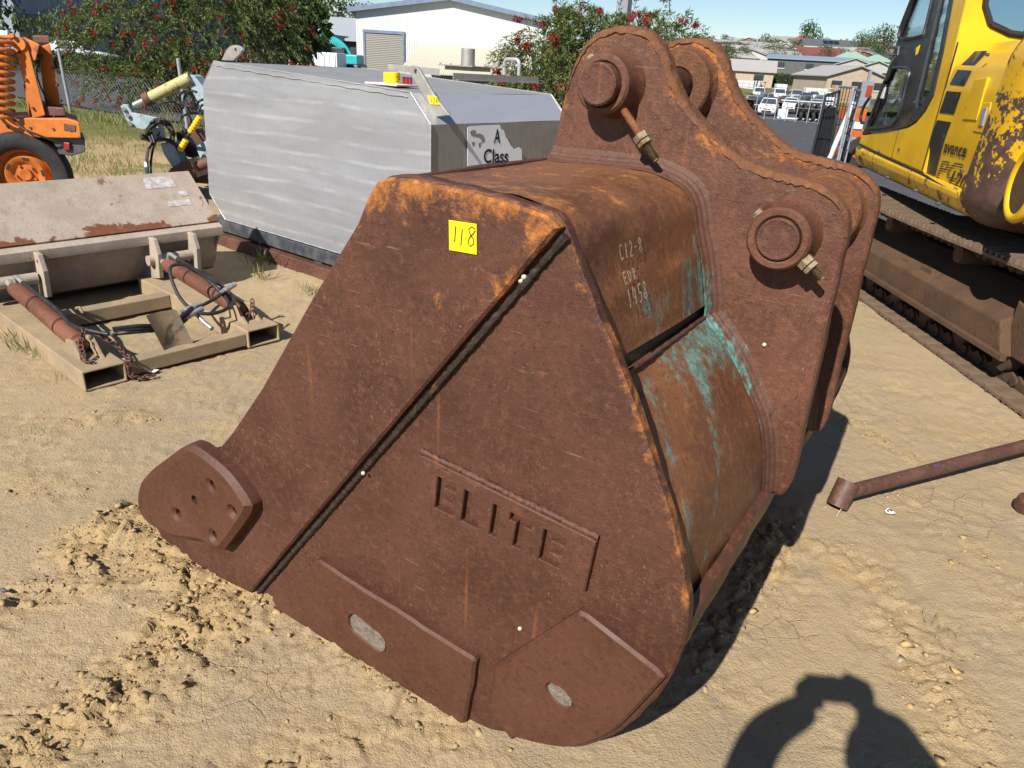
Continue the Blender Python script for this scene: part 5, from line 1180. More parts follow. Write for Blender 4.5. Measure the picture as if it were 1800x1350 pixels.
WC = empty('white_container', (0, 0, 0), 0, 'white shipping container seen under the dark tree', 'container'); a, b = on_y(505, 88, 48), on_y(592, 92, 48); WC.location = (a.x, 48, 0)
M['white_paint'] = pm('white_paint', (.74, .75, .76), (.66, .67, .68), 3, .5, 0, .1, 20)
mb = MB(); w_ = b.x - a.x; mb.box((w_ / 2, 1.2, a.z / 2), (w_, 2.4, a.z)); mb.build('body', M['white_paint'], WC, bev=.04)
for i in range(9): mb = MB(); mb.box((w_ * (i + .5) / 9, -.02, a.z / 2), (.10, .06, a.z * .9)); mb.build('rib', M['white_paint'], WC)
TE = empty('teal_excavator', (0, 0, 0), 0, 'distant teal excavator with its boom raised beside the white shed', 'excavator'); TE.location = (on_y(600, 115, 52).x, 52, 0); c0 = Vector(TE.location)
M['teal'] = pm('teal_paint', (.03, .42, .42), (.025, .35, .36), 3, .4, 0, .05, 20)
def bx(mb, x0, y0, x1, y1, Y, th): a, b = on_y(x0, y1, Y) - c0, on_y(x1, y0, Y) - c0; mb.box(((a.x + b.x) / 2, Y - c0.y, (a.z + b.z) / 2), (abs(b.x - a.x), th, abs(b.z - a.z)))
mb = MB(); bx(mb, 602, 97, 634, 113, 52, 2.0); mb.build('house', M['teal'], TE, bev=.08)
mb = MB(); bx(mb, 588, 84, 606, 112, 51.6, 1.2); cb = mb.build('cab', M['dark_plastic'], TE, bev=.06); mb = MB(); bx(mb, 590, 87, 604, 103, 50.95, .06); mb.build('window', M['glass'], cb)
mb = MB(); pts = catmull([tuple(on_y(x, y, 52) - c0) for x, y in [(612, 100), (606, 88), (592, 74), (572, 66), (548, 64)]], 6); n = len(pts)
for i in range(n - 1): mb.bar(pts[i], Vector(pts[i + 1]) + (Vector(pts[i + 1]) - Vector(pts[i])) * .15, .35, .55 - .2 * i / n)
mb.build('boom', M['teal'], TE)
mb = MB(); bx(mb, 590, 113, 640, 126, 52, 2.4); mb.build('track', M['dark_plastic'], TE, bev=.2)
for (x, y, d, h, key, lab) in ((520, 40, 130, 9, ('round', 'leaf_mid'), 'leftmost tree on the far hill left of the white shed'), (548, 30, 150, 13, ('tall', 'leaf_olive'), 'thin bare-looking tree on the far hill left of the white shed'), (585, 30, 140, 13, ('round', 'leaf_mid'), 'broad dark tree on the far hill next to the thin bare one'), (606, 45, 135, 8, ('wide', 'leaf_olive'), 'low olive tree on the far hill above the charcoal building'), (632, 25, 170, 8, ('round', 'leaf_dark'), 'small round tree at the white shed roof corner'), (985, 60, 160, 12, ('pine', 'leaf_pine'), 'dark pine pair seen just right of the white shed roof'), (500, 10, 160, 14, ('tall', 'leaf_dark'), 'tall tree on the far hill behind the dark round tree')):
    p = on_y(x, y, d); base = p.z - h * .62; tree((p.x, d, base), h, key, lab, 'trees on the far hill')
mb = MB(); hp_ = [(-60, 120), (25, 120)]
# ground rise carrying those trees
def hillock():
    U = np.linspace(-90, 60, 40); W = np.linspace(95, 260, 20); A, Bq = np.meshgrid(U, W, indexing='ij'); Z = -1 + 9.5 * np.clip((Bq - 100) / 60, 0, 1) * np.exp(-((A + 25) / 45) ** 2) + (fbm(A * .05, Bq * .05, 3, 4) - .5) * 2
    i, j = np.meshgrid(np.arange(39), np.arange(19), indexing='ij'); b = (i * 20 + j).ravel(); me = mesh_np('hill', np.stack([A.ravel(), Bq.ravel(), Z.ravel()], 1), np.stack([b, b + 20, b + 21, b + 1], 1)); tag(link('hill', me, M['land'], smooth=True), kind='structure')
hillock()
SP = empty('sign_post', (0, 0, 0), 0, 'tall grey sign post rising behind the bottlebrush shrub', 'sign'); a = on_y(1092, 30, 24); SP.location = (a.x, 24, 0)
mb = MB(); mb.box((0, 0, 2.6), (.32, .14, 5.2)); mb.build('post', M['galv'], SP, bev=.02); mb = MB(); mb.box((.19, -.02, 3.4), (.16, .06, 3.4)); mb.build('panel', M['dark_clad'], SP)

# ------------------------------------------------------------------ orange towed machine
M['orange'] = pm('orange_paint', (.52, .15, .016), (.38, .105, .016), 6, .55, 0, .2, 50, .4, dirt=(.10, .05, .028), dscale=8, dthr=.60)
M['orange_dirty'] = pm('dirty_orange_paint', (.50, .15, .025), (.36, .11, .03), 5, .6, 0, .3, 50, .4, dirt=(.10, .05, .03), dscale=6, dthr=.58)
M['tyre'] = pm('black_tyre', (.016, .016, .017), (.028, .027, .026), 10, .8, 0, .4, 60)
M['grey_plastic'] = pm('grey_box', (.07, .075, .08), (.05, .055, .06), 6, .5, 0, .1, 50)
OM = empty('orange_machine', on_y(50, 395, 7.0), 0, 'orange towed machine with a big coil spring and a road wheel', 'trailer'); OM.location.z = 0; c0 = Vector(OM.location); OY = 7.0
def o2(x, y, dy=0.0): return on_y(x, y, OY + dy) - c0
def obox(name, pix, d0, d1, mat, parent=OM, bev=.01):   # polygon in the machine's face plane, with real depth
    P_ = [o2(x, y) for x, y in pix]; mb = MB(); mb.prism([(p.x, p.z) for p in P_], lambda a, b, c: (a - .62 * c, c, b), d0, d1); return mb.build(name, mat, parent, bev=bev)
WH = empty('wheel'); WH.parent = OM; wc = o2(50, 312); wc = Vector((wc.x, -.02, .375)); ax = Vector((.28, -.96, 0))
mb = MB(); mb.lathe([(.235, -.06), (.26, -.085), (.33, -.10), (.375, -.085), (.392, -.05), (.395, 0), (.392, .05), (.375, .085), (.33, .10), (.25, .09)], wc, -ax, 44); mb.build('tyre', M['tyre'], WH, smooth=35)
mb = MB(); mb.lathe([(.001, -.02), (.05, -.025), (.06, .0), (.10, .005), (.125, -.02), (.165, -.03), (.19, -.005), (.205, .02), (.225, .015), (.24, -.06), (.25, -.075)], wc, -ax, 44); mb.build('rim', M['orange'], WH, smooth=35)
x_ = ax.cross(Vector((0, 0, 1))).normalized()
for k in range(5):
    a = k * 1.2566 + .5; cc = wc + (x_ * math.cos(a) + Vector((0, 0, 1)) * math.sin(a)) * .150 + ax * .031; mb = MB(); tg = (-x_ * math.sin(a) + Vector((0, 0, 1)) * math.cos(a)); mb.bar(cc - tg * .028, cc + tg * .028, .022, .004, ax); mb.build('rim_slot', M['tyre'], WH, bev=.003)
    cc = wc + (x_ * math.cos(a + .6) + Vector((0, 0, 1)) * math.sin(a + .6)) * .085 - ax * .0; mb = MB(); mb.cyl(cc, cc + ax * .03, .012, n=6); mb.build('wheel_nut', M['orange_dirty'], WH)
mb = MB(); mb.cyl(wc - ax * .9, wc, .04, n=14); mb.build('axle', M['orange_dirty'], OM)
obox('chassis_beam', [(-60, 238), (142, 242), (139, 214), (118, 207), (-60, 205)], -.05, .55, M['orange'])
obox('bumper_box', [(82, 240), (150, 244), (150, 268), (126, 275), (104, 272), (98, 258)], .02, .5, M['grey_plastic'])
obox('mudguard_bracket', [(78, 238), (100, 240), (100, 262), (84, 258)], .10, .22, M['orange'])
obox('rear_post', [(66, 84), (88, 76), (108, 188), (80, 190)], .12, .40, M['orange'])
obox('post_cap', [(56, 62), (86, 62), (88, 77), (58, 76)], .15, .38, M['rust_beam'])
obox('brace_plate', [(26, 86), (46, 70), (54, 100), (80, 202), (58, 208), (40, 135)], -.04, .05, M['orange'])
obox('top_link', [(16, 64), (44, 66), (70, 78), (62, 108), (36, 92), (20, 80)], -.02, .30, M['orange_dirty'])
obox('inner_post', [(-30, 100), (2, 98), (8, 232), (-30, 232)], .0, .3, M['orange'])
obox('rear_strut', [(40, 150), (52, 146), (64, 205), (50, 206)], .15, .30, M['orange_dirty'])
obox('cross_block', [(72, 186), (112, 190), (116, 204), (74, 204)], .0, .5, M['rust_beam'])
a, b = o2(17, 62), o2(18, 205); mb = MB(); N_ = 11; pts = []
for i in range(N_ * 16 + 1):
    f = i / (N_ * 16); t = f * N_ * 2 * math.pi; c = a.lerp(b, f) + Vector((.0, -.10, 0)); pts.append(c + Vector((.082 * math.cos(t), .082 * math.sin(t), 0)))
mb.tube(pts, .019, 8); mb.build('coil_spring', M['orange_dirty'], OM, smooth=60)
mb = MB(); pv = o2(41, 77); mb.cyl(pv + Vector((0, -.06, 0)), pv + Vector((0, -.02, 0)), .055, n=18); mb.build('pivot_pin', M['orange_dirty'], OM, smooth=40)
for x, y in ((76, 90), (80, 120), (86, 150), (92, 178), (40, 92), (52, 140), (64, 190), (20, 222), (60, 224), (100, 226), (130, 228)):
    p = o2(x, y); yb = {True: .12, False: -.05}[75 < x < 95 and y < 200]; mb = MB(); mb.cyl((p.x, yb - .012, p.z), (p.x, yb + .02, p.z), .012, n=6); mb.build('bolt_head', M['rust_beam'], OM)
mb = MB(); mb.tube(catmull([tuple(o2(x, y) + Vector((0, d, 0))) for x, y, d in ((30, 205, -.07), (52, 222, -.12), (80, 236, -.10), (104, 250, -.02), (118, 256, .02))], 6), .010, 7); mb.build('brake_hose', M['rubber'], OM, smooth=60)
mb = MB(); mb.tube(catmull([tuple(o2(x, y) + Vector((0, d, 0))) for x, y, d in ((62, 96, .1), (60, 130, .04), (72, 170, .06), (96, 206, .0))], 6), .007, 7); mb.build('cable', M['rubber'], OM, smooth=60)
obox('tail_lamp', [(112, 250), (122, 251), (122, 264), (112, 263)], -.01, .03, M['red_wrap'], bev=.004)
obox('stencil_plate', [(112, 216), (132, 219), (132, 230), (112, 228)], -.058, -.05, M['rust_beam'], bev=.002)
obox('white_tank', [(-30, 52), (12, 54), (13, 66), (-30, 66)], .1, .6, M['white_paint'])

# ------------------------------------------------------------------ folded backhoe arm with a tangle of hoses
M['paleblue'] = pm('worn_pale_blue_paint', (.32, .42, .46), (.24, .31, .34), 6, .6, 0, .3, 60, .4, dirt=(.12, .06, .035), dscale=7, dthr=.58)
M['yellow_worn'] = pm('worn_yellow_paint', (.42, .37, .13), (.38, .36, .24), 6, .6, 0, .3, 60, .4, dirt=(.14, .06, .03), dscale=9, dthr=.52)
M['spiral'] = pm('yellow_hose_guard', (.72, .48, .01), (.6, .38, .01), 10, .5, 0, .1, 60)
BH = empty('backhoe_arm', on_y(290, 318, 8.6), 0, 'folded pale blue backhoe arm with tangled black hoses left of the tank', 'backhoe'); BH.location.z = 0; c0 = Vector(BH.location)
def b2(x, y, Y=8.6): return on_y(x, y, Y) - c0
def bpoly(name, pix, Y, th, mat, bev=.008):
    P_ = [b2(x, y, Y) for x, y in pix]; mb = MB(); mb.prism([(p.x, p.z) for p in P_], lambda a, b, c: (a, c, b), Y - c0.y, Y - c0.y + th); return mb.build(name, mat, BH, bev=bev)
mb = MB(); mb.cyl(b2(262, 173), b2(336, 136), .062, n=20); mb.build('cylinder_barrel', M['yellow_worn'], BH, smooth=40)
mb = MB(); mb.cyl(b2(256, 176), b2(266, 171), .078, n=20); mb.build('cylinder_gland', M['rust_beam'], BH, smooth=40)
mb = MB(); mb.cyl(b2(236, 185), b2(258, 175), .034, n=16); mb.build('cylinder_rod', M['zinc'], BH, smooth=40)
bpoly('link_plate', [(211, 187), (216, 183), (224, 184), (232, 198), (276, 207), (281, 216), (270, 226), (250, 228), (228, 222), (218, 202)], 8.5, .05, M['paleblue']); bpoly('link_plate', [(213, 188), (224, 184), (232, 198), (276, 207), (279, 216), (250, 228), (228, 222)], 8.75, .05, M['paleblue'])
for x, y in ((217, 192), (224, 203), (229, 218)): mb = MB(); mb.cyl(b2(x, y, 8.46), b2(x, y, 8.5), .022, n=8); mb.build('pin_head', M['zinc'], BH)
bpoly('boom', [(328, 140), (334, 131), (342, 134), (380, 180), (376, 230), (355, 195)], 8.6, .22, M['paleblue'])
bpoly('dipper', [(281, 252), (304, 250), (318, 286), (304, 296), (288, 272)], 8.35, .2, M['paleblue']); bpoly('dipper_link', [(252, 222), (276, 214), (284, 250), (268, 250)], 8.7, .14, M['paleblue'])
bpoly('arm_bracket', [(330, 232), (346, 226), (362, 246), (366, 272), (352, 268)], 8.6, .15, M['rust_beam']); bpoly('arm_plate', [(344, 258), (364, 246), (368, 280), (352, 280)], 8.5, .1, M['paleblue'])
bpoly('bucket_side', [(294, 308), (300, 296), (330, 280), (338, 286), (346, 312)], 8.25, .03, M['rust_beam']); bpoly('bucket_side', [(294, 308), (300, 296), (330, 280), (338, 286), (346, 312)], 8.65, .03, M['rust_beam'])
mb = MB(); prof_ = [b2(x, y, 8.28) for x, y in [(294, 308), (300, 296), (330, 280), (338, 286), (346, 312)]]; V = []
for p in prof_: V += [(p.x, 8.28 - c0.y, p.z), (p.x, 8.65 - c0.y, p.z)]
mb.add(V, [(2 * i, 2 * i + 1, 2 * i + 3, 2 * i + 2) for i in range(4)]); mb.build('bucket_shell', M['guard'], BH, fix=False)
bpoly('foot_frame', [(320, 300), (345, 290), (366, 300), (366, 322), (300, 322)], 8.7, .3, M['rust_beam'])
a, b = b2(330, 300, 8.4), b2(372, 282, 8.4); mb = MB(); mb.cyl(a, b, .06, n=14); mb.build('stabiliser_tube', M['rust_beam'], BH, smooth=40)
rng = random.Random(12)
def hose(pix, r=.016, Y=8.4, mat='rubber', name='hose'):
    mb = MB(); mb.tube(catmull([tuple(b2(x, y, Y + rng.uniform(-.12, .12))) for x, y in pix], 7), r, 7); return mb.build(name, M[mat], BH, smooth=60)
for k in range(9):
    j = lambda s_: rng.uniform(-s_, s_)
    hose([(272 + j(5), 250 + j(4)), (262 + j(6), 228 + j(6)), (276 + j(6), 214 + j(4)), (292 + j(5), 214 + j(5)), (302 + j(4), 228 + j(5)), (302 + j(3), 244 + j(4))])
for k in range(6):
    j = lambda s_: rng.uniform(-s_, s_)
    hose([(250 + j(4), 240 + j(4)), (264 + j(5), 244 + j(4)), (284 + j(6), 243 + j(4)), (305 + j(6), 250 + j(4)), (322 + j(5), 262 + j(6))])
for P_ in ([(261, 312), (259, 285), (262, 262), (272, 248), (280, 232)], [(266, 310), (265, 288), (269, 262), (276, 246)], [(276, 185), (292, 179), (312, 180), (330, 186), (345, 192)], [(322, 190), (324, 172), (334, 160), (346, 162)], [(326, 232), (318, 215), (322, 204), (338, 199), (356, 200)], [(318, 184), (316, 168), (328, 158), (338, 168), (342, 186)], [(344, 190), (350, 178), (362, 174)], [(348, 198), (354, 186), (366, 182)], [(330, 200), (336, 214), (330, 232)]): hose(P_, .013)
hose([(258, 312), (257, 285), (261, 262)], .018, 8.35, 'white_paint', 'pale_hose')
for P_ in ([(352, 205), (346, 214), (340, 224), (334, 233)], [(327, 246), (322, 255), (316, 264)]):
    pts = subdivide_poly(np.array([tuple(b2(x, y, 8.3)) for x, y in P_]), .02, False); mb = MB(); mb.tube(pts, [.030 + .006 * (i % 2) for i in range(len(pts))], 10); mb.build('hose_guard', M['spiral'], BH, smooth=20)
hose([(335, 232), (331, 238), (327, 246)], .018, 8.3)
bpoly('dark_valve_block', [(309, 232), (320, 228), (322, 240), (334, 252), (352, 270), (346, 280), (330, 276), (312, 262)], 8.6, .16, M['dark_plastic'])

# ------------------------------------------------------------------ yellow excavator on the right
def peel(name, thr, scale=3.0, streak=6.0):
    t = T(name); n = t.noise(scale, 7, .66, t.map((1, 1, 1.0)), .5); st_ = t.noise(scale * 3, 6, .7, t.map((1, streak, streak)))
    z = t.sep(t.n('ShaderNodeNewGeometry').outputs['Position'])[2]
    f = t.math('ADD', t.math('MULTIPLY', n, .65), t.math('MULTIPLY', st_, .35))
    f = t.math('ADD', f, t.math('MULTIPLY', t.math('SUBTRACT', 1.45, z), .13))
    m = t.step(f, thr, thr + .025)
    br = t.mix(t.step(t.noise(14, 5, .7), .4, .65), (.060, .032, .026), (.10, .052, .036)); br = t.mix(t.math('MULTIPLY', t.step(t.noise(40, 5, .7, t.map((1, 8, 8))), .6, .72), .5), br, (.2, .14, .11))
    ye = t.mix(t.step(t.noise(2, 4, .6), .4, .65), (.68, .405, .006), (.57, .325, .006)); ye = t.mix(t.math('MULTIPLY', t.step(t.noise(60, 5, .7), .64, .7), .4), ye, (.2, .12, .03))
    h = t.math('SUBTRACT', 1.0, m)
    return t.out(t.mix(m, ye, br), t.ramp(m, [(0, .35), (1, .6)]), 0, t.bump(t.math('ADD', h, t.math('MULTIPLY', t.noise(80, 4, .7), .15)), .4, .004), .45)
M['yellow'] = peel('yellow_paint', .78); M['yellow_worn_skirt'] = peel('scuffed_yellow_skirt', .60, 6.0, 3.0); M['yellow_peeling'] = peel('peeling_yellow_paint', .485, 4.0, 2.5)
M['cab_black'] = pm('black_cab_trim', (.018, .019, .022), (.028, .028, .03), 6, .4, 0, .08, 60, .5, dirt=(.07, .06, .05), dscale=4, dthr=.62)
M['decal_black'] = pm('black_decal', (.012, .013, .016), (.02, .02, .022), 4, .35, 0, .03, 40, .5)
M['track_steel'] = pm('dirty_track_steel', (.09, .056, .036), (.055, .036, .026), 7, .75, .1, .5, 60, .3, dirt=(.19, .13, .075), dscale=4, dthr=.56)
M['track_dusty'] = pm('dusty_track_pad', (.17, .118, .075), (.12, .082, .054), 6, .85, 0, .4, 60, .25, dirt=(.09, .06, .045), dscale=5, dthr=.6)
M['frame_brown'] = pm('muddy_track_frame', (.105, .058, .032), (.07, .042, .026), 5, .8, 0, .5, 45, .25, dirt=(.05, .035, .028), dscale=4, dthr=.58)
def clear_glass():
    t = T('cab_glass'); gl = t.n('ShaderNodeBsdfGlossy'); gl.inputs['Roughness'].default_value = .03; gl.inputs['Color'].default_value = (.9, .95, 1, 1)
    tr = t.n('ShaderNodeBsdfTransparent'); tr.inputs[0].default_value = (.62, .70, .72, 1); fr = t.n('ShaderNodeFresnel'); fr.inputs[0].default_value = 1.5
    mx = t.n('ShaderNodeMixShader'); t.put(mx.inputs[0], t.math('ADD', t.math('MULTIPLY', fr.outputs[0], 1.2), .05, True)); t.nt.links.new(tr.outputs[0], mx.inputs[1]); t.nt.links.new(gl.outputs[0], mx.inputs[2]); t.nt.links.new(mx.outputs[0], t.nt.nodes['Material Output'].inputs[0]); return t.m
M['cab_glass'] = clear_glass()
EX = empty('yellow_excavator', (3.4, 5.3, 0), 0, 'yellow tracked excavator with peeling counterweight and black-framed cab', 'excavator'); c0x = Vector(EX.location)
xt = Vector((-.165, -.986, 0)).normalized(); xn = Vector((.986, -.165, 0)).normalized(); x0v = Vector((3.116, 6.913, 0))
def xf(s_, z, d=0.0): return tuple(x0v + xt * s_ + xn * d + Vector((0, 0, z)) - c0x)
xfn = lambda a, b, c: xf(a, b, c)
def xs_(x, y, d=0.0):
    p = hit(x, y, x0v + xn * d, xn) - x0v; return (p.dot(xt), p.z)
def xplate(name, poly, d0, d1, mat, holes=(), parent=EX, ch=.008, step=None): return plate(name, subdivide_poly(np.array(poly), .08), mat, xfn, d0, d1, holes=holes, chamfer=ch, parent=parent, step=step)
# undercarriage
TX0, TX1, TY0, TY1, TR_ = 2.78, 3.28, 3.50, 6.75, .345
def track_path(n):
    Ls = TY1 - TY0; per = 2 * Ls + 2 * math.pi * TR_; out = []
    for i in range(n):
        s_ = per * i / n
        if s_ < Ls: out.append((TY0 + s_, .028, 0.0))
        elif s_ < Ls + math.pi * TR_: a = (s_ - Ls) / TR_; out.append((TY1 + TR_ * math.sin(a), .028 + TR_ - TR_ * math.cos(a), a))
        elif s_ < 2 * Ls + math.pi * TR_: out.append((TY1 - (s_ - Ls - math.pi * TR_), .028 + 2 * TR_ - .02 * math.sin((s_ - Ls - math.pi * TR_) / Ls * math.pi), math.pi))
        else: a = (s_ - 2 * Ls - math.pi * TR_) / TR_ + math.pi; out.append((TY0 + TR_ * math.sin(a), .028 + TR_ - TR_ * math.cos(a), a))
    return out, per
NP = 50; path, per = track_path(NP); pitch = per / NP
sm = MB(); W_ = TX1 - TX0
sm.box((0, 0, -.012), (W_, pitch * 1.02, .018))
for yy in (-.055, .0, .058): sm.box((0, yy, -.032), (W_, .016, .026))
sm.box((0, -pitch * .45, -.004), (W_ * .96, .03, .012))
me_s = bpy.data.meshes.new('track_pad'); me_s.from_pydata(sm.v, [], sm.f); me_s.materials.append(M['track_dusty'])
lm = MB()
for sx in (-.07, .07):
    lm.prism([(-pitch * .55, .0), (pitch * .55, .0), (pitch * .55, .05), (pitch * .3, .075), (.0, .045), (-pitch * .3, .075), (-pitch * .55, .05)], lambda a, b, c: (c, a, b), sx - .02, sx + .02); lm.cyl((sx - .035, pitch * .4, .035), (sx + .035, pitch * .4, .035), .03, n=12)
me_l = bpy.data.meshes.new('track_link'); me_l.from_pydata(lm.v, [], lm.f); me_l.materials.append(M['track_steel'])
for k, xc in enumerate(((TX0 + TX1) / 2, (TX0 + TX1) / 2 + 1.95)):
    for (y, z, a) in path:
        for me_, nm in ((me_s, 'track_pad'), (me_l, 'track_link')):
            o = link(nm, me_, None, EX); o.location = Vector((xc, y, z)) - c0x; o.rotation_euler = (a, 0, 0)
    def fr(a, b, c): return (xc + c - c0x.x, a - c0x.y, b)
    mb = MB(); mb.hexa([Vector(fr(*p)) for p in [(3.95, .20, -.20), (6.45, .20, -.20), (6.45, .20, .16), (3.95, .20, .16), (4.05, .38, -.20), (6.45, .38, -.20), (6.45, .55, .10), (4.05, .55, .10)]]); mb.build('track_frame', M['frame_brown'], EX, bev=.012)
    mb = MB(); mb.bar(fr(3.9, .205, -.212), fr(6.5, .205, -.212), .035, .035); mb.build('frame_rail', M['frame_brown'], EX, bev=.004)
    mb = MB(); mb.prism([(3.70, .20), (3.95, .20), (4.05, .38), (4.05, .52), (3.85, .45)], fr, -.14, .10); mb.build('frame_end', M['frame_brown'], EX, bev=.01)
    for y in np.linspace(4.05, 6.3, 6): mb = MB(); mb.lathe([(.03, -.12), (.085, -.12), (.085, -.05), (.065, -.04), (.065, .04), (.085, .05), (.085, .12), (.03, .12)], fr(y, .165, 0), (1, 0, 0), 20); mb.build('track_roller', M['track_steel'], EX, smooth=40)
    for y in (4.75, 5.75): mb = MB(); mb.lathe([(.001, -.14), (.055, -.14), (.062, -.12), (.062, .12), (.001, .14)], fr(y, .615, 0), (1, 0, 0), 20); mb.build('carrier_roller', M['track_steel'], EX, smooth=40)
    for y, nm in ((TY0, 'sprocket'), (TY1, 'idler')):
        mb = MB(); mb.lathe([(.001, -.16), (.12, -.16), (.15, -.10), (.20, -.09), (.26, -.07), (.27, -.02), (.27, .02), (.26, .07), (.15, .1), (.001, .1)], fr(y, .028 + TR_, 0), (1, 0, 0), 36); mb.build(nm, M['frame_brown'], EX, smooth=35)
mb = MB(); mb.box((4.0 - c0x.x, 5.2 - c0x.y, .52), (1.5, 1.3, .36)); mb.build('car_body', M['frame_brown'], EX, bev=.03)
mb = MB(); mb.cyl((4.05 - c0x.x, 5.15 - c0x.y, .70), (4.05 - c0x.x, 5.15 - c0x.y, .92), .55, n=40); mb.build('slew_ring', M['track_steel'], EX, smooth=40)
for (yy, zz, ll) in ((5.05, .42, .16), (5.35, .40, .1)): mb = MB(); mb.box((2.99 - c0x.x - .09, yy - c0x.y, zz), (.03, ll, .06)); mb.build('guide_lug', M['frame_brown'], EX, bev=.006)
# house: deck skirt, hood, counterweight
sk = [(-.50, 1.075), (-.505, 1.02), (-.46, .95), (-.36, .915), (.3, .905), (1.4, .895), (2.35, .89), (2.45, .90), (2.45, 1.0), (1.6, 1.03)]
def skg(f, g):   # rounded skirt section
    s_ = -.48 + 2.86 * f; zt = 1.068 - .035 * f; prof_ = [(.06, zt), (.0, zt - .004), (-.012, zt - .03), (-.008, .98), (.02, .92), (.07, .885), (.30, .88)]; k_ = g * (len(prof_) - 1); i = min(int(k_), len(prof_) - 2); h = k_ - i
    d = prof_[i][0] * (1 - h) + prof_[i + 1][0] * h; z = prof_[i][1] * (1 - h) + prof_[i + 1][1] * h; return xf(s_ , z, d + (.05 * max(0, 1 - f / .03) ** 2))
grid('side_skirt', skg, 40, 24, M['yellow_worn_skirt'], EX)
mb = MB(); mb.prism([(.06, .885), (2.3, .885), (2.3, 1.03), (.06, 1.06)], lambda a, b, c: xf(b - b + c, b, a), -.45, 2.3); mb.build('deck', M['cab_black'], EX)
def hood(f, g):
    s_ = 1.50 + .86 * f + .10 * g * 0; prof_ = [(.035, 1.04), (.0, 1.30), (.0, 1.60), (.02, 1.74), (.07, 1.83), (.16, 1.89), (.32, 1.92), (1.2, 1.94), (2.3, 1.92)]; k_ = g * (len(prof_) - 1); i = min(int(k_), len(prof_) - 2); h = k_ - i
    d = prof_[i][0] * (1 - h) + prof_[i + 1][0] * h; z = prof_[i][1] * (1 - h) + prof_[i + 1][1] * h; return xf(s_, z, d)
grid('engine_hood', hood, 16, 48, M['yellow'], EX)
mb = MB(); mb.prism([(.04, 1.04), (.01, 1.30), (.01, 1.60), (.08, 1.83), (.17, 1.88), (1.2, 1.93), (2.3, 1.90), (2.3, 1.04)], lambda a, b, c: xf(c, b, a), 1.50, 1.505); mb.build('bulkhead', M['yellow'], EX)
# counterweight: rounded in plan and in section
def cwt(f, g):
    a = f * math.pi / 2 * 1.0; rs, rd = .62, 1.2     # plan: quarter superellipse from the side to the back
    ca, sa = max(0, math.cos(a)) ** .62, max(0, math.sin(a)) ** .62
    z = .86 + 1.10 * g; inn = .16 * max(0, 1 - g / .16) ** 2 + .10 * max(0, (g - .82) / .18) ** 2 * 1.0
    lean = .16 * g
    return xf(2.335 + lean * (1 - f) + (rs - inn) * sa, z, -.035 + inn * .9 + rd * (1 - ca) * 1.0)
cw = grid('counterweight', cwt, 60, 40, M['yellow_peeling'], EX)
mb = MB(); mb.prism([(2.335, .95), (2.49, 1.93), (2.9, 1.93), (2.9, .95)], lambda a, b, c: xf(a, b, c), .12, 2.2); mb.build('counterweight_core', M['yellow_peeling'], EX)
xr = xs_(1797, 325, -.04); mb = MB(); mb.tube([xf(xr[0] + .13 * math.cos(t), xr[1] + .17 * math.sin(t), -.030) for t in np.linspace(0, 2 * math.pi, 40)], .026, 8, False); mb.build('tie_down_ring', M['yellow'], cw, smooth=60)
mb = MB(); mb.prism(circle(xr[0], xr[1], .115, 24, .155), xfn, -.040, -.034); mb.build('tie_down_recess', M['frame_brown'], cw)
# cab
cab_out = [(-.43, 1.075), (1.50, 1.045), (1.52, 1.30), (1.47, 1.70), (1.40, 2.2), (1.30, 2.72), (.36, 2.76), (.20, 2.45), (.132, 2.261), (.047, 2.011), (-.05, 1.70), (-.141, 1.365), (-.36, 1.19)]
win_up = [(.075, 1.985), (.69, 1.97), (.735, 2.0), (.72, 2.21), (.655, 2.6), (.36, 2.64), (.17, 2.26)]
win_lo = [(-.225, 1.255), (-.1, 1.248), (.45, 1.30), (.58, 1.335), (.63, 1.43), (.625, 1.60), (.60, 1.735), (.20, 1.75), (.11, 1.74), (.06, 1.665), (-.02, 1.645), (-.055, 1.58)]
win_re = [(.95, 1.50), (1.0, 1.462), (1.10, 1.49), (1.19, 1.575), (1.165, 1.85), (1.06, 2.25), (.96, 2.62), (.83, 2.62), (.88, 2.2), (.925, 1.8)]
blk = [(-.375, 1.175), (-.1, 1.205), (.557, 1.275), (.9, 1.325), (1.064, 1.375), (1.2, 1.46), (1.285, 1.56), (1.24, 1.85), (1.13, 2.25), (1.02, 2.68), (.37, 2.72), (.19, 2.40), (.132, 2.24), (.047, 1.99), (-.05, 1.69), (-.141, 1.375)]
CB = empty('cab'); CB.parent = EX
def roundp(P, k=2): return np.array(catmull(P, k, True))
lowy = [(-.43, 1.075), (1.50, 1.045), (1.52, 1.30), (1.47, 1.70), (1.40, 2.2), (1.30, 2.72), (1.02, 2.69), (1.13, 2.25), (1.24, 1.85), (1.285, 1.56), (1.2, 1.45), (1.064, 1.365), (.9, 1.315), (.557, 1.265), (-.1, 1.195), (-.375, 1.165), (-.42, 1.12)]
xplate('cab_side', lowy, .008, .05, M['yellow'], parent=CB)
xplate('cab_door', blk, .0, .04, M['cab_black'], [roundp(win_up, 1), roundp(win_lo, 1), roundp(win_re, 1)], CB)
for nm, P_ in (('window', win_up), ('window', win_lo), ('window', win_re)): xplate(nm, roundp(P_, 1), .018, .024, M['cab_glass'], parent=CB, ch=.001)
for P_ in (win_up, win_lo): mb = MB(); q_ = roundp(P_, 3); mb.tube([xf(a, b, -.002) for a, b in list(q_) + [q_[0]]], .014, 6, False); mb.build('window_seal', M['cab_black'], CB, smooth=60)
xplate('cab_side', cab_out, .97, 1.02, M['yellow'], [roundp(win_up, 1), roundp(win_lo, 1)], CB)
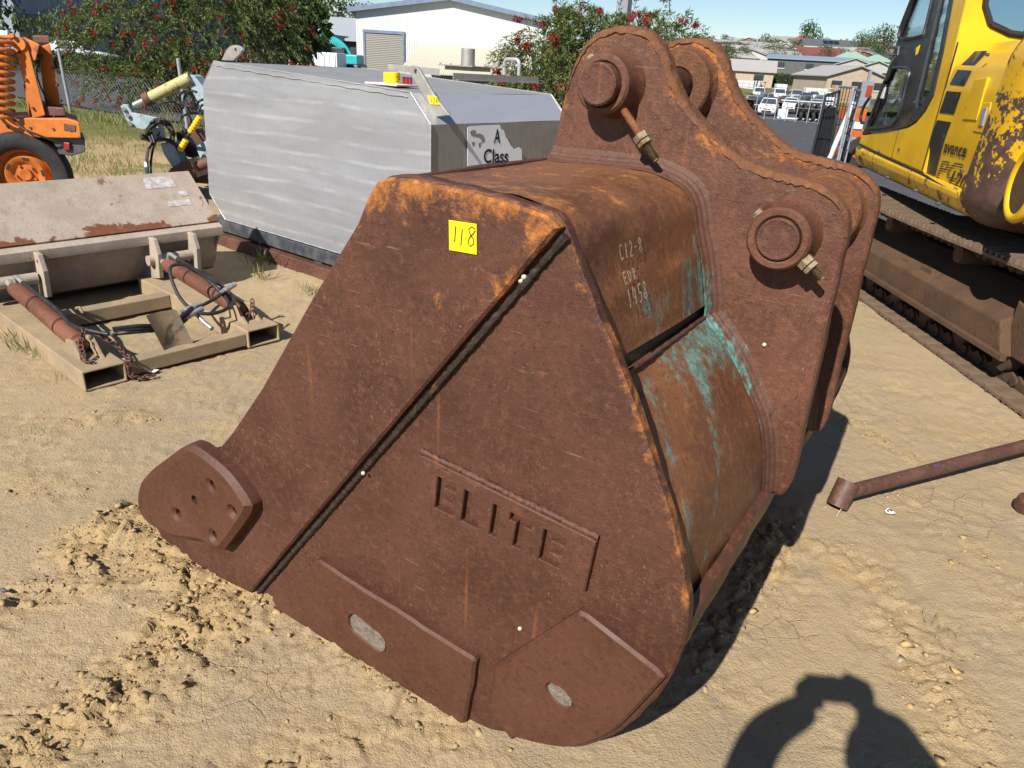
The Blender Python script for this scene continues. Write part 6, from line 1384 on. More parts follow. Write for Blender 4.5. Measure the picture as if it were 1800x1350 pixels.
for nm, P_ in (('window', win_up), ('window', win_lo)): xplate(nm, roundp(P_, 1), .99, .995, M['cab_glass'], parent=CB, ch=.001)
# rear wall with window, roof, front frame
def rear(a, b, c): # a across, b height, c along
    s_ = np.interp(b, [1.0, 1.3, 1.7, 2.2, 2.72], [1.50, 1.50, 1.452, 1.385, 1.285]); return xf(s_ + c, b, a)
rw = subdivide_poly([(.05, 1.04), (.97, 1.04), (.97, 2.70), (.05, 2.70)], .1); plate('rear_wall', rw, M['yellow'], rear, .0, -.04, holes=[roundp([(.20, 2.02), (.85, 2.02), (.85, 2.55), (.20, 2.55)], 4)], chamfer=.006, parent=CB, step=.12)
plate('window', roundp([(.20, 2.02), (.85, 2.02), (.85, 2.55), (.20, 2.55)], 4), M['cab_glass'], rear, -.02, -.025, chamfer=.001, parent=CB)
q_ = roundp([(.20, 2.02), (.85, 2.02), (.85, 2.55), (.20, 2.55)], 4); mb = MB(); mb.tube([rear(a, b, .004) for a, b in list(q_) + [q_[0]]], .022, 6, False); mb.build('window_seal', M['cab_black'], CB, smooth=60)
mb = MB(); mb.prism([(.33, 2.72), (1.31, 2.69), (1.29, 2.78), (.40, 2.81)], xfn, .0, 1.02); mb.build('cab_roof', M['yellow'], CB, bev=.03)
for d in (.04, .98):
    mb = MB(); pts = [(-.43, 1.09), (-.141, 1.365), (-.05, 1.70), (.047, 2.011), (.132, 2.261), (.36, 2.74)]
    for a, b in zip(pts[:-1], pts[1:]): mb.bar(xf(*a, d), xf(*b, d), .05, .05)
    mb.build('front_pillar', M['cab_black'], CB)
mb = MB(); mb.prism([(.55, 1.10), (.60, 1.5), (.78, 1.52), (.86, 1.95), (.98, 1.96), (.92, 1.45), (1.0, 1.1)], xfn, .3, .75); mb.build('seat', M['cab_black'], CB, bev=.03)
mb = MB(); mb.bar(xf(.1, 1.1, .45), xf(.0, 1.55, .45), .06, .06); mb.box(xf(.0, 1.56, .45), (.2, .2, .05)); mb.build('console', M['cab_black'], CB, bev=.01)
mb = MB(); mb.prism([(-.38, 1.085), (1.46, 1.06), (1.46, 1.11), (-.36, 1.14)], xfn, .06, .95); mb.build('cab_floor', M['cab_black'], CB)
# door furniture
h_ = [xs_(x, y, -.02) for x, y in [(1562, 95), (1563, 87), (1568, 83), (1582, 83), (1580, 96), (1565, 97), (1562, 95)]]; mb = MB(); mb.tube([xf(a, b, -.028) for a, b in h_], .007, 6); mb.build('door_handle', M['grey_plastic'], CB, smooth=60)
h_ = [xs_(x, y, -.02) for x, y in [(1573, 100), (1566, 112), (1562, 119)]]; mb = MB(); mb.tube([xf(a, b, -.02) for a, b in h_], .009, 6); mb.build('door_catch', M['galv'], CB, smooth=60)
h_ = [xs_(x, y, -.1) for x, y in [(1530, 170), (1519, 186), (1513, 205), (1514, 215), (1518, 216)]]; mb = MB(); mb.tube([xf(a, b, -.10) for a, b in catmull(h_, 4)], .013, 8); mb.build('grab_rail', M['dark_plastic'], CB, smooth=60)
mb = MB(); P_ = [xs_(x, y) for x, y in [(1610, 98), (1611, 84), (1618, 79), (1613, 95)]]; mb.prism(P_, xfn, -.004, -.001); mb.build('decal', M['yellow_tag'], CB)
mb = MB(); P_ = [xs_(x, y) for x, y in [(1543, 172), (1549, 173), (1555, 148), (1550, 148)]]; mb.prism(P_, xfn, .012, .016); mb.build('notice', M['white_paint'], CB)
mb = MB()
for x, y in ((1563, 300), (1545, 262), (1565, 282), (1546, 264)): pass
sl = [xs_(x, y) for x, y in [(1578, 228), (1564, 283)]]; mb.bar(xf(*sl[0], .0075), xf(*sl[1], .0075), .006, .004, tuple(xn)); mb.build('panel_gap', M['decal_black'], CB)
# decals on the hood: black blocks, model lettering
for P_ in ([(1648, 211), (1673, 215), (1634, 313), (1617, 303)], [(1652, 198), (1678, 201), (1691, 162), (1665, 160)], [(1669, 148), (1695, 151), (1704, 124), (1679, 122)], [(1682, 113), (1706, 114), (1716, 88), (1694, 89)]):
    q_ = subdivide_poly(np.array([xs_(x, y) for x, y in P_]), .06); V2, F, _ = fill(q_, (), .06)
    def hd(z): return float(np.interp(z, [1.04, 1.30, 1.60, 1.74, 1.83], [.035, .0, .0, .02, .07])) - .004
    me_ = mesh_np('decal_block', [xf(a, b, hd(b)) for a, b in V2], F); link('decal_block', me_, M['decal_black'], EX)
def hood_text(txt, x0, y0, x1, y1, ytop, mat, shear=0., bold=0., name='lettering', cut=None):
    a, b, c = xs_(x0, y0), xs_(x1, y1), xs_(x0 + (x1 - x0) * 0, ytop)
    me = text_mesh(txt, 1.0, shear, bold); n = len(me.vertices); co = np.zeros(n * 3, np.float32); me.vertices.foreach_get('co', co); co = co.reshape(-1, 3)[:, :2]; lo_, hi_ = co.min(0), co.max(0); q = (co - lo_) / (hi_ - lo_)
    P = [xf(a[0] + (b[0] - a[0]) * u_, a[1] + (b[1] - a[1]) * u_ + (c[1] - a[1]) * v_, hd(a[1] + (b[1] - a[1]) * u_ + (c[1] - a[1]) * v_) - .001) for u_, v_ in q]
    me.vertices.foreach_set('co', np.array(P, np.float32).ravel()); me.materials.clear(); return link(name, me, mat, EX)
hood_text('avance', 1656, 268, 1695, 278, 251, M['decal_black'], .15, .02)
hood_text('120', 1657, 326, 1688, 338, 294, M['decal_black'], .45, .015)
# striped model letters P and C
def stripes(txt, x0, y0, x1, y1, ytop, n):
    a, b, c = xs_(x0, y0), xs_(x1, y1), xs_(x0, ytop); me = text_mesh(txt, 1.0, .35, .02); bm = bmesh.new(); bm.from_mesh(me); ys_ = [v.co.y for v in bm.verts]; lo_, hi_ = min(ys_), max(ys_)
    xs2 = [v.co.x for v in bm.verts]; xl, xh = min(xs2), max(xs2); out = MB()
    for i in range(n):
        b2_ = bm.copy(); y0_, y1_ = lo_ + (hi_ - lo_) * (i + .12) / n, lo_ + (hi_ - lo_) * (i + .68) / n
        for co, no in (((0, y0_, 0), (0, -1, 0)), ((0, y1_, 0), (0, 1, 0))): bmesh.ops.bisect_plane(b2_, geom=b2_.verts[:] + b2_.edges[:] + b2_.faces[:], plane_co=co, plane_no=no, clear_outer=True)
        b2_.verts.index_update(); V = []
        for v in b2_.verts:
            u_, w_ = (v.co.x - xl) / (xh - xl), (v.co.y - lo_) / (hi_ - lo_); z = a[1] + (b[1] - a[1]) * u_ + (c[1] - a[1]) * w_; V.append(xf(a[0] + (b[0] - a[0]) * u_, z, hd(z) - .001))
        out.add(V, [tuple(v.index for v in f.verts) for f in b2_.faces]); b2_.free()
    bm.free(); return out.build('striped_lettering', M['decal_black'], EX, fix=False)
stripes('PC', 1636, 312, 1680, 322, 277, 8)
# hood latch recess and panel shadow gaps
P_ = [xs_(x, y) for x, y in [(1730, 181), (1743, 179), (1740, 205), (1728, 234), (1712, 231), (1720, 205)]]; xplate('latch_recess', P_, -.006, .01, M['yellow'], ch=.004); P_ = [xs_(x, y) for x, y in [(1731, 190), (1739, 189), (1730, 222), (1724, 221)]]; xplate('latch', P_, -.014, -.006, M['galv'], ch=.003)
P_ = [xs_(x, y) for x, y in [(1714, 140), (1738, 136), (1718, 212), (1694, 210)]]; xplate('hood_panel', P_, -.007, .01, M['yellow'], ch=.004)
g_ = [xs_(x, y) for x, y in [(1511, 253), (1563, 279), (1617, 303), (1691, 346)]]; mb = MB()
for a, b in zip(g_[:-1], g_[1:]): mb.bar(xf(*a, -.002), xf(*b, -.002), .012, .012)
mb.build('deck_gap', M['decal_black'], EX)
mb = MB(); mb.prism([(-1.6, 1.1), (-1.4, 1.9), (.3, 2.1), (.6, 1.2)], xfn, 1.15, 1.55); mb.build('boom_foot', M['yellow'], EX, bev=.04)

for x, y in ((1545, 266), (1563, 291), (1580, 262), (1600, 296), (1607, 180), (1690, 300), (1700, 190), (1712, 150), (1735, 96), (1660, 240)):
    a = xs_(x, y); mb = MB(); mb.cyl(xf(a[0], a[1], -.006), xf(a[0], a[1], .012), .010, n=8); mb.build('bolt_head', M['grey_plastic'], EX)
for x, y in ((1560, 312), (1610, 335), (1650, 358)):
    a = xs_(x, y); mb = MB(); mb.cyl(xf(a[0], a[1], -.018), xf(a[0], a[1], .01), .012, n=8); mb.build('skirt_bolt', M['grey_plastic'], EX)
mb = MB(); pts = [xf(1.475, 1.06 + .84 * i / 10, .006) for i in range(11)]; mb.tube(pts, .006, 5); mb.build('hood_gap', M['decal_black'], EX)
h_ = [xs_(x, y) for x, y in [(1590, 168), (1594, 150), (1599, 132)]]; mb = MB(); mb.tube([xf(a, b, -.03) for a, b in h_], .012, 6); mb.build('door_hinge_rod', M['cab_black'], CB, smooth=60)

# ------------------------------------------------------------------ right background: car yard, sheds, hillside town
strip_sheet('car_park', [(1.5, 12.5), (4, 8.6), (30, 9), (75, 70), (75, 150), (12, 150), (5, 40)], M['asphalt'], .035, 3.0)
# cars
CARC = {k: pm('car_paint_' + k, c, None, 2, .28, .1, 0, 10, .6) for k, c in dict(white=(.75, .76, .78), silver=(.42, .44, .46), grey=(.14, .15, .17), black=(.02, .021, .024), blue=(.04, .07, .16), red=(.25, .03, .03), navy=(.02, .03, .07)).items()}
M['lamp_glass'] = pm('headlight_glass', (.55, .56, .58), None, 5, .15, .2, 0, 10, .7); M['plate_white'] = pm('number_plate', (.7, .68, .5), None, 5, .5, 0, 0)
def car_meshes(kind):
    """sections along x (front at -x): x, floor, sill, belt, roof, half width low, half width belt, half width roof"""
    if kind == 'suv': S = [(-2.15, .42, .55, .78, .80, .62, .66, .60), (-2.05, .30, .50, .90, .92, .84, .86, .78), (-1.3, .26, .48, 1.02, 1.05, .90, .90, .80), (-.85, .26, .48, 1.06, 1.12, .90, .90, .78), (-.25, .26, .48, 1.08, 1.66, .91, .90, .66), (.9, .26, .48, 1.08, 1.70, .91, .90, .66), (1.75, .28, .48, 1.08, 1.64, .90, .88, .64), (2.1, .34, .5, 1.05, 1.10, .84, .84, .70), (2.18, .42, .55, .85, .9, .7, .74, .66)]
    elif kind == 'sedan': S = [(-2.25, .40, .5, .66, .68, .62, .64, .58), (-2.15, .26, .44, .74, .76, .82, .84, .76), (-1.3, .22, .42, .88, .91, .88, .88, .78), (-.75, .22, .42, .92, .96, .88, .88, .76), (.0, .22, .42, .93, 1.42, .89, .88, .62), (.8, .22, .42, .94, 1.43, .89, .88, .62), (1.5, .24, .42, .95, 1.02, .88, .86, .70), (2.15, .28, .44, .92, .96, .82, .82, .74), (2.25, .38, .5, .78, .8, .68, .70, .64)]
    else: S = [(-2.3, .45, .6, .95, .97, .72, .74, .68), (-2.2, .32, .5, 1.05, 1.08, .88, .88, .80), (-1.75, .30, .5, 1.18, 1.25, .94, .93, .82), (-1.2, .30, .5, 1.22, 1.90, .95, .94, .74), (.5, .30, .5, 1.22, 1.98, .95, .94, .78), (2.2, .30, .5, 1.22, 1.96, .95, .94, .78), (2.32, .4, .55, 1.15, 1.80, .9, .9, .74)]
    V = []; k = 8
    for x, f, si, be, ro, wl, wb, wr in S: V += [(x, -wl * .9, f), (x, -wl, si), (x, -wb, be), (x, -wr, ro), (x, wr, ro), (x, wb, be), (x, wl, si), (x, wl * .9, f)]
    F = [(i * k + j, i * k + (j + 1) % k, (i + 1) * k + (j + 1) % k, (i + 1) * k + j) for i in range(len(S) - 1) for j in range(k)] + [tuple(range(k)), tuple(range((len(S) - 1) * k, len(S) * k))]
    mb = MB(); mb.add(V, F); out = {}
    def mesh(name, mb_, mat):
        me = bpy.data.meshes.new(name); me.from_pydata(mb_.v, [], mb_.f); bm = bmesh.new(); bm.from_mesh(me); bmesh.ops.recalc_face_normals(bm, faces=bm.faces)
        bm.to_mesh(me); bm.free(); me.materials.append(mat); me.polygons.foreach_set('use_smooth', [True] * len(me.polygons)); me.set_sharp_from_angle(angle=math.radians(50)); return me
    out['body'] = mesh('body', mb, CARC['white'])
    # glass lies on the sloping faces, 8 mm proud
    ig = next(i for i in range(len(S) - 1) if S[i + 1][4] - S[i + 1][3] > .3); a, b = S[ig], S[ig + 1]
    def pt(sa, f, w_, dz=.012): return (sa[0], w_ * f, 0)
    g = MB(); e = .03; dx, dz = b[0] - a[0], b[4] - a[4]; nrm = Vector((-dz, 0, dx)).normalized() * .012
    p0, p1 = Vector((a[0], 0, a[4])), Vector((b[0], 0, b[4])); q0, q1 = p0.lerp(p1, .06), p0.lerp(p1, .93)
    g.add([q0 + nrm + Vector((0, -a[7] * .94, 0)), q0 + nrm + Vector((0, a[7] * .94, 0)), q1 + nrm + Vector((0, b[7] * .92, 0)), q1 + nrm + Vector((0, -b[7] * .92, 0))], [(0, 1, 2, 3)]); out['windscreen'] = mesh('windscreen', g, M['glass'])
    sides = []
    for s_ in (-1, 1):
        g = MB(); idx = [i for i in range(len(S)) if S[i][4] - S[i][3] > .3]
        for i, j in zip(idx[:-1], idx[1:]):
            A, Bq = S[i], S[j]; P = []
            for sec, xo in ((A, .08), (Bq, -.05)):
                for f in (.12, .84): P.append(Vector((sec[0] + xo, s_ * (sec[6] + (sec[7] - sec[6]) * f + .012), sec[3] + (sec[4] - sec[3]) * f)))
            g.add([P[0], P[2], P[3], P[1]], [(0, 1, 2, 3)])
        sides.append(mesh('side_window', g, M['glass']))
    out['side_window'] = sides
    w = MB(); w.lathe([(.10, -.11), (.20, -.12), (.31, -.10), (.33, -.04), (.33, .08), (.30, .10)], (0, 0, 0), (0, 1, 0), 18); w.lathe([(.001, -.09), (.06, -.10), (.19, -.085), (.20, -.12)], (0, 0, 0), (0, 1, 0), 14); out['wheel'] = mesh('wheel', w, M['tyre'])
    hb, hw = S[1][3], S[1][6]; out['hl'] = []
    for s_ in (-1, 1):
        h = MB(); h.box((S[1][0] - .03, s_ * hw * .74, hb - .13), (.14, .30, .15)); out['hl'].append(mesh('headlight', h, M['lamp_glass']))
    h = MB(); h.box((S[0][0] - .0, 0, hb - .16), (.10, hw * .8, .12)); h.box((S[0][0] - .01, 0, hb - .40), (.10, hw * 1.1, .14)); out['grille'] = mesh('grille', h, M['dark_plastic'])
    h = MB(); h.box((S[0][0] - .07, 0, hb - .30), (.02, .38, .10)); out['plate'] = mesh('number_plate', h, M['plate_white'])
    out['S'] = S; return out
CARS = {k: car_meshes(k) for k in ('suv', 'sedan', 'van')}
def car(pos, yaw, kind, colour, label):
    c = CARS[kind]; rt = empty('parked_car', pos, yaw, label, 'car', 'cars parked in the yard below'); b = link('body', c['body'], None, rt); b.material_slots[0].link = 'OBJECT'; b.material_slots[0].material = CARC[colour]
    link('windscreen', c['windscreen'], None, rt)
    for m in c['side_window']: link('side_window', m, None, rt)
    for m in c['hl']: link('headlight', m, None, rt)
    link('grille', c['grille'], None, rt); link('number_plate', c['plate'], None, rt)
    for x in (c['S'][1][0] + .75, c['S'][-2][0] - .65):
        for s_ in (-1, 1): w = link('wheel', c['wheel'], None, rt); w.location = (x, s_ * .80, .33); w.rotation_euler = (0, 0, 0 if s_ < 0 else math.pi)
    return rt
carlist = [  # x px, y px of the wheels, kind, paint, label
    (1348, 204, 'suv', 'white', 'white four-wheel drive at the front of the car yard, left'), (1387, 200, 'suv', 'white', 'white four-wheel drive second from the left in the front row'), (1432, 203, 'suv', 'silver', 'pale ute parked behind the wheel stack in the front row'),
    (1312, 182, 'sedan', 'blue', 'blue sedan at the left edge of the car yard beside the bucket ear'), (1320, 190, 'sedan', 'silver', 'silver sedan nearest the bucket ear'), (1346, 188, 'suv', 'grey', 'dark grey car behind the front left white four-wheel drive'), (1378, 187, 'sedan', 'silver', 'silver car behind the second white four-wheel drive'), (1410, 188, 'suv', 'black', 'black car behind the wheel stack'), (1331, 178, 'van', 'white', 'white van at the back of the yard near the pallet stack'), (1342, 181, 'sedan', 'navy', 'navy car next to the white van'), (1365, 180, 'van', 'white', 'white van in the middle of the back row'), (1378, 181, 'suv', 'grey', 'grey wagon beside the middle white van'), (1404, 180, 'sedan', 'navy', 'navy sedan in the back row below the brick shed'), (1416, 184, 'suv', 'black', 'black wagon in the second row right of centre'), (1456, 188, 'van', 'white', 'large white van at the right of the yard'), (1440, 186, 'sedan', 'grey', 'grey sedan left of the large white van'), (1510, 178, 'suv', 'black', 'black car between the mesh panels and the excavator'), (1366, 192, 'sedan', 'red', 'dark red sedan in the second row of the yard'), (1400, 194, 'suv', 'grey', 'grey wagon just behind the front row'), (1335, 194, 'sedan', 'black', 'black sedan behind the left end of the front row'), (1452, 197, 'sedan', 'white', 'white sedan right of the tyre stack'), (1395, 182, 'van', 'silver', 'silver van in the back row'), (1428, 179, 'sedan', 'white', 'white sedan in the back row below the block shed'), (1512, 188, 'sedan', 'navy', 'dark car nearest the excavator cab')]
def land_pt(x, y): p = on_land(x, y); return Vector((p.x, p.y, terrain(p.x, p.y) + .04))
for i, (x, y, kd, colr, lb) in enumerate(carlist):
    p = land_pt(x, y); yaw = math.atan2(p.y, p.x) + math.radians((i * 37 % 17) - 4); car(p, yaw, kd, colr, lb)
# left side: two pale cars behind the hedge
for x, Y, kd, lb in ((136, 44, 'sedan', 'white sedan parked behind the hedge at the left'), (98, 50, 'van', 'white van half hidden behind the orange machine')):
    p = on_y(x, 100, Y); o = car((p.x, Y, .0), math.radians(200 if kd == 'sedan' else 185), kd, 'white', lb); o['group'] = 'cars behind the hedge'
# low wheel stack / trailer frame in front of the cars
WS = empty('tyre_stack', land_pt(1424, 216), 0, 'row of stacked tyres on a white frame in front of the cars', 'tyres')
for i in range(6): mb = MB(); mb.lathe([(.2, -.1), (.34, -.11), (.38, 0), (.34, .11), (.2, .1)], (-1.2 + i * .5, 0, 1.0), (1, .1, 0), 20); mb.build('tyre', M['tyre'], WS, smooth=40)
for i in range(5): mb = MB(); mb.lathe([(.2, -.1), (.34, -.11), (.38, 0), (.34, .11), (.2, .1)], (-1.0 + i * .5, -.1, .4), (1, .1, 0), 20); mb.build('tyre', M['tyre'], WS, smooth=40)
mb = MB(); mb.box((-2.3, 0, .5), (.7, .3, .7)); mb.bar((-2.6, 0, .2), (1.6, 0, .2), .1, .1); mb.bar((-2.6, 0, 1.5), (1.6, 0, 1.5), .06, .06); mb.build('rack', M['white_paint'], WS)
# temporary wire fence in front of the cars
TF = empty('yard_fence', land_pt(1400, 214), 0, 'thin wire panel fence in front of the car yard', 'fence'); ft0 = Vector(TF.location)
a, b = land_pt(1325, 209), land_pt(1480, 224)
for i in range(9):
    p = a.lerp(b, i / 8) - ft0; mb = MB(); mb.cyl(p, p + Vector((0, 0, 1.9)), .035, n=8); mb.build('post', M['galv'], TF)
for z in (.1, 1.0, 1.85): mb = MB(); mb.tube([a - ft0 + Vector((0, 0, z)), b - ft0 + Vector((0, 0, z))], .02, 4); mb.build('rail', M['galv'], TF)
# buildings: simple but complete houses
WALLC = {k: pm('wall_' + k, c, None, 2, .8, 0, .1, 12) for k, c in dict(cream=(.42, .37, .28), white=(.50, .49, .46), brick=(.28, .15, .10), tan=(.42, .34, .25), grey=(.36, .35, .33), dark=(.10, .10, .10)).items()}
ROOFC = {k: clad('roof_' + k, c, tuple(x * .7 for x in c), 2.0, 'X', .6, .4) for k, c in dict(red=(.17, .055, .045), orange=(.34, .10, .05), grey=(.26, .26, .27), brown=(.16, .12, .10), green=(.24, .36, .28), pale=(.33, .32, .30), dark=(.09, .09, .10), blue=(.20, .26, .33)).items()}
M['pane'] = pm('dark_pane', (.03, .035, .045), None, 4, .15, 0, 0, 10, .6); M['solar'] = pm('solar_panel', (.015, .018, .03), None, 4, .25, 0, 0, 10, .6)
def house(pos, yaw, w, d, h, rh, wall, roof, label, name='house', cat='house', kind='gable', group='houses on the hillside', nwin=4, chim=False, solar=False, door=True):
    rt = empty(name, pos, yaw, label, cat, group); zb = -2.5
    mb = MB()
    if kind == 'gable': mb.prism([(-d / 2, zb), (d / 2, zb), (d / 2, h), (0, h + rh), (-d / 2, h)], lambda a, b, c: (c, a, b), -w / 2, w / 2)
    elif kind == 'front': mb.prism([(-w / 2, zb), (w / 2, zb), (w / 2, h), (0, h + rh), (-w / 2, h)], lambda a, b, c: (a, c, b), -d / 2, d / 2)
    else: mb.box((0, 0, (h + zb) / 2), (w, d, h - zb))
    mb.build('wall', WALLC[wall], rt); e = .45; mb = MB()
    if kind == 'gable':
        for s_ in (-1, 1): ze = h - e * rh / (d / 2); mb.hexa([(-w / 2 - e, s_ * (d / 2 + e), ze), (w / 2 + e, s_ * (d / 2 + e), ze), (w / 2 + e, 0, h + rh), (-w / 2 - e, 0, h + rh), (-w / 2 - e, s_ * (d / 2 + e), ze + .18), (w / 2 + e, s_ * (d / 2 + e), ze + .18), (w / 2 + e, 0, h + rh + .18), (-w / 2 - e, 0, h + rh + .18)])
    elif kind == 'front':
        for s_ in (-1, 1): ze = h - e * rh / (w / 2); mb.hexa([(s_ * (w / 2 + e), -d / 2 - e, ze), (0, -d / 2 - e, h + rh), (0, d / 2 + e, h + rh), (s_ * (w / 2 + e), d / 2 + e, ze), (s_ * (w / 2 + e), -d / 2 - e, ze + .18), (0, -d / 2 - e, h + rh + .18), (0, d / 2 + e, h + rh + .18), (s_ * (w / 2 + e), d / 2 + e, ze + .18)])
    elif kind == 'hip':
        r = max(.5, w / 2 - d / 2); mb.add([(-w / 2 - e, -d / 2 - e, h), (w / 2 + e, -d / 2 - e, h), (w / 2 + e, d / 2 + e, h), (-w / 2 - e, d / 2 + e, h), (-r, 0, h + rh), (r, 0, h + rh)], [(0, 1, 5, 4), (1, 2, 5), (2, 3, 4, 5), (3, 0, 4), (3, 2, 1, 0)])
    else: mb.hexa([(-w / 2 - e, -d / 2 - e, h), (w / 2 + e, -d / 2 - e, h), (w / 2 + e, d / 2 + e, h + rh), (-w / 2 - e, d / 2 + e, h + rh), (-w / 2 - e, -d / 2 - e, h + .25), (w / 2 + e, -d / 2 - e, h + .25), (w / 2 + e, d / 2 + e, h + rh + .25), (-w / 2 - e, d / 2 + e, h + rh + .25)])
    rf = mb.build('roof', ROOFC[roof], rt)
    if chim: mb = MB(); mb.box((w * .2, .3, h + rh), (.7, .7, 1.6)); mb.build('chimney', WALLC['brick'], rf)
    if solar:
        for i in range(3): mb = MB(); sl_ = math.atan2(rh, d / 2); mb.box((-w * .15 + i * 2.0, -d * .24, h + rh * .52 + .25), (1.8, d * .28, .06), Matrix.Rotation(sl_, 3, 'X')); mb.build('solar_panel', M['solar'], rf)
    for i in range(nwin):
        x = -w / 2 + w * (i + .5) / nwin; ww = min(1.8, w / nwin * .55)
        if door and i == nwin // 2: mb = MB(); mb.box((x, -d / 2 - .03, 1.05), (1.0, .1, 2.1)); mb.build('door', ROOFC['brown'], rt)
        else:
            mb = MB(); mb.box((x, -d / 2 - .03, h * .55), (ww, .1, min(1.3, h * .42))); wn = mb.build('window', M['pane'], rt); mb = MB(); mb.box((x, -d / 2 - .05, h * .55 - min(1.3, h * .42) / 2 - .06), (ww + .2, .16, .12)); mb.build('sill', M['white_paint'], wn)
    return rt
def hs(x, y, **k):   # house standing where the photograph shows the foot of its wall
    p = land_pt(x, y); yaw = -math.atan2(p.x, p.y) + math.radians(k.pop('turn', 0)); return house(p, yaw, **k)
hs(1306, 150, w=10.5, d=8, h=2.6, rh=1.8, wall='tan', roof='pale', label='low tan shed with a wide pale roof right of the bucket ears', name='storage_shed', cat='shed', group='sheds by the car yard', nwin=2, door=False)
hs(1468, 166, w=10.5, d=15, h=2.9, rh=1.7, wall='tan', roof='pale', kind='front', turn=24, label='brick and block shed with a low pale gable roof above the cars', name='block_shed', cat='shed', group='sheds by the car yard', nwin=3, door=False)
hs(1420, 131, w=20, d=8, h=3.0, rh=1.0, wall='dark', roof='blue', kind='skill', label='long blue-grey open shed with blue machinery behind the block shed', name='machinery_shed', cat='shed', group='sheds by the car yard', nwin=3, door=False)
hs(1536, 148, w=8, d=12, h=2.8, rh=1.5, wall='grey', roof='pale', kind='front', label='pale shed right behind the block shed beside the excavator cab', name='rear_shed', cat='shed', group='sheds by the car yard', nwin=2, door=False)
hl_ = [(1240, 84, 22, 2.8, 1.6, 'cream', 'brown', 'hip', 'brown-roofed cream house at the left end of the hill above the bucket ear'), (1262, 92, 20, 3, 1.8, 'tan', 'grey', 'gable', 'grey-roofed tan house low on the hill right of the bucket ear'), (1282, 82, 17, 2.8, 1.7, 'cream', 'brown', 'hip', 'cream house with brown roof near the hilltop'), (1302, 76, 26, 2.8, 1.2, 'white', 'dark', 'gable', 'long white house with dark solar roof on the skyline'), (1325, 74, 24, 3.0, 1.0, 'white', 'pale', 'gable', 'long white flat-roofed house on the skyline'), (1290, 93, 15, 3.2, 1.6, 'cream', 'brown', 'hip', 'small cream house with bright front wall'), (1310, 92, 18, 3, 1.6, 'grey', 'brown', 'hip', 'brown-roofed house in the middle of the left hill'),
       (1360, 90, 18, 3, 1.8, 'cream', 'grey', 'hip', 'cream house beside the dark round tree'), (1382, 82, 18, 3.0, 2.0, 'tan', 'grey', 'gable', 'grey-roofed house left of the orange roof'), (1407, 84, 17, 3.0, 3.0, 'white', 'orange', 'hip', 'house with a bright orange tile roof on the hilltop'), (1362, 97, 13, 3.0, 1.5, 'cream', 'pale', 'gable', 'pale-roofed small house with a cream wall'), (1376, 103, 12, 3.2, 1.8, 'white', 'pale', 'front', 'white gabled house with a carport front'), (1460, 101, 38, 4, 2.4, 'grey', 'dark', 'gable', 'wide dark-roofed house with solar panels on the right hill'), (1478, 92, 24, 3, 1.5, 'white', 'pale', 'gable', 'white roof rising behind the wide dark-roofed house'), (1432, 120, 17, 3.4, 2.2, 'white', 'red', 'gable', 'white house with dark red roof below the hill'), (1490, 124, 17, 3, 2.0, 'grey', 'green', 'hip', 'house with a pale green roof right of the red-roofed one'), (1505, 137, 14, 3, 1.4, 'grey', 'pale', 'front', 'low pale carport roof beside the green roof'), (1535, 128, 13, 3, 1.8, 'white', 'green', 'hip', 'green-roofed house nearest the excavator cab'), (1345, 97, 16, 2.6, 1.5, 'brick', 'red', 'hip', 'small brick house with dull red roof below the skyline'), (1270, 101, 20, 3.5, .9, 'grey', 'blue', 'skill', 'blue-grey skillion roof just above the tan shed')]
for i, (x, y, w, h, rh, wl_, rf_, kd, lb) in enumerate(hl_): hs(x, y, w=w * .62, d=8, h=h * .85, rh=rh, wall=wl_, roof=rf_, kind=kd, label=lb, turn=(i * 53 % 40) - 20, chim=i % 3 == 0, solar='solar' in lb, nwin=4)
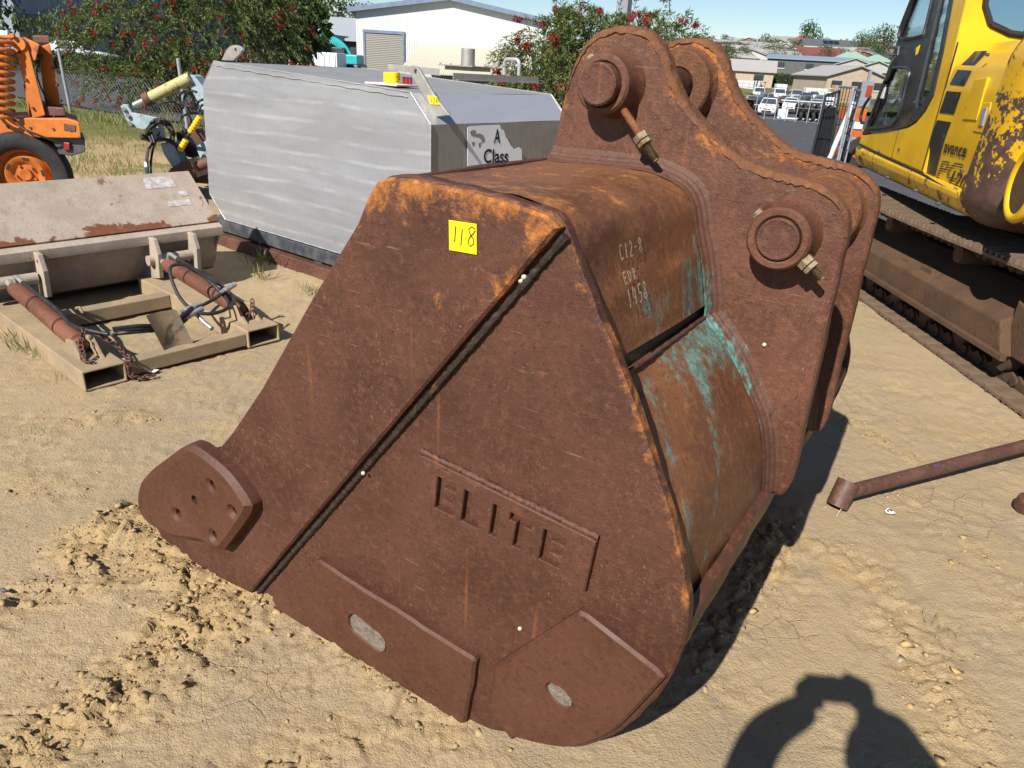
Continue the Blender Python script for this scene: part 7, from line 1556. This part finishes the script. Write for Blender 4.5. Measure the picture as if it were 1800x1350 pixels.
# trees of the hillside
tl_ = [(1225, 78, 7, ('round', 'leaf_dark'), 'small dark tree left on the skyline above the ear'), (1236, 78, 6, ('round', 'leaf_mid'), 'small tree next to it on the skyline above the ear'), (1272, 78, 9, ('round', 'leaf_dark'), 'dark round tree on the skyline left of the white houses'), (1285, 80, 7, ('wide', 'leaf_dark'), 'low dark shrub tree beside the skyline round tree'), (1343, 98, 13, ('round', 'leaf_mid'), 'large grey-green tree in front of the hillside houses'), (1306, 102, 8, ('round', 'leaf_dark'), 'dark green tree above the tan shed roof'), (1330, 104, 8, ('wide', 'leaf_olive'), 'bare olive tree above the tan shed'), (1366, 80, 8, ('round', 'leaf_light'), 'bright green round tree on the skyline left of the orange roof'), (1376, 80, 7, ('round', 'leaf_mid'), 'dull green tree next to the bright green one'), (1418, 96, 22, ('round', 'leaf_dark'), 'big dark tree beside the orange roof'), (1417, 78, 20, ('tall', 'leaf_dark'), 'tall palm-like tree rising on the skyline by the orange roof'), (1398, 104, 11, ('round', 'leaf_olive'), 'olive tree below the orange roof'), (1392, 98, 9, ('round', 'leaf_mid'), 'green tree left of the big dark tree'), (1440, 100, 10, ('wide', 'leaf_mid'), 'spreading tree right of the big dark tree'), (1515, 106, 17, ('round', 'leaf_dark'), 'broad dark tree at the right end of the hill'), (1530, 108, 14, ('wide', 'leaf_olive'), 'olive bush mass beside the excavator cab'), (1548, 106, 21, ('round', 'leaf_mid'), 'tall green tree against the excavator cab'), (1540, 118, 12, ('round', 'leaf_dark'), 'dark shrub below the tree at the cab'), (1475, 120, 10, ('round', 'leaf_dark'), 'dark tree right of the red-roofed house'), (1460, 122, 8, ('wide', 'leaf_mid'), 'low green tree behind the red-roofed house'), (1498, 116, 10, ('wide', 'leaf_olive'), 'olive tree left of the broad dark tree'), (1530, 140, 7, ('round', 'leaf_light'), 'light green bush by the carport roof'), (1355, 118, 9, ('wide', 'leaf_olive'), 'brownish bare tree above the car yard'), (1400, 116, 9, ('wide', 'leaf_mid'), 'green shrub tree above the blue machinery'), (1375, 112, 7, ('round', 'leaf_olive'), 'small olive tree beside the carport house')]
for (x, y, h, key, lb) in tl_: tree(land_pt(x, y) - Vector((0, 0, .3)), h * .60, key, lb, 'trees on the hillside', wide=1.0)
rng = random.Random(4)
sky_x = list(range(1428, 1530, 8))
for i, x in enumerate(sky_x):
    p = on_y(x, 84 + (x - 1428) * .03, 430); h = 9 + rng.uniform(-2, 6); tree((p.x, 430, p.z - h * .75), h, ('pine', 'leaf_pine'), 'conifer %s in the skyline row right of the orange roof' % ['leftmost', 'second from left', 'third from left', 'fourth from left', 'fifth from left', 'sixth from left', 'in the middle', 'sixth from right', 'fifth from right', 'fourth from right', 'third from right', 'second from right', 'rightmost'][i], 'conifers on the right skyline')
# the rest of the hillside: smaller houses and trees between the ones above
rg = random.Random(17); cells = [(x + rg.uniform(-5, 5), y + rg.uniform(-3, 3)) for y in (88, 98, 109, 119) for x in range(1232, 1556, 17)]
hues = [('cream', 'brown'), ('white', 'grey'), ('tan', 'brown'), ('grey', 'pale'), ('white', 'green'), ('brick', 'grey'), ('cream', 'dark'), ('white', 'pale')]
places = ['above the tan shed', 'above the car yard', 'above the block shed', 'near the excavator cab']; rows = ['on the upper slope', 'on the middle slope', 'on the lower slope', 'at the slope foot']; cols = dict(cream='cream', white='white', tan='tan', grey='grey', brick='brick'); seen_ = {}
todo = []
for i, (x, y) in enumerate(cells):
    pl2 = places[min(3, int((x - 1225) / 85))]; rw2 = rows[0 if y < 93 else 1 if y < 104 else 2 if y < 114 else 3]
    if i % 5 in (0, 2, 3): wl_, rf_ = hues[i % 8]; todo.append(['%s house with %s roof %s %s' % (wl_, rf_, rw2, pl2), x, y, i, wl_, rf_])
    kd = ('round', 'wide', 'round', 'wide')[i % 4]; mt2 = ('leaf_mid', 'leaf_olive', 'leaf_dark', 'leaf_mid')[(i * 3) % 4]
    todo.append(['%s %s tree %s %s' % (('low', 'squat', 'small', 'bushy')[i % 4], dict(leaf_mid='grey-green', leaf_olive='olive', leaf_dark='dark green')[mt2], rw2, pl2), x, y, i, kd, mt2])
for lb in set(t[0] for t in todo):   # name look-alikes from left to right
    same = sorted([t for t in todo if t[0] == lb], key=lambda t: t[1])
    if len(same) > 1:
        for k, t in enumerate(same): t[0] = lb + ', ' + ('leftmost', 'second from left', 'third from left', 'fourth from left')[min(k, 3)]
for lb, x, y, i, a, b in todo:
    if 'house' in lb: hs(x, y, w=10 + i % 4, d=8, h=2.6, rh=1.7, wall=a, roof=b, kind=('hip', 'gable', 'front')[i % 3], turn=(i * 41 % 50) - 25, label=lb, nwin=3)
    else: tree(land_pt(x + 8, y + 3) - Vector((0, 0, .3)), 3.2 + (i * 7 % 5) * .7, (a, b), lb, 'trees on the hillside')
# hedge, pallets, crates, forklift, blue machinery in the yard below
HG = empty('long_hedge', land_pt(1362, 149), 0, 'clipped dark hedge between the tan shed and the block shed', 'hedge'); rng2 = np.random.default_rng(3); n = 2500; P_ = rng2.uniform(-1, 1, (n, 3)) * np.array([4.2, .8, 1.0]) + (0, 0, 1.0); V, F = leaf_quads(P_, rng2.normal(size=(n, 3)), .35, .22, rng2); link('foliage', mesh_np('foliage', V, F), M['leaf_dark'], HG)
mb = MB(); mb.box((0, 0, .9), (8.0, 1.3, 1.8)); mb.build('twigs', M['hedge_core'], HG)
M['wrap'] = pm('white_wrapped_goods', (.62, .62, .63), (.52, .52, .53), 3, .5, 0, .2, 20); M['timber'] = pm('raw_timber', (.42, .27, .13), (.33, .2, .1), 6, .8, 0, .3, 40)
def stack(x, y, w, d, h, nx_, nz_, mat, name, lb, cat, grp):
    rt = empty(name, land_pt(x, y), 0, lb, cat, grp)
    for i in range(nx_):
        for j in range(nz_): mb = MB(); mb.box((-w / 2 + w * (i + .5) / nx_, 0, h * (j + .5) / nz_), (w / nx_ * .95, d, h / nz_ * .92)); mb.build('pack', mat, rt, bev=.03)
stack(1312, 166, 4.6, 1.6, 2.1, 4, 4, M['wrap'], 'wrapped_stack', 'tall stack of white wrapped goods beside the red forklift', 'goods', 'stacked goods'); stack(1430, 174, 3.6, 1.5, 1.6, 4, 3, M['wrap'], 'wrapped_stack', 'white wrapped stack in front of the block shed', 'goods', 'stacked goods'); stack(1369, 170, 1.8, 1.4, 1.9, 2, 3, M['wrap'], 'wrapped_stack', 'small white pile in the middle of the yard', 'goods', 'stacked goods'); stack(1478, 182, 3.6, 1.6, 2.6, 3, 5, M['timber'], 'crate_stack', 'high stack of raw timber crates behind the mesh panels', 'crates', 'stacked goods')
FK = empty('forklift', land_pt(1334, 168), .4, 'small red forklift beside the white wrapped stack', 'forklift'); M['red_paint'] = pm('red_paint', (.35, .05, .02), None, 3, .45, 0, .05)
mb = MB(); mb.box((0, 0, .75), (2.0, 1.1, .9)); mb.build('body', M['red_paint'], FK, bev=.08)
for s_ in (-.35, .35): mb = MB(); mb.box((-1.1, s_, 1.4), (.12, .12, 2.6)); mb.build('mast', M['dark_plastic'], FK)
mb = MB(); mb.box((.1, 0, 2.1), (1.3, 1.0, .08)); mb.build('overhead_guard', M['dark_plastic'], FK)
for sx, sy in ((.5, .45), (.5, -.45), (-.5, .45), (-.5, -.45)): mb = MB(); mb.bar((sx, sy, 1.1), (sx, sy, 2.1), .07, .07, (0, 1, 0)); mb.build('guard_post', M['dark_plastic'], FK)
for sx in (-.65, .65):
    for sy in (-.5, .5): mb = MB(); mb.cyl((sx, sy - .12, .32), (sx, sy + .12, .32), .32, n=16); mb.build('wheel', M['tyre'], FK)
M['crane_blue'] = pm('blue_paint', (.05, .22, .52), None, 3, .45, 0, .05)
for i, (x, y) in enumerate(((1372, 127), (1380, 128))):
    rt = empty('lifting_hoist', land_pt(x, y), 0, ['left blue lifting hoist in front of the blue-grey shed', 'right blue lifting hoist in front of the blue-grey shed'][i], 'hoist', 'blue hoists'); mb = MB(); mb.bar((-.4, 0, 0), (-.2, 0, 3.4), .3, .3, (0, 1, 0)); mb.build('mast', M['crane_blue'], rt); mb = MB(); mb.bar((-.2, 0, 3.3), (1.6, 0, 3.9), .3, .3); mb.build('jib', M['crane_blue'], rt); mb = MB(); mb.box((.3, 0, .3), (2.2, 1.2, .6)); mb.build('base', M['crane_blue'], rt)
# mesh gates leaning together and the orange lift behind them, nearer
M['mesh_black'] = pm('black_steel_bar', (.02, .02, .022), (.03, .03, .032), 5, .5, .2, .1)
M['shade_cloth'] = pm('black_shade_cloth', (.02, .021, .024), (.03, .031, .034), 8, .8, 0, .3, 60)
M['lift_orange'] = pm('orange_lift_paint', (.55, .12, .02), (.42, .09, .02), 4, .5, 0, .1)
def panel(x0, y0, x1, y1, x2, y2, x3, y3, Y, label, rt_name='mesh_panel', cloth=False, nv=7, nh=3, depth=0.0):
    base = on_y(x0, y0, Y); rt = empty(rt_name, base, 0, label, 'fence panel', 'mesh panels by the excavator'); a, b, c, d = (on_y(x0, y0, Y) - base, on_y(x1, y1, Y + depth) - base, on_y(x2, y2, Y + depth) - base, on_y(x3, y3, Y) - base)
    mb = MB()
    for p, q in ((a, b), (b, c), (c, d), (d, a)): mb.tube([p, q], .022, 6)
    mb.build('frame', M['galv'] if not cloth else M['mesh_black'], rt)
    for i in range(1, nv): mb = MB(); mb.tube([a.lerp(b, i / nv), d.lerp(c, i / nv)], .009, 4); mb.build('upright', M['mesh_black'], rt)
    for i in range(1, nh): mb = MB(); mb.tube([a.lerp(d, i / nh), b.lerp(c, i / nh)], .009, 4); mb.build('cross_bar', M['mesh_black'], rt)
    if cloth:
        t = Vector((0, .02, 0)); mb = MB(); a2, b2_, c2, d2 = [p + t for p in (a, b, b.lerp(c, .78), a.lerp(d, .78))]; mb.hexa([a2, b2_, c2, d2, a2 + t, b2_ + t, c2 + t, d2 + t]); mb.build('shade_cloth', M['shade_cloth'], rt)
    return rt
panel(1426, 276, 1455, 284, 1476, 160, 1452, 168, 14.5, 'black cloth-covered mesh panel leaning by the excavator', cloth=True, nv=4, depth=.4)
panel(1447, 280, 1474, 286, 1505, 155, 1473, 152, 15.2, 'tall wire mesh panel with dark uprights behind the cloth-covered one', nv=6, nh=4, depth=.5)
panel(1472, 282, 1484, 288, 1512, 160, 1500, 156, 13.8, 'narrow galvanised gate frame nearest the excavator cab', nv=2, nh=5, depth=.6)
PB = empty('plastic_sheet_roll', on_y(1458, 278, 14.9), 0, 'pale roll standing between the mesh panels', 'roll'); PB.location.z = max(-.2, PB.location.z); mb = MB(); mb.cyl((0, 0, 0), (.22, 0, 1.05), .05, n=14); mb.build('roll', M['wrap'], PB, smooth=40)
OL = empty('orange_lift', on_y(1498, 285, 16), 0, 'orange lift machine half hidden behind the excavator cab', 'lift'); c0 = Vector(OL.location)
def lp(x, y): return on_y(x, y, 16) - c0
def lbox(nm, x0, y0, x1, y1, d0, d1, mat): a, b = lp(x0, y1), lp(x1, y0); mb = MB(); mb.box(((a.x + b.x) / 2, (d0 + d1) / 2, (a.z + b.z) / 2), (abs(b.x - a.x), d1 - d0, abs(b.z - a.z))); return mb.build(nm, mat, OL, bev=.02)
lbox('upper_body', 1497, 192, 1526, 214, 0, .8, M['lift_orange']); lbox('mid_body', 1494, 228, 1522, 244, 0, .8, M['lift_orange']); lbox('lower_body', 1489, 250, 1522, 284, .05, .8, M['lift_orange']); lbox('label_plate', 1499, 215, 1518, 227, -.03, .5, M['white_paint']); lbox('step', 1490, 243, 1520, 250, -.05, .7, M['galv'])
a = lp(1505, 268); mb = MB(); mb.lathe([(.1, -.1), (.28, -.1), (.32, 0), (.28, .1)], Vector((a.x, .0, a.z)), (.3, 1, 0), 20); mb.build('wheel', M['tyre'], OL, smooth=40)
GS = empty('site_sign', on_y(1522, 165, 30), 0, 'grey and red sign board beside the excavator cab', 'sign'); mb = MB(); mb.box((0, 0, .0), (.45, .06, .9)); mb.build('board', M['galv'], GS); mb = MB(); mb.box((.08, -.04, .1), (.22, .02, .4)); mb.build('red_panel', M['red_paint'], GS)
mb = MB(); mb.bar((0, .06, -4), (0, .06, .8), .1, .1, (0, 1, 0)); mb.build('post', M['galv'], GS)

# ------------------------------------------------------------------ small things near the camera
PP = empty('steel_pipe', on_z(1478, 893), 0, 'long rusty steel pipe with a short cross sleeve lying on the ground at right', 'pipe'); pp0 = Vector(PP.location)
M['pipe'] = rust('brown_pipe', (.075, .034, .026), (.11, .05, .036), (.16, .08, .055), o_base=-.15, pale_amt=.3, bump=.3, rough=.55)
far = hit(1830, 776, pp0 + Vector((1.1, .66, 0)), Vector((.5, .8, 0)).normalized()) - pp0
s0 = Vector((.01, .02, .062)); mb = MB(); dirp = (far - s0).normalized(); mb.cyl(s0, s0 + dirp * 1.6, .030, n=24); mb.build('tube', M['pipe'], PP, smooth=40)
ax = Vector((.34, .30, .88)).normalized(); mb = MB(); mb.lathe([(.030, -.052), (.043, -.056), (.044, .055), (.030, .056), (.030, -.05)], s0 + Vector((-.012, -.008, .0)), ax, 24); mb.build('sleeve', M['pipe'], PP, smooth=35)
M['tie'] = pm('pale_cable_tie', (.5, .5, .48), None, 10, .5, 0, 0)
mb = MB(); mb.tube(catmull([tuple(s0 + Vector((.0, -.03, -.03))), tuple(s0 + Vector((-.03, -.06, -.045))), tuple(s0 + Vector((-.055, -.09, -.058)))], 5), .0022, 5); mb.build('cable_tie', M['tie'], PP)
mb = MB(); q = s0 + dirp * .52; sdv = dirp.cross(Vector((0, 0, 1))).normalized(); pts = [q + dirp * (.05 * i / 12) + (sdv * math.cos(1.0 + .9 * (i / 12) ** 2) + Vector((0, 0, 1)) * math.sin(1.0 + .9 * (i / 12) ** 2)).normalized() * .0308 for i in range(13)]; mb.tube(pts, .0022, 4); M['blue_mark'] = pm('blue_marker', (.03, .06, .35), None, 10, .6, 0, 0); mb.build('paint_mark', M['blue_mark'], PP)
RG = empty('pipe_coupling', on_z(1806, 898), 0, 'rusty round coupling at the right edge of the picture', 'coupling'); mb = MB(); mb.lathe([(.03, 0), (.055, .0), (.06, .01), (.06, .05), (.03, .055), (.03, 0)], (0, 0, .0), (.1, -.2, 1), 28); mb.build('ring', M['pipe'], RG, smooth=35); mb = MB(); mb.cyl((.02, .03, .03), (.6, .35, .10), .028, n=18); mb.build('tail_pipe', M['pipe'], RG, smooth=40)
PS = empty('paper_scrap', on_z(1562, 902) + Vector((0, 0, .006)), .3, 'torn white paper scrap with a dark printed curve by the pipe', 'paper'); mb = MB(); V = [(-.022, -.008, .002), (.0, -.016, .0), (.016, -.02, .006), (.02, .004, .002), (.006, .016, .008), (-.014, .008, .003)]; mb.add(V, [(0, 1, 5), (1, 2, 3), (1, 3, 5), (3, 4, 5)]); mb.build('sheet', M['paper'], PS, fix=False)
mb = MB(); mb.tube([(.0 + .009 * math.cos(t), -.002 + .008 * math.sin(t), .0072) for t in np.linspace(-.4, 3.6, 12)], .0022, 4); mb.build('print', M['ink'], PS)
for i, (x, y, lb) in enumerate(((262, 655, 'pale paper scrap beside the left fork pocket'), (372, 622, 'pale paper scrap under the front bar of the loader frame'))):
    o = empty('paper_scrap', on_z(x, y) + Vector((0, 0, .008)), i, lb, 'paper', 'paper scraps by the loader frame'); mb = MB(); mb.add([(-.05, -.015, 0), (.04, -.02, .004), (.05, .012, .008), (-.02, .02, .003)], [(0, 1, 2, 3)]); mb.build('sheet', M['paper'], o, fix=False)
M['stone_dark'] = pm('dark_stone', (.10, .11, .13), None, 12, .8, 0, .4, 60); M['stone_pale'] = pm('ochre_stone', (.46, .31, .13), (.4, .27, .12), 14, .9, 0, .4, 60)
for i, (x, y, s_, mt, lb) in enumerate(((8, 1040, .02, 'stone_dark', 'small dark grey stone at the left edge of the ground'), (1682, 1183, .028, 'stone_pale', 'flat ochre stone on the ground at lower right'), (1592, 1137, .03, 'stone_pale', 'pale knobbly stone right of the photographer shadow'), (1325, 1078, .022, 'stone_pale', 'pale stone near the edge of the bucket shadow'))):
    V, F = rock_shapes(2, 1, 50 + i)[0]; me = mesh_np('stone', V * s_, F); o = link('stone', me, M[mt], None, on_z(x, y) + Vector((0, 0, s_ * .3))); tag(o, lb, 'stone')
# weeds and grass tufts
rng = np.random.default_rng(21); GP = []; GD = []; GL = []
def tuft(p, n, h, sp):
    q = np.array(p)[None] + np.c_[rng.normal(size=(n, 2)) * sp, np.zeros(n)]; GP.append(q); GD.append(np.c_[rng.normal(size=(n, 2)) * .45, np.ones(n)]); GL.append(h * rng.uniform(.45, 1.1, n))
for x, y, n, h in ((20, 600, 26, .10), (40, 615, 30, .11), (60, 628, 26, .10), (95, 672, 18, .06), (455, 470, 40, .18), (458, 492, 30, .14), (548, 520, 30, .10), (540, 512, 16, .09), (243, 540, 26, .06), (170, 560, 12, .05), (370, 590, 12, .04), (62, 765, 14, .05), (80, 780, 10, .04), (585, 1112, 9, .03), (690, 1190, 6, .025), (1640, 1098, 12, .045), (1655, 1105, 10, .04), (620, 1140, 5, .02), (500, 1165, 6, .025), (445, 1235, 6, .03), (300, 1050, 6, .03), (85, 1020, 6, .03), (350, 470, 12, .06), (480, 1010, 5, .02)): tuft(on_z(x, y), n, h, .02 + h * .12)
for k in range(300):
    x, y = rng.uniform(100, 380), rng.uniform(196, 312); p = on_z(x, y)
    if fbm(np.array([p.x * .9]), np.array([p.y * .9]), 2, 5)[0] > .44 or y < 218: tuft((p.x, p.y, -.02), 13, .20 if y < 222 else .14, .12)
for k in range(160):
    t = rng.uniform(0, 1); p = fa.lerp(fb, t); tuft((p.x + rng.normal() * .2, p.y + rng.normal() * .25, -.02), 14, .24, .14)
GP = np.concatenate(GP); GD = np.concatenate(GD); GL = np.concatenate(GL); V, F = leaf_quads(GP, GD, GL, np.clip(GL * .06, .0022, .012), rng); tag(link('grass', mesh_np('grass', V, F), M['grass']), 'sparse green and straw grass tufts on the sandy yard', 'grass', kind='stuff')
# ------------------------------------------------------------------ the photographer, whose shadow falls on the ground at lower right
M['skin'] = pm('skin', (.48, .30, .22), (.42, .25, .18), 8, .55, 0, .1, 80); M['shirt'] = pm('work_shirt', (.10, .12, .18), (.08, .10, .15), 6, .85, 0, .3, 60); M['trousers'] = pm('work_trousers', (.06, .065, .075), None, 6, .85, 0, .3, 60); M['boot'] = pm('boot_leather', (.08, .05, .03), None, 8, .6, 0, .2, 60); M['hair'] = pm('brown_hair', (.05, .035, .025), None, 20, .7, 0, .4, 90)
PN = empty('person', (.07, -.35, 0), 0, 'person in a dark shirt holding up a phone, behind the camera', 'person'); pn = Vector(PN.location)
def skin_body(name, verts, edges, radii, mat, parent, sub=2, root=0):
    me = bpy.data.meshes.new(name); me.from_pydata([tuple(v) for v in verts], edges, []); o = link(name, me, mat, parent)
    m = o.modifiers.new('skin', 'SKIN'); m.use_smooth_shade = True
    for i, r in enumerate(radii): sv = me.skin_vertices[0].data[i]; sv.radius = (r, r) if not isinstance(r, tuple) else r; sv.use_root = i == root
    s_ = o.modifiers.new('sub', 'SUBSURF'); s_.levels = sub; s_.render_levels = sub; return o
WR_, WL_ = Vector((.045, .262, 1.585)), Vector((-.092, .262, 1.60))
v = [(0, 0, .95), (0, .0, 1.15), (0, .01, 1.36), (0, .02, 1.47), (0, .04, 1.55), (0, .06, 1.64), (0, .05, 1.73),
     (.19, .02, 1.42), (.29, .17, 1.30), (.185, .28, 1.45), tuple(WR_), (-.19, .02, 1.42), (-.265, .17, 1.30), (-.20, .28, 1.47), tuple(WL_),
     (.10, 0, .90), (.12, .03, .50), (.12, .0, .09), (.13, .14, .04), (-.10, 0, .90), (-.12, .03, .50), (-.12, .0, .09), (-.13, .14, .04)]
e = [(0, 1), (1, 2), (2, 3), (3, 4), (4, 5), (5, 6), (2, 7), (7, 8), (8, 9), (9, 10), (2, 11), (11, 12), (12, 13), (13, 14), (0, 15), (15, 16), (16, 17), (17, 18), (0, 19), (19, 20), (20, 21), (21, 22)]
r = [(.17, .12), (.16, .11), (.17, .11), .06, .055, (.075, .092), .07, .072, .066, .060, .046, .072, .066, .060, .046, .085, .06, .045, .045, .085, .06, .045, .045]
skin_body('body', v, e, r, M['shirt'], PN)
mb = MB(); mb.lathe([(.001, .125), (.05, .115), (.085, .07), (.098, .0), (.092, -.05), (.085, -.06)], (0, .04, 1.66), (0, -.15, 1), 20); mb.build('hair', M['hair'], PN, smooth=60)
for s_, w0 in ((1, WR_), (-1, WL_)):
    d = Vector((-s_ * (.5 if s_ > 0 else .85), .02, .83 if s_ > 0 else .5)).normalized(); inw = Vector((-s_, 0, 0)); pal = w0 + d * .05
    w0 = w0 + Vector((s_ * .035, .045, -.03)); pal = w0 + d * .05; fv = [w0, pal, w0 + d * .078]; fe = [(0, 1), (1, 2)]; fr_ = [.040, .052, .042]
    for k in range(4):   # fingers wrap behind the phone's end
        b_ = fv[2] + Vector((0, .006, .026 - .017 * k)); m_ = b_ + inw * .026 + Vector((0, .004, .012)); t_ = m_ + inw * .020 + Vector((0, -.010, .0)); i0 = len(fv); fv += [b_, m_, t_]; fe += [(2, i0), (i0, i0 + 1), (i0 + 1, i0 + 2)]; fr_ += [.0095, .0088, .0075 if k < 3 else .0065]
    th = pal + Vector((inw.x * .012, -.028, .004)); i0 = len(fv); fv += [th, th + inw * .024 + Vector((0, -.004, .018))]; fe += [(1, i0), (i0, i0 + 1)]; fr_ += [.012, .0095]
    skin_body('hand', fv, fe, fr_, M['skin'], PN)
PH = empty('phone', (.045, -.030, 1.600), 0, 'dark phone held up in landscape by the person behind the camera', 'phone'); PH.rotation_euler = (-PITCH, ROLL, 0); mb = MB(); mb.box((0, 0, 0), (.16, .008, .077)); mb.build('case', M['dark_plastic'], PH, bev=.003)
mb = MB(); mb.cyl((-.045, .004, 0), (-.045, .0065, 0), .008, n=16); mb.build('lens_ring', M['zinc'], PH)
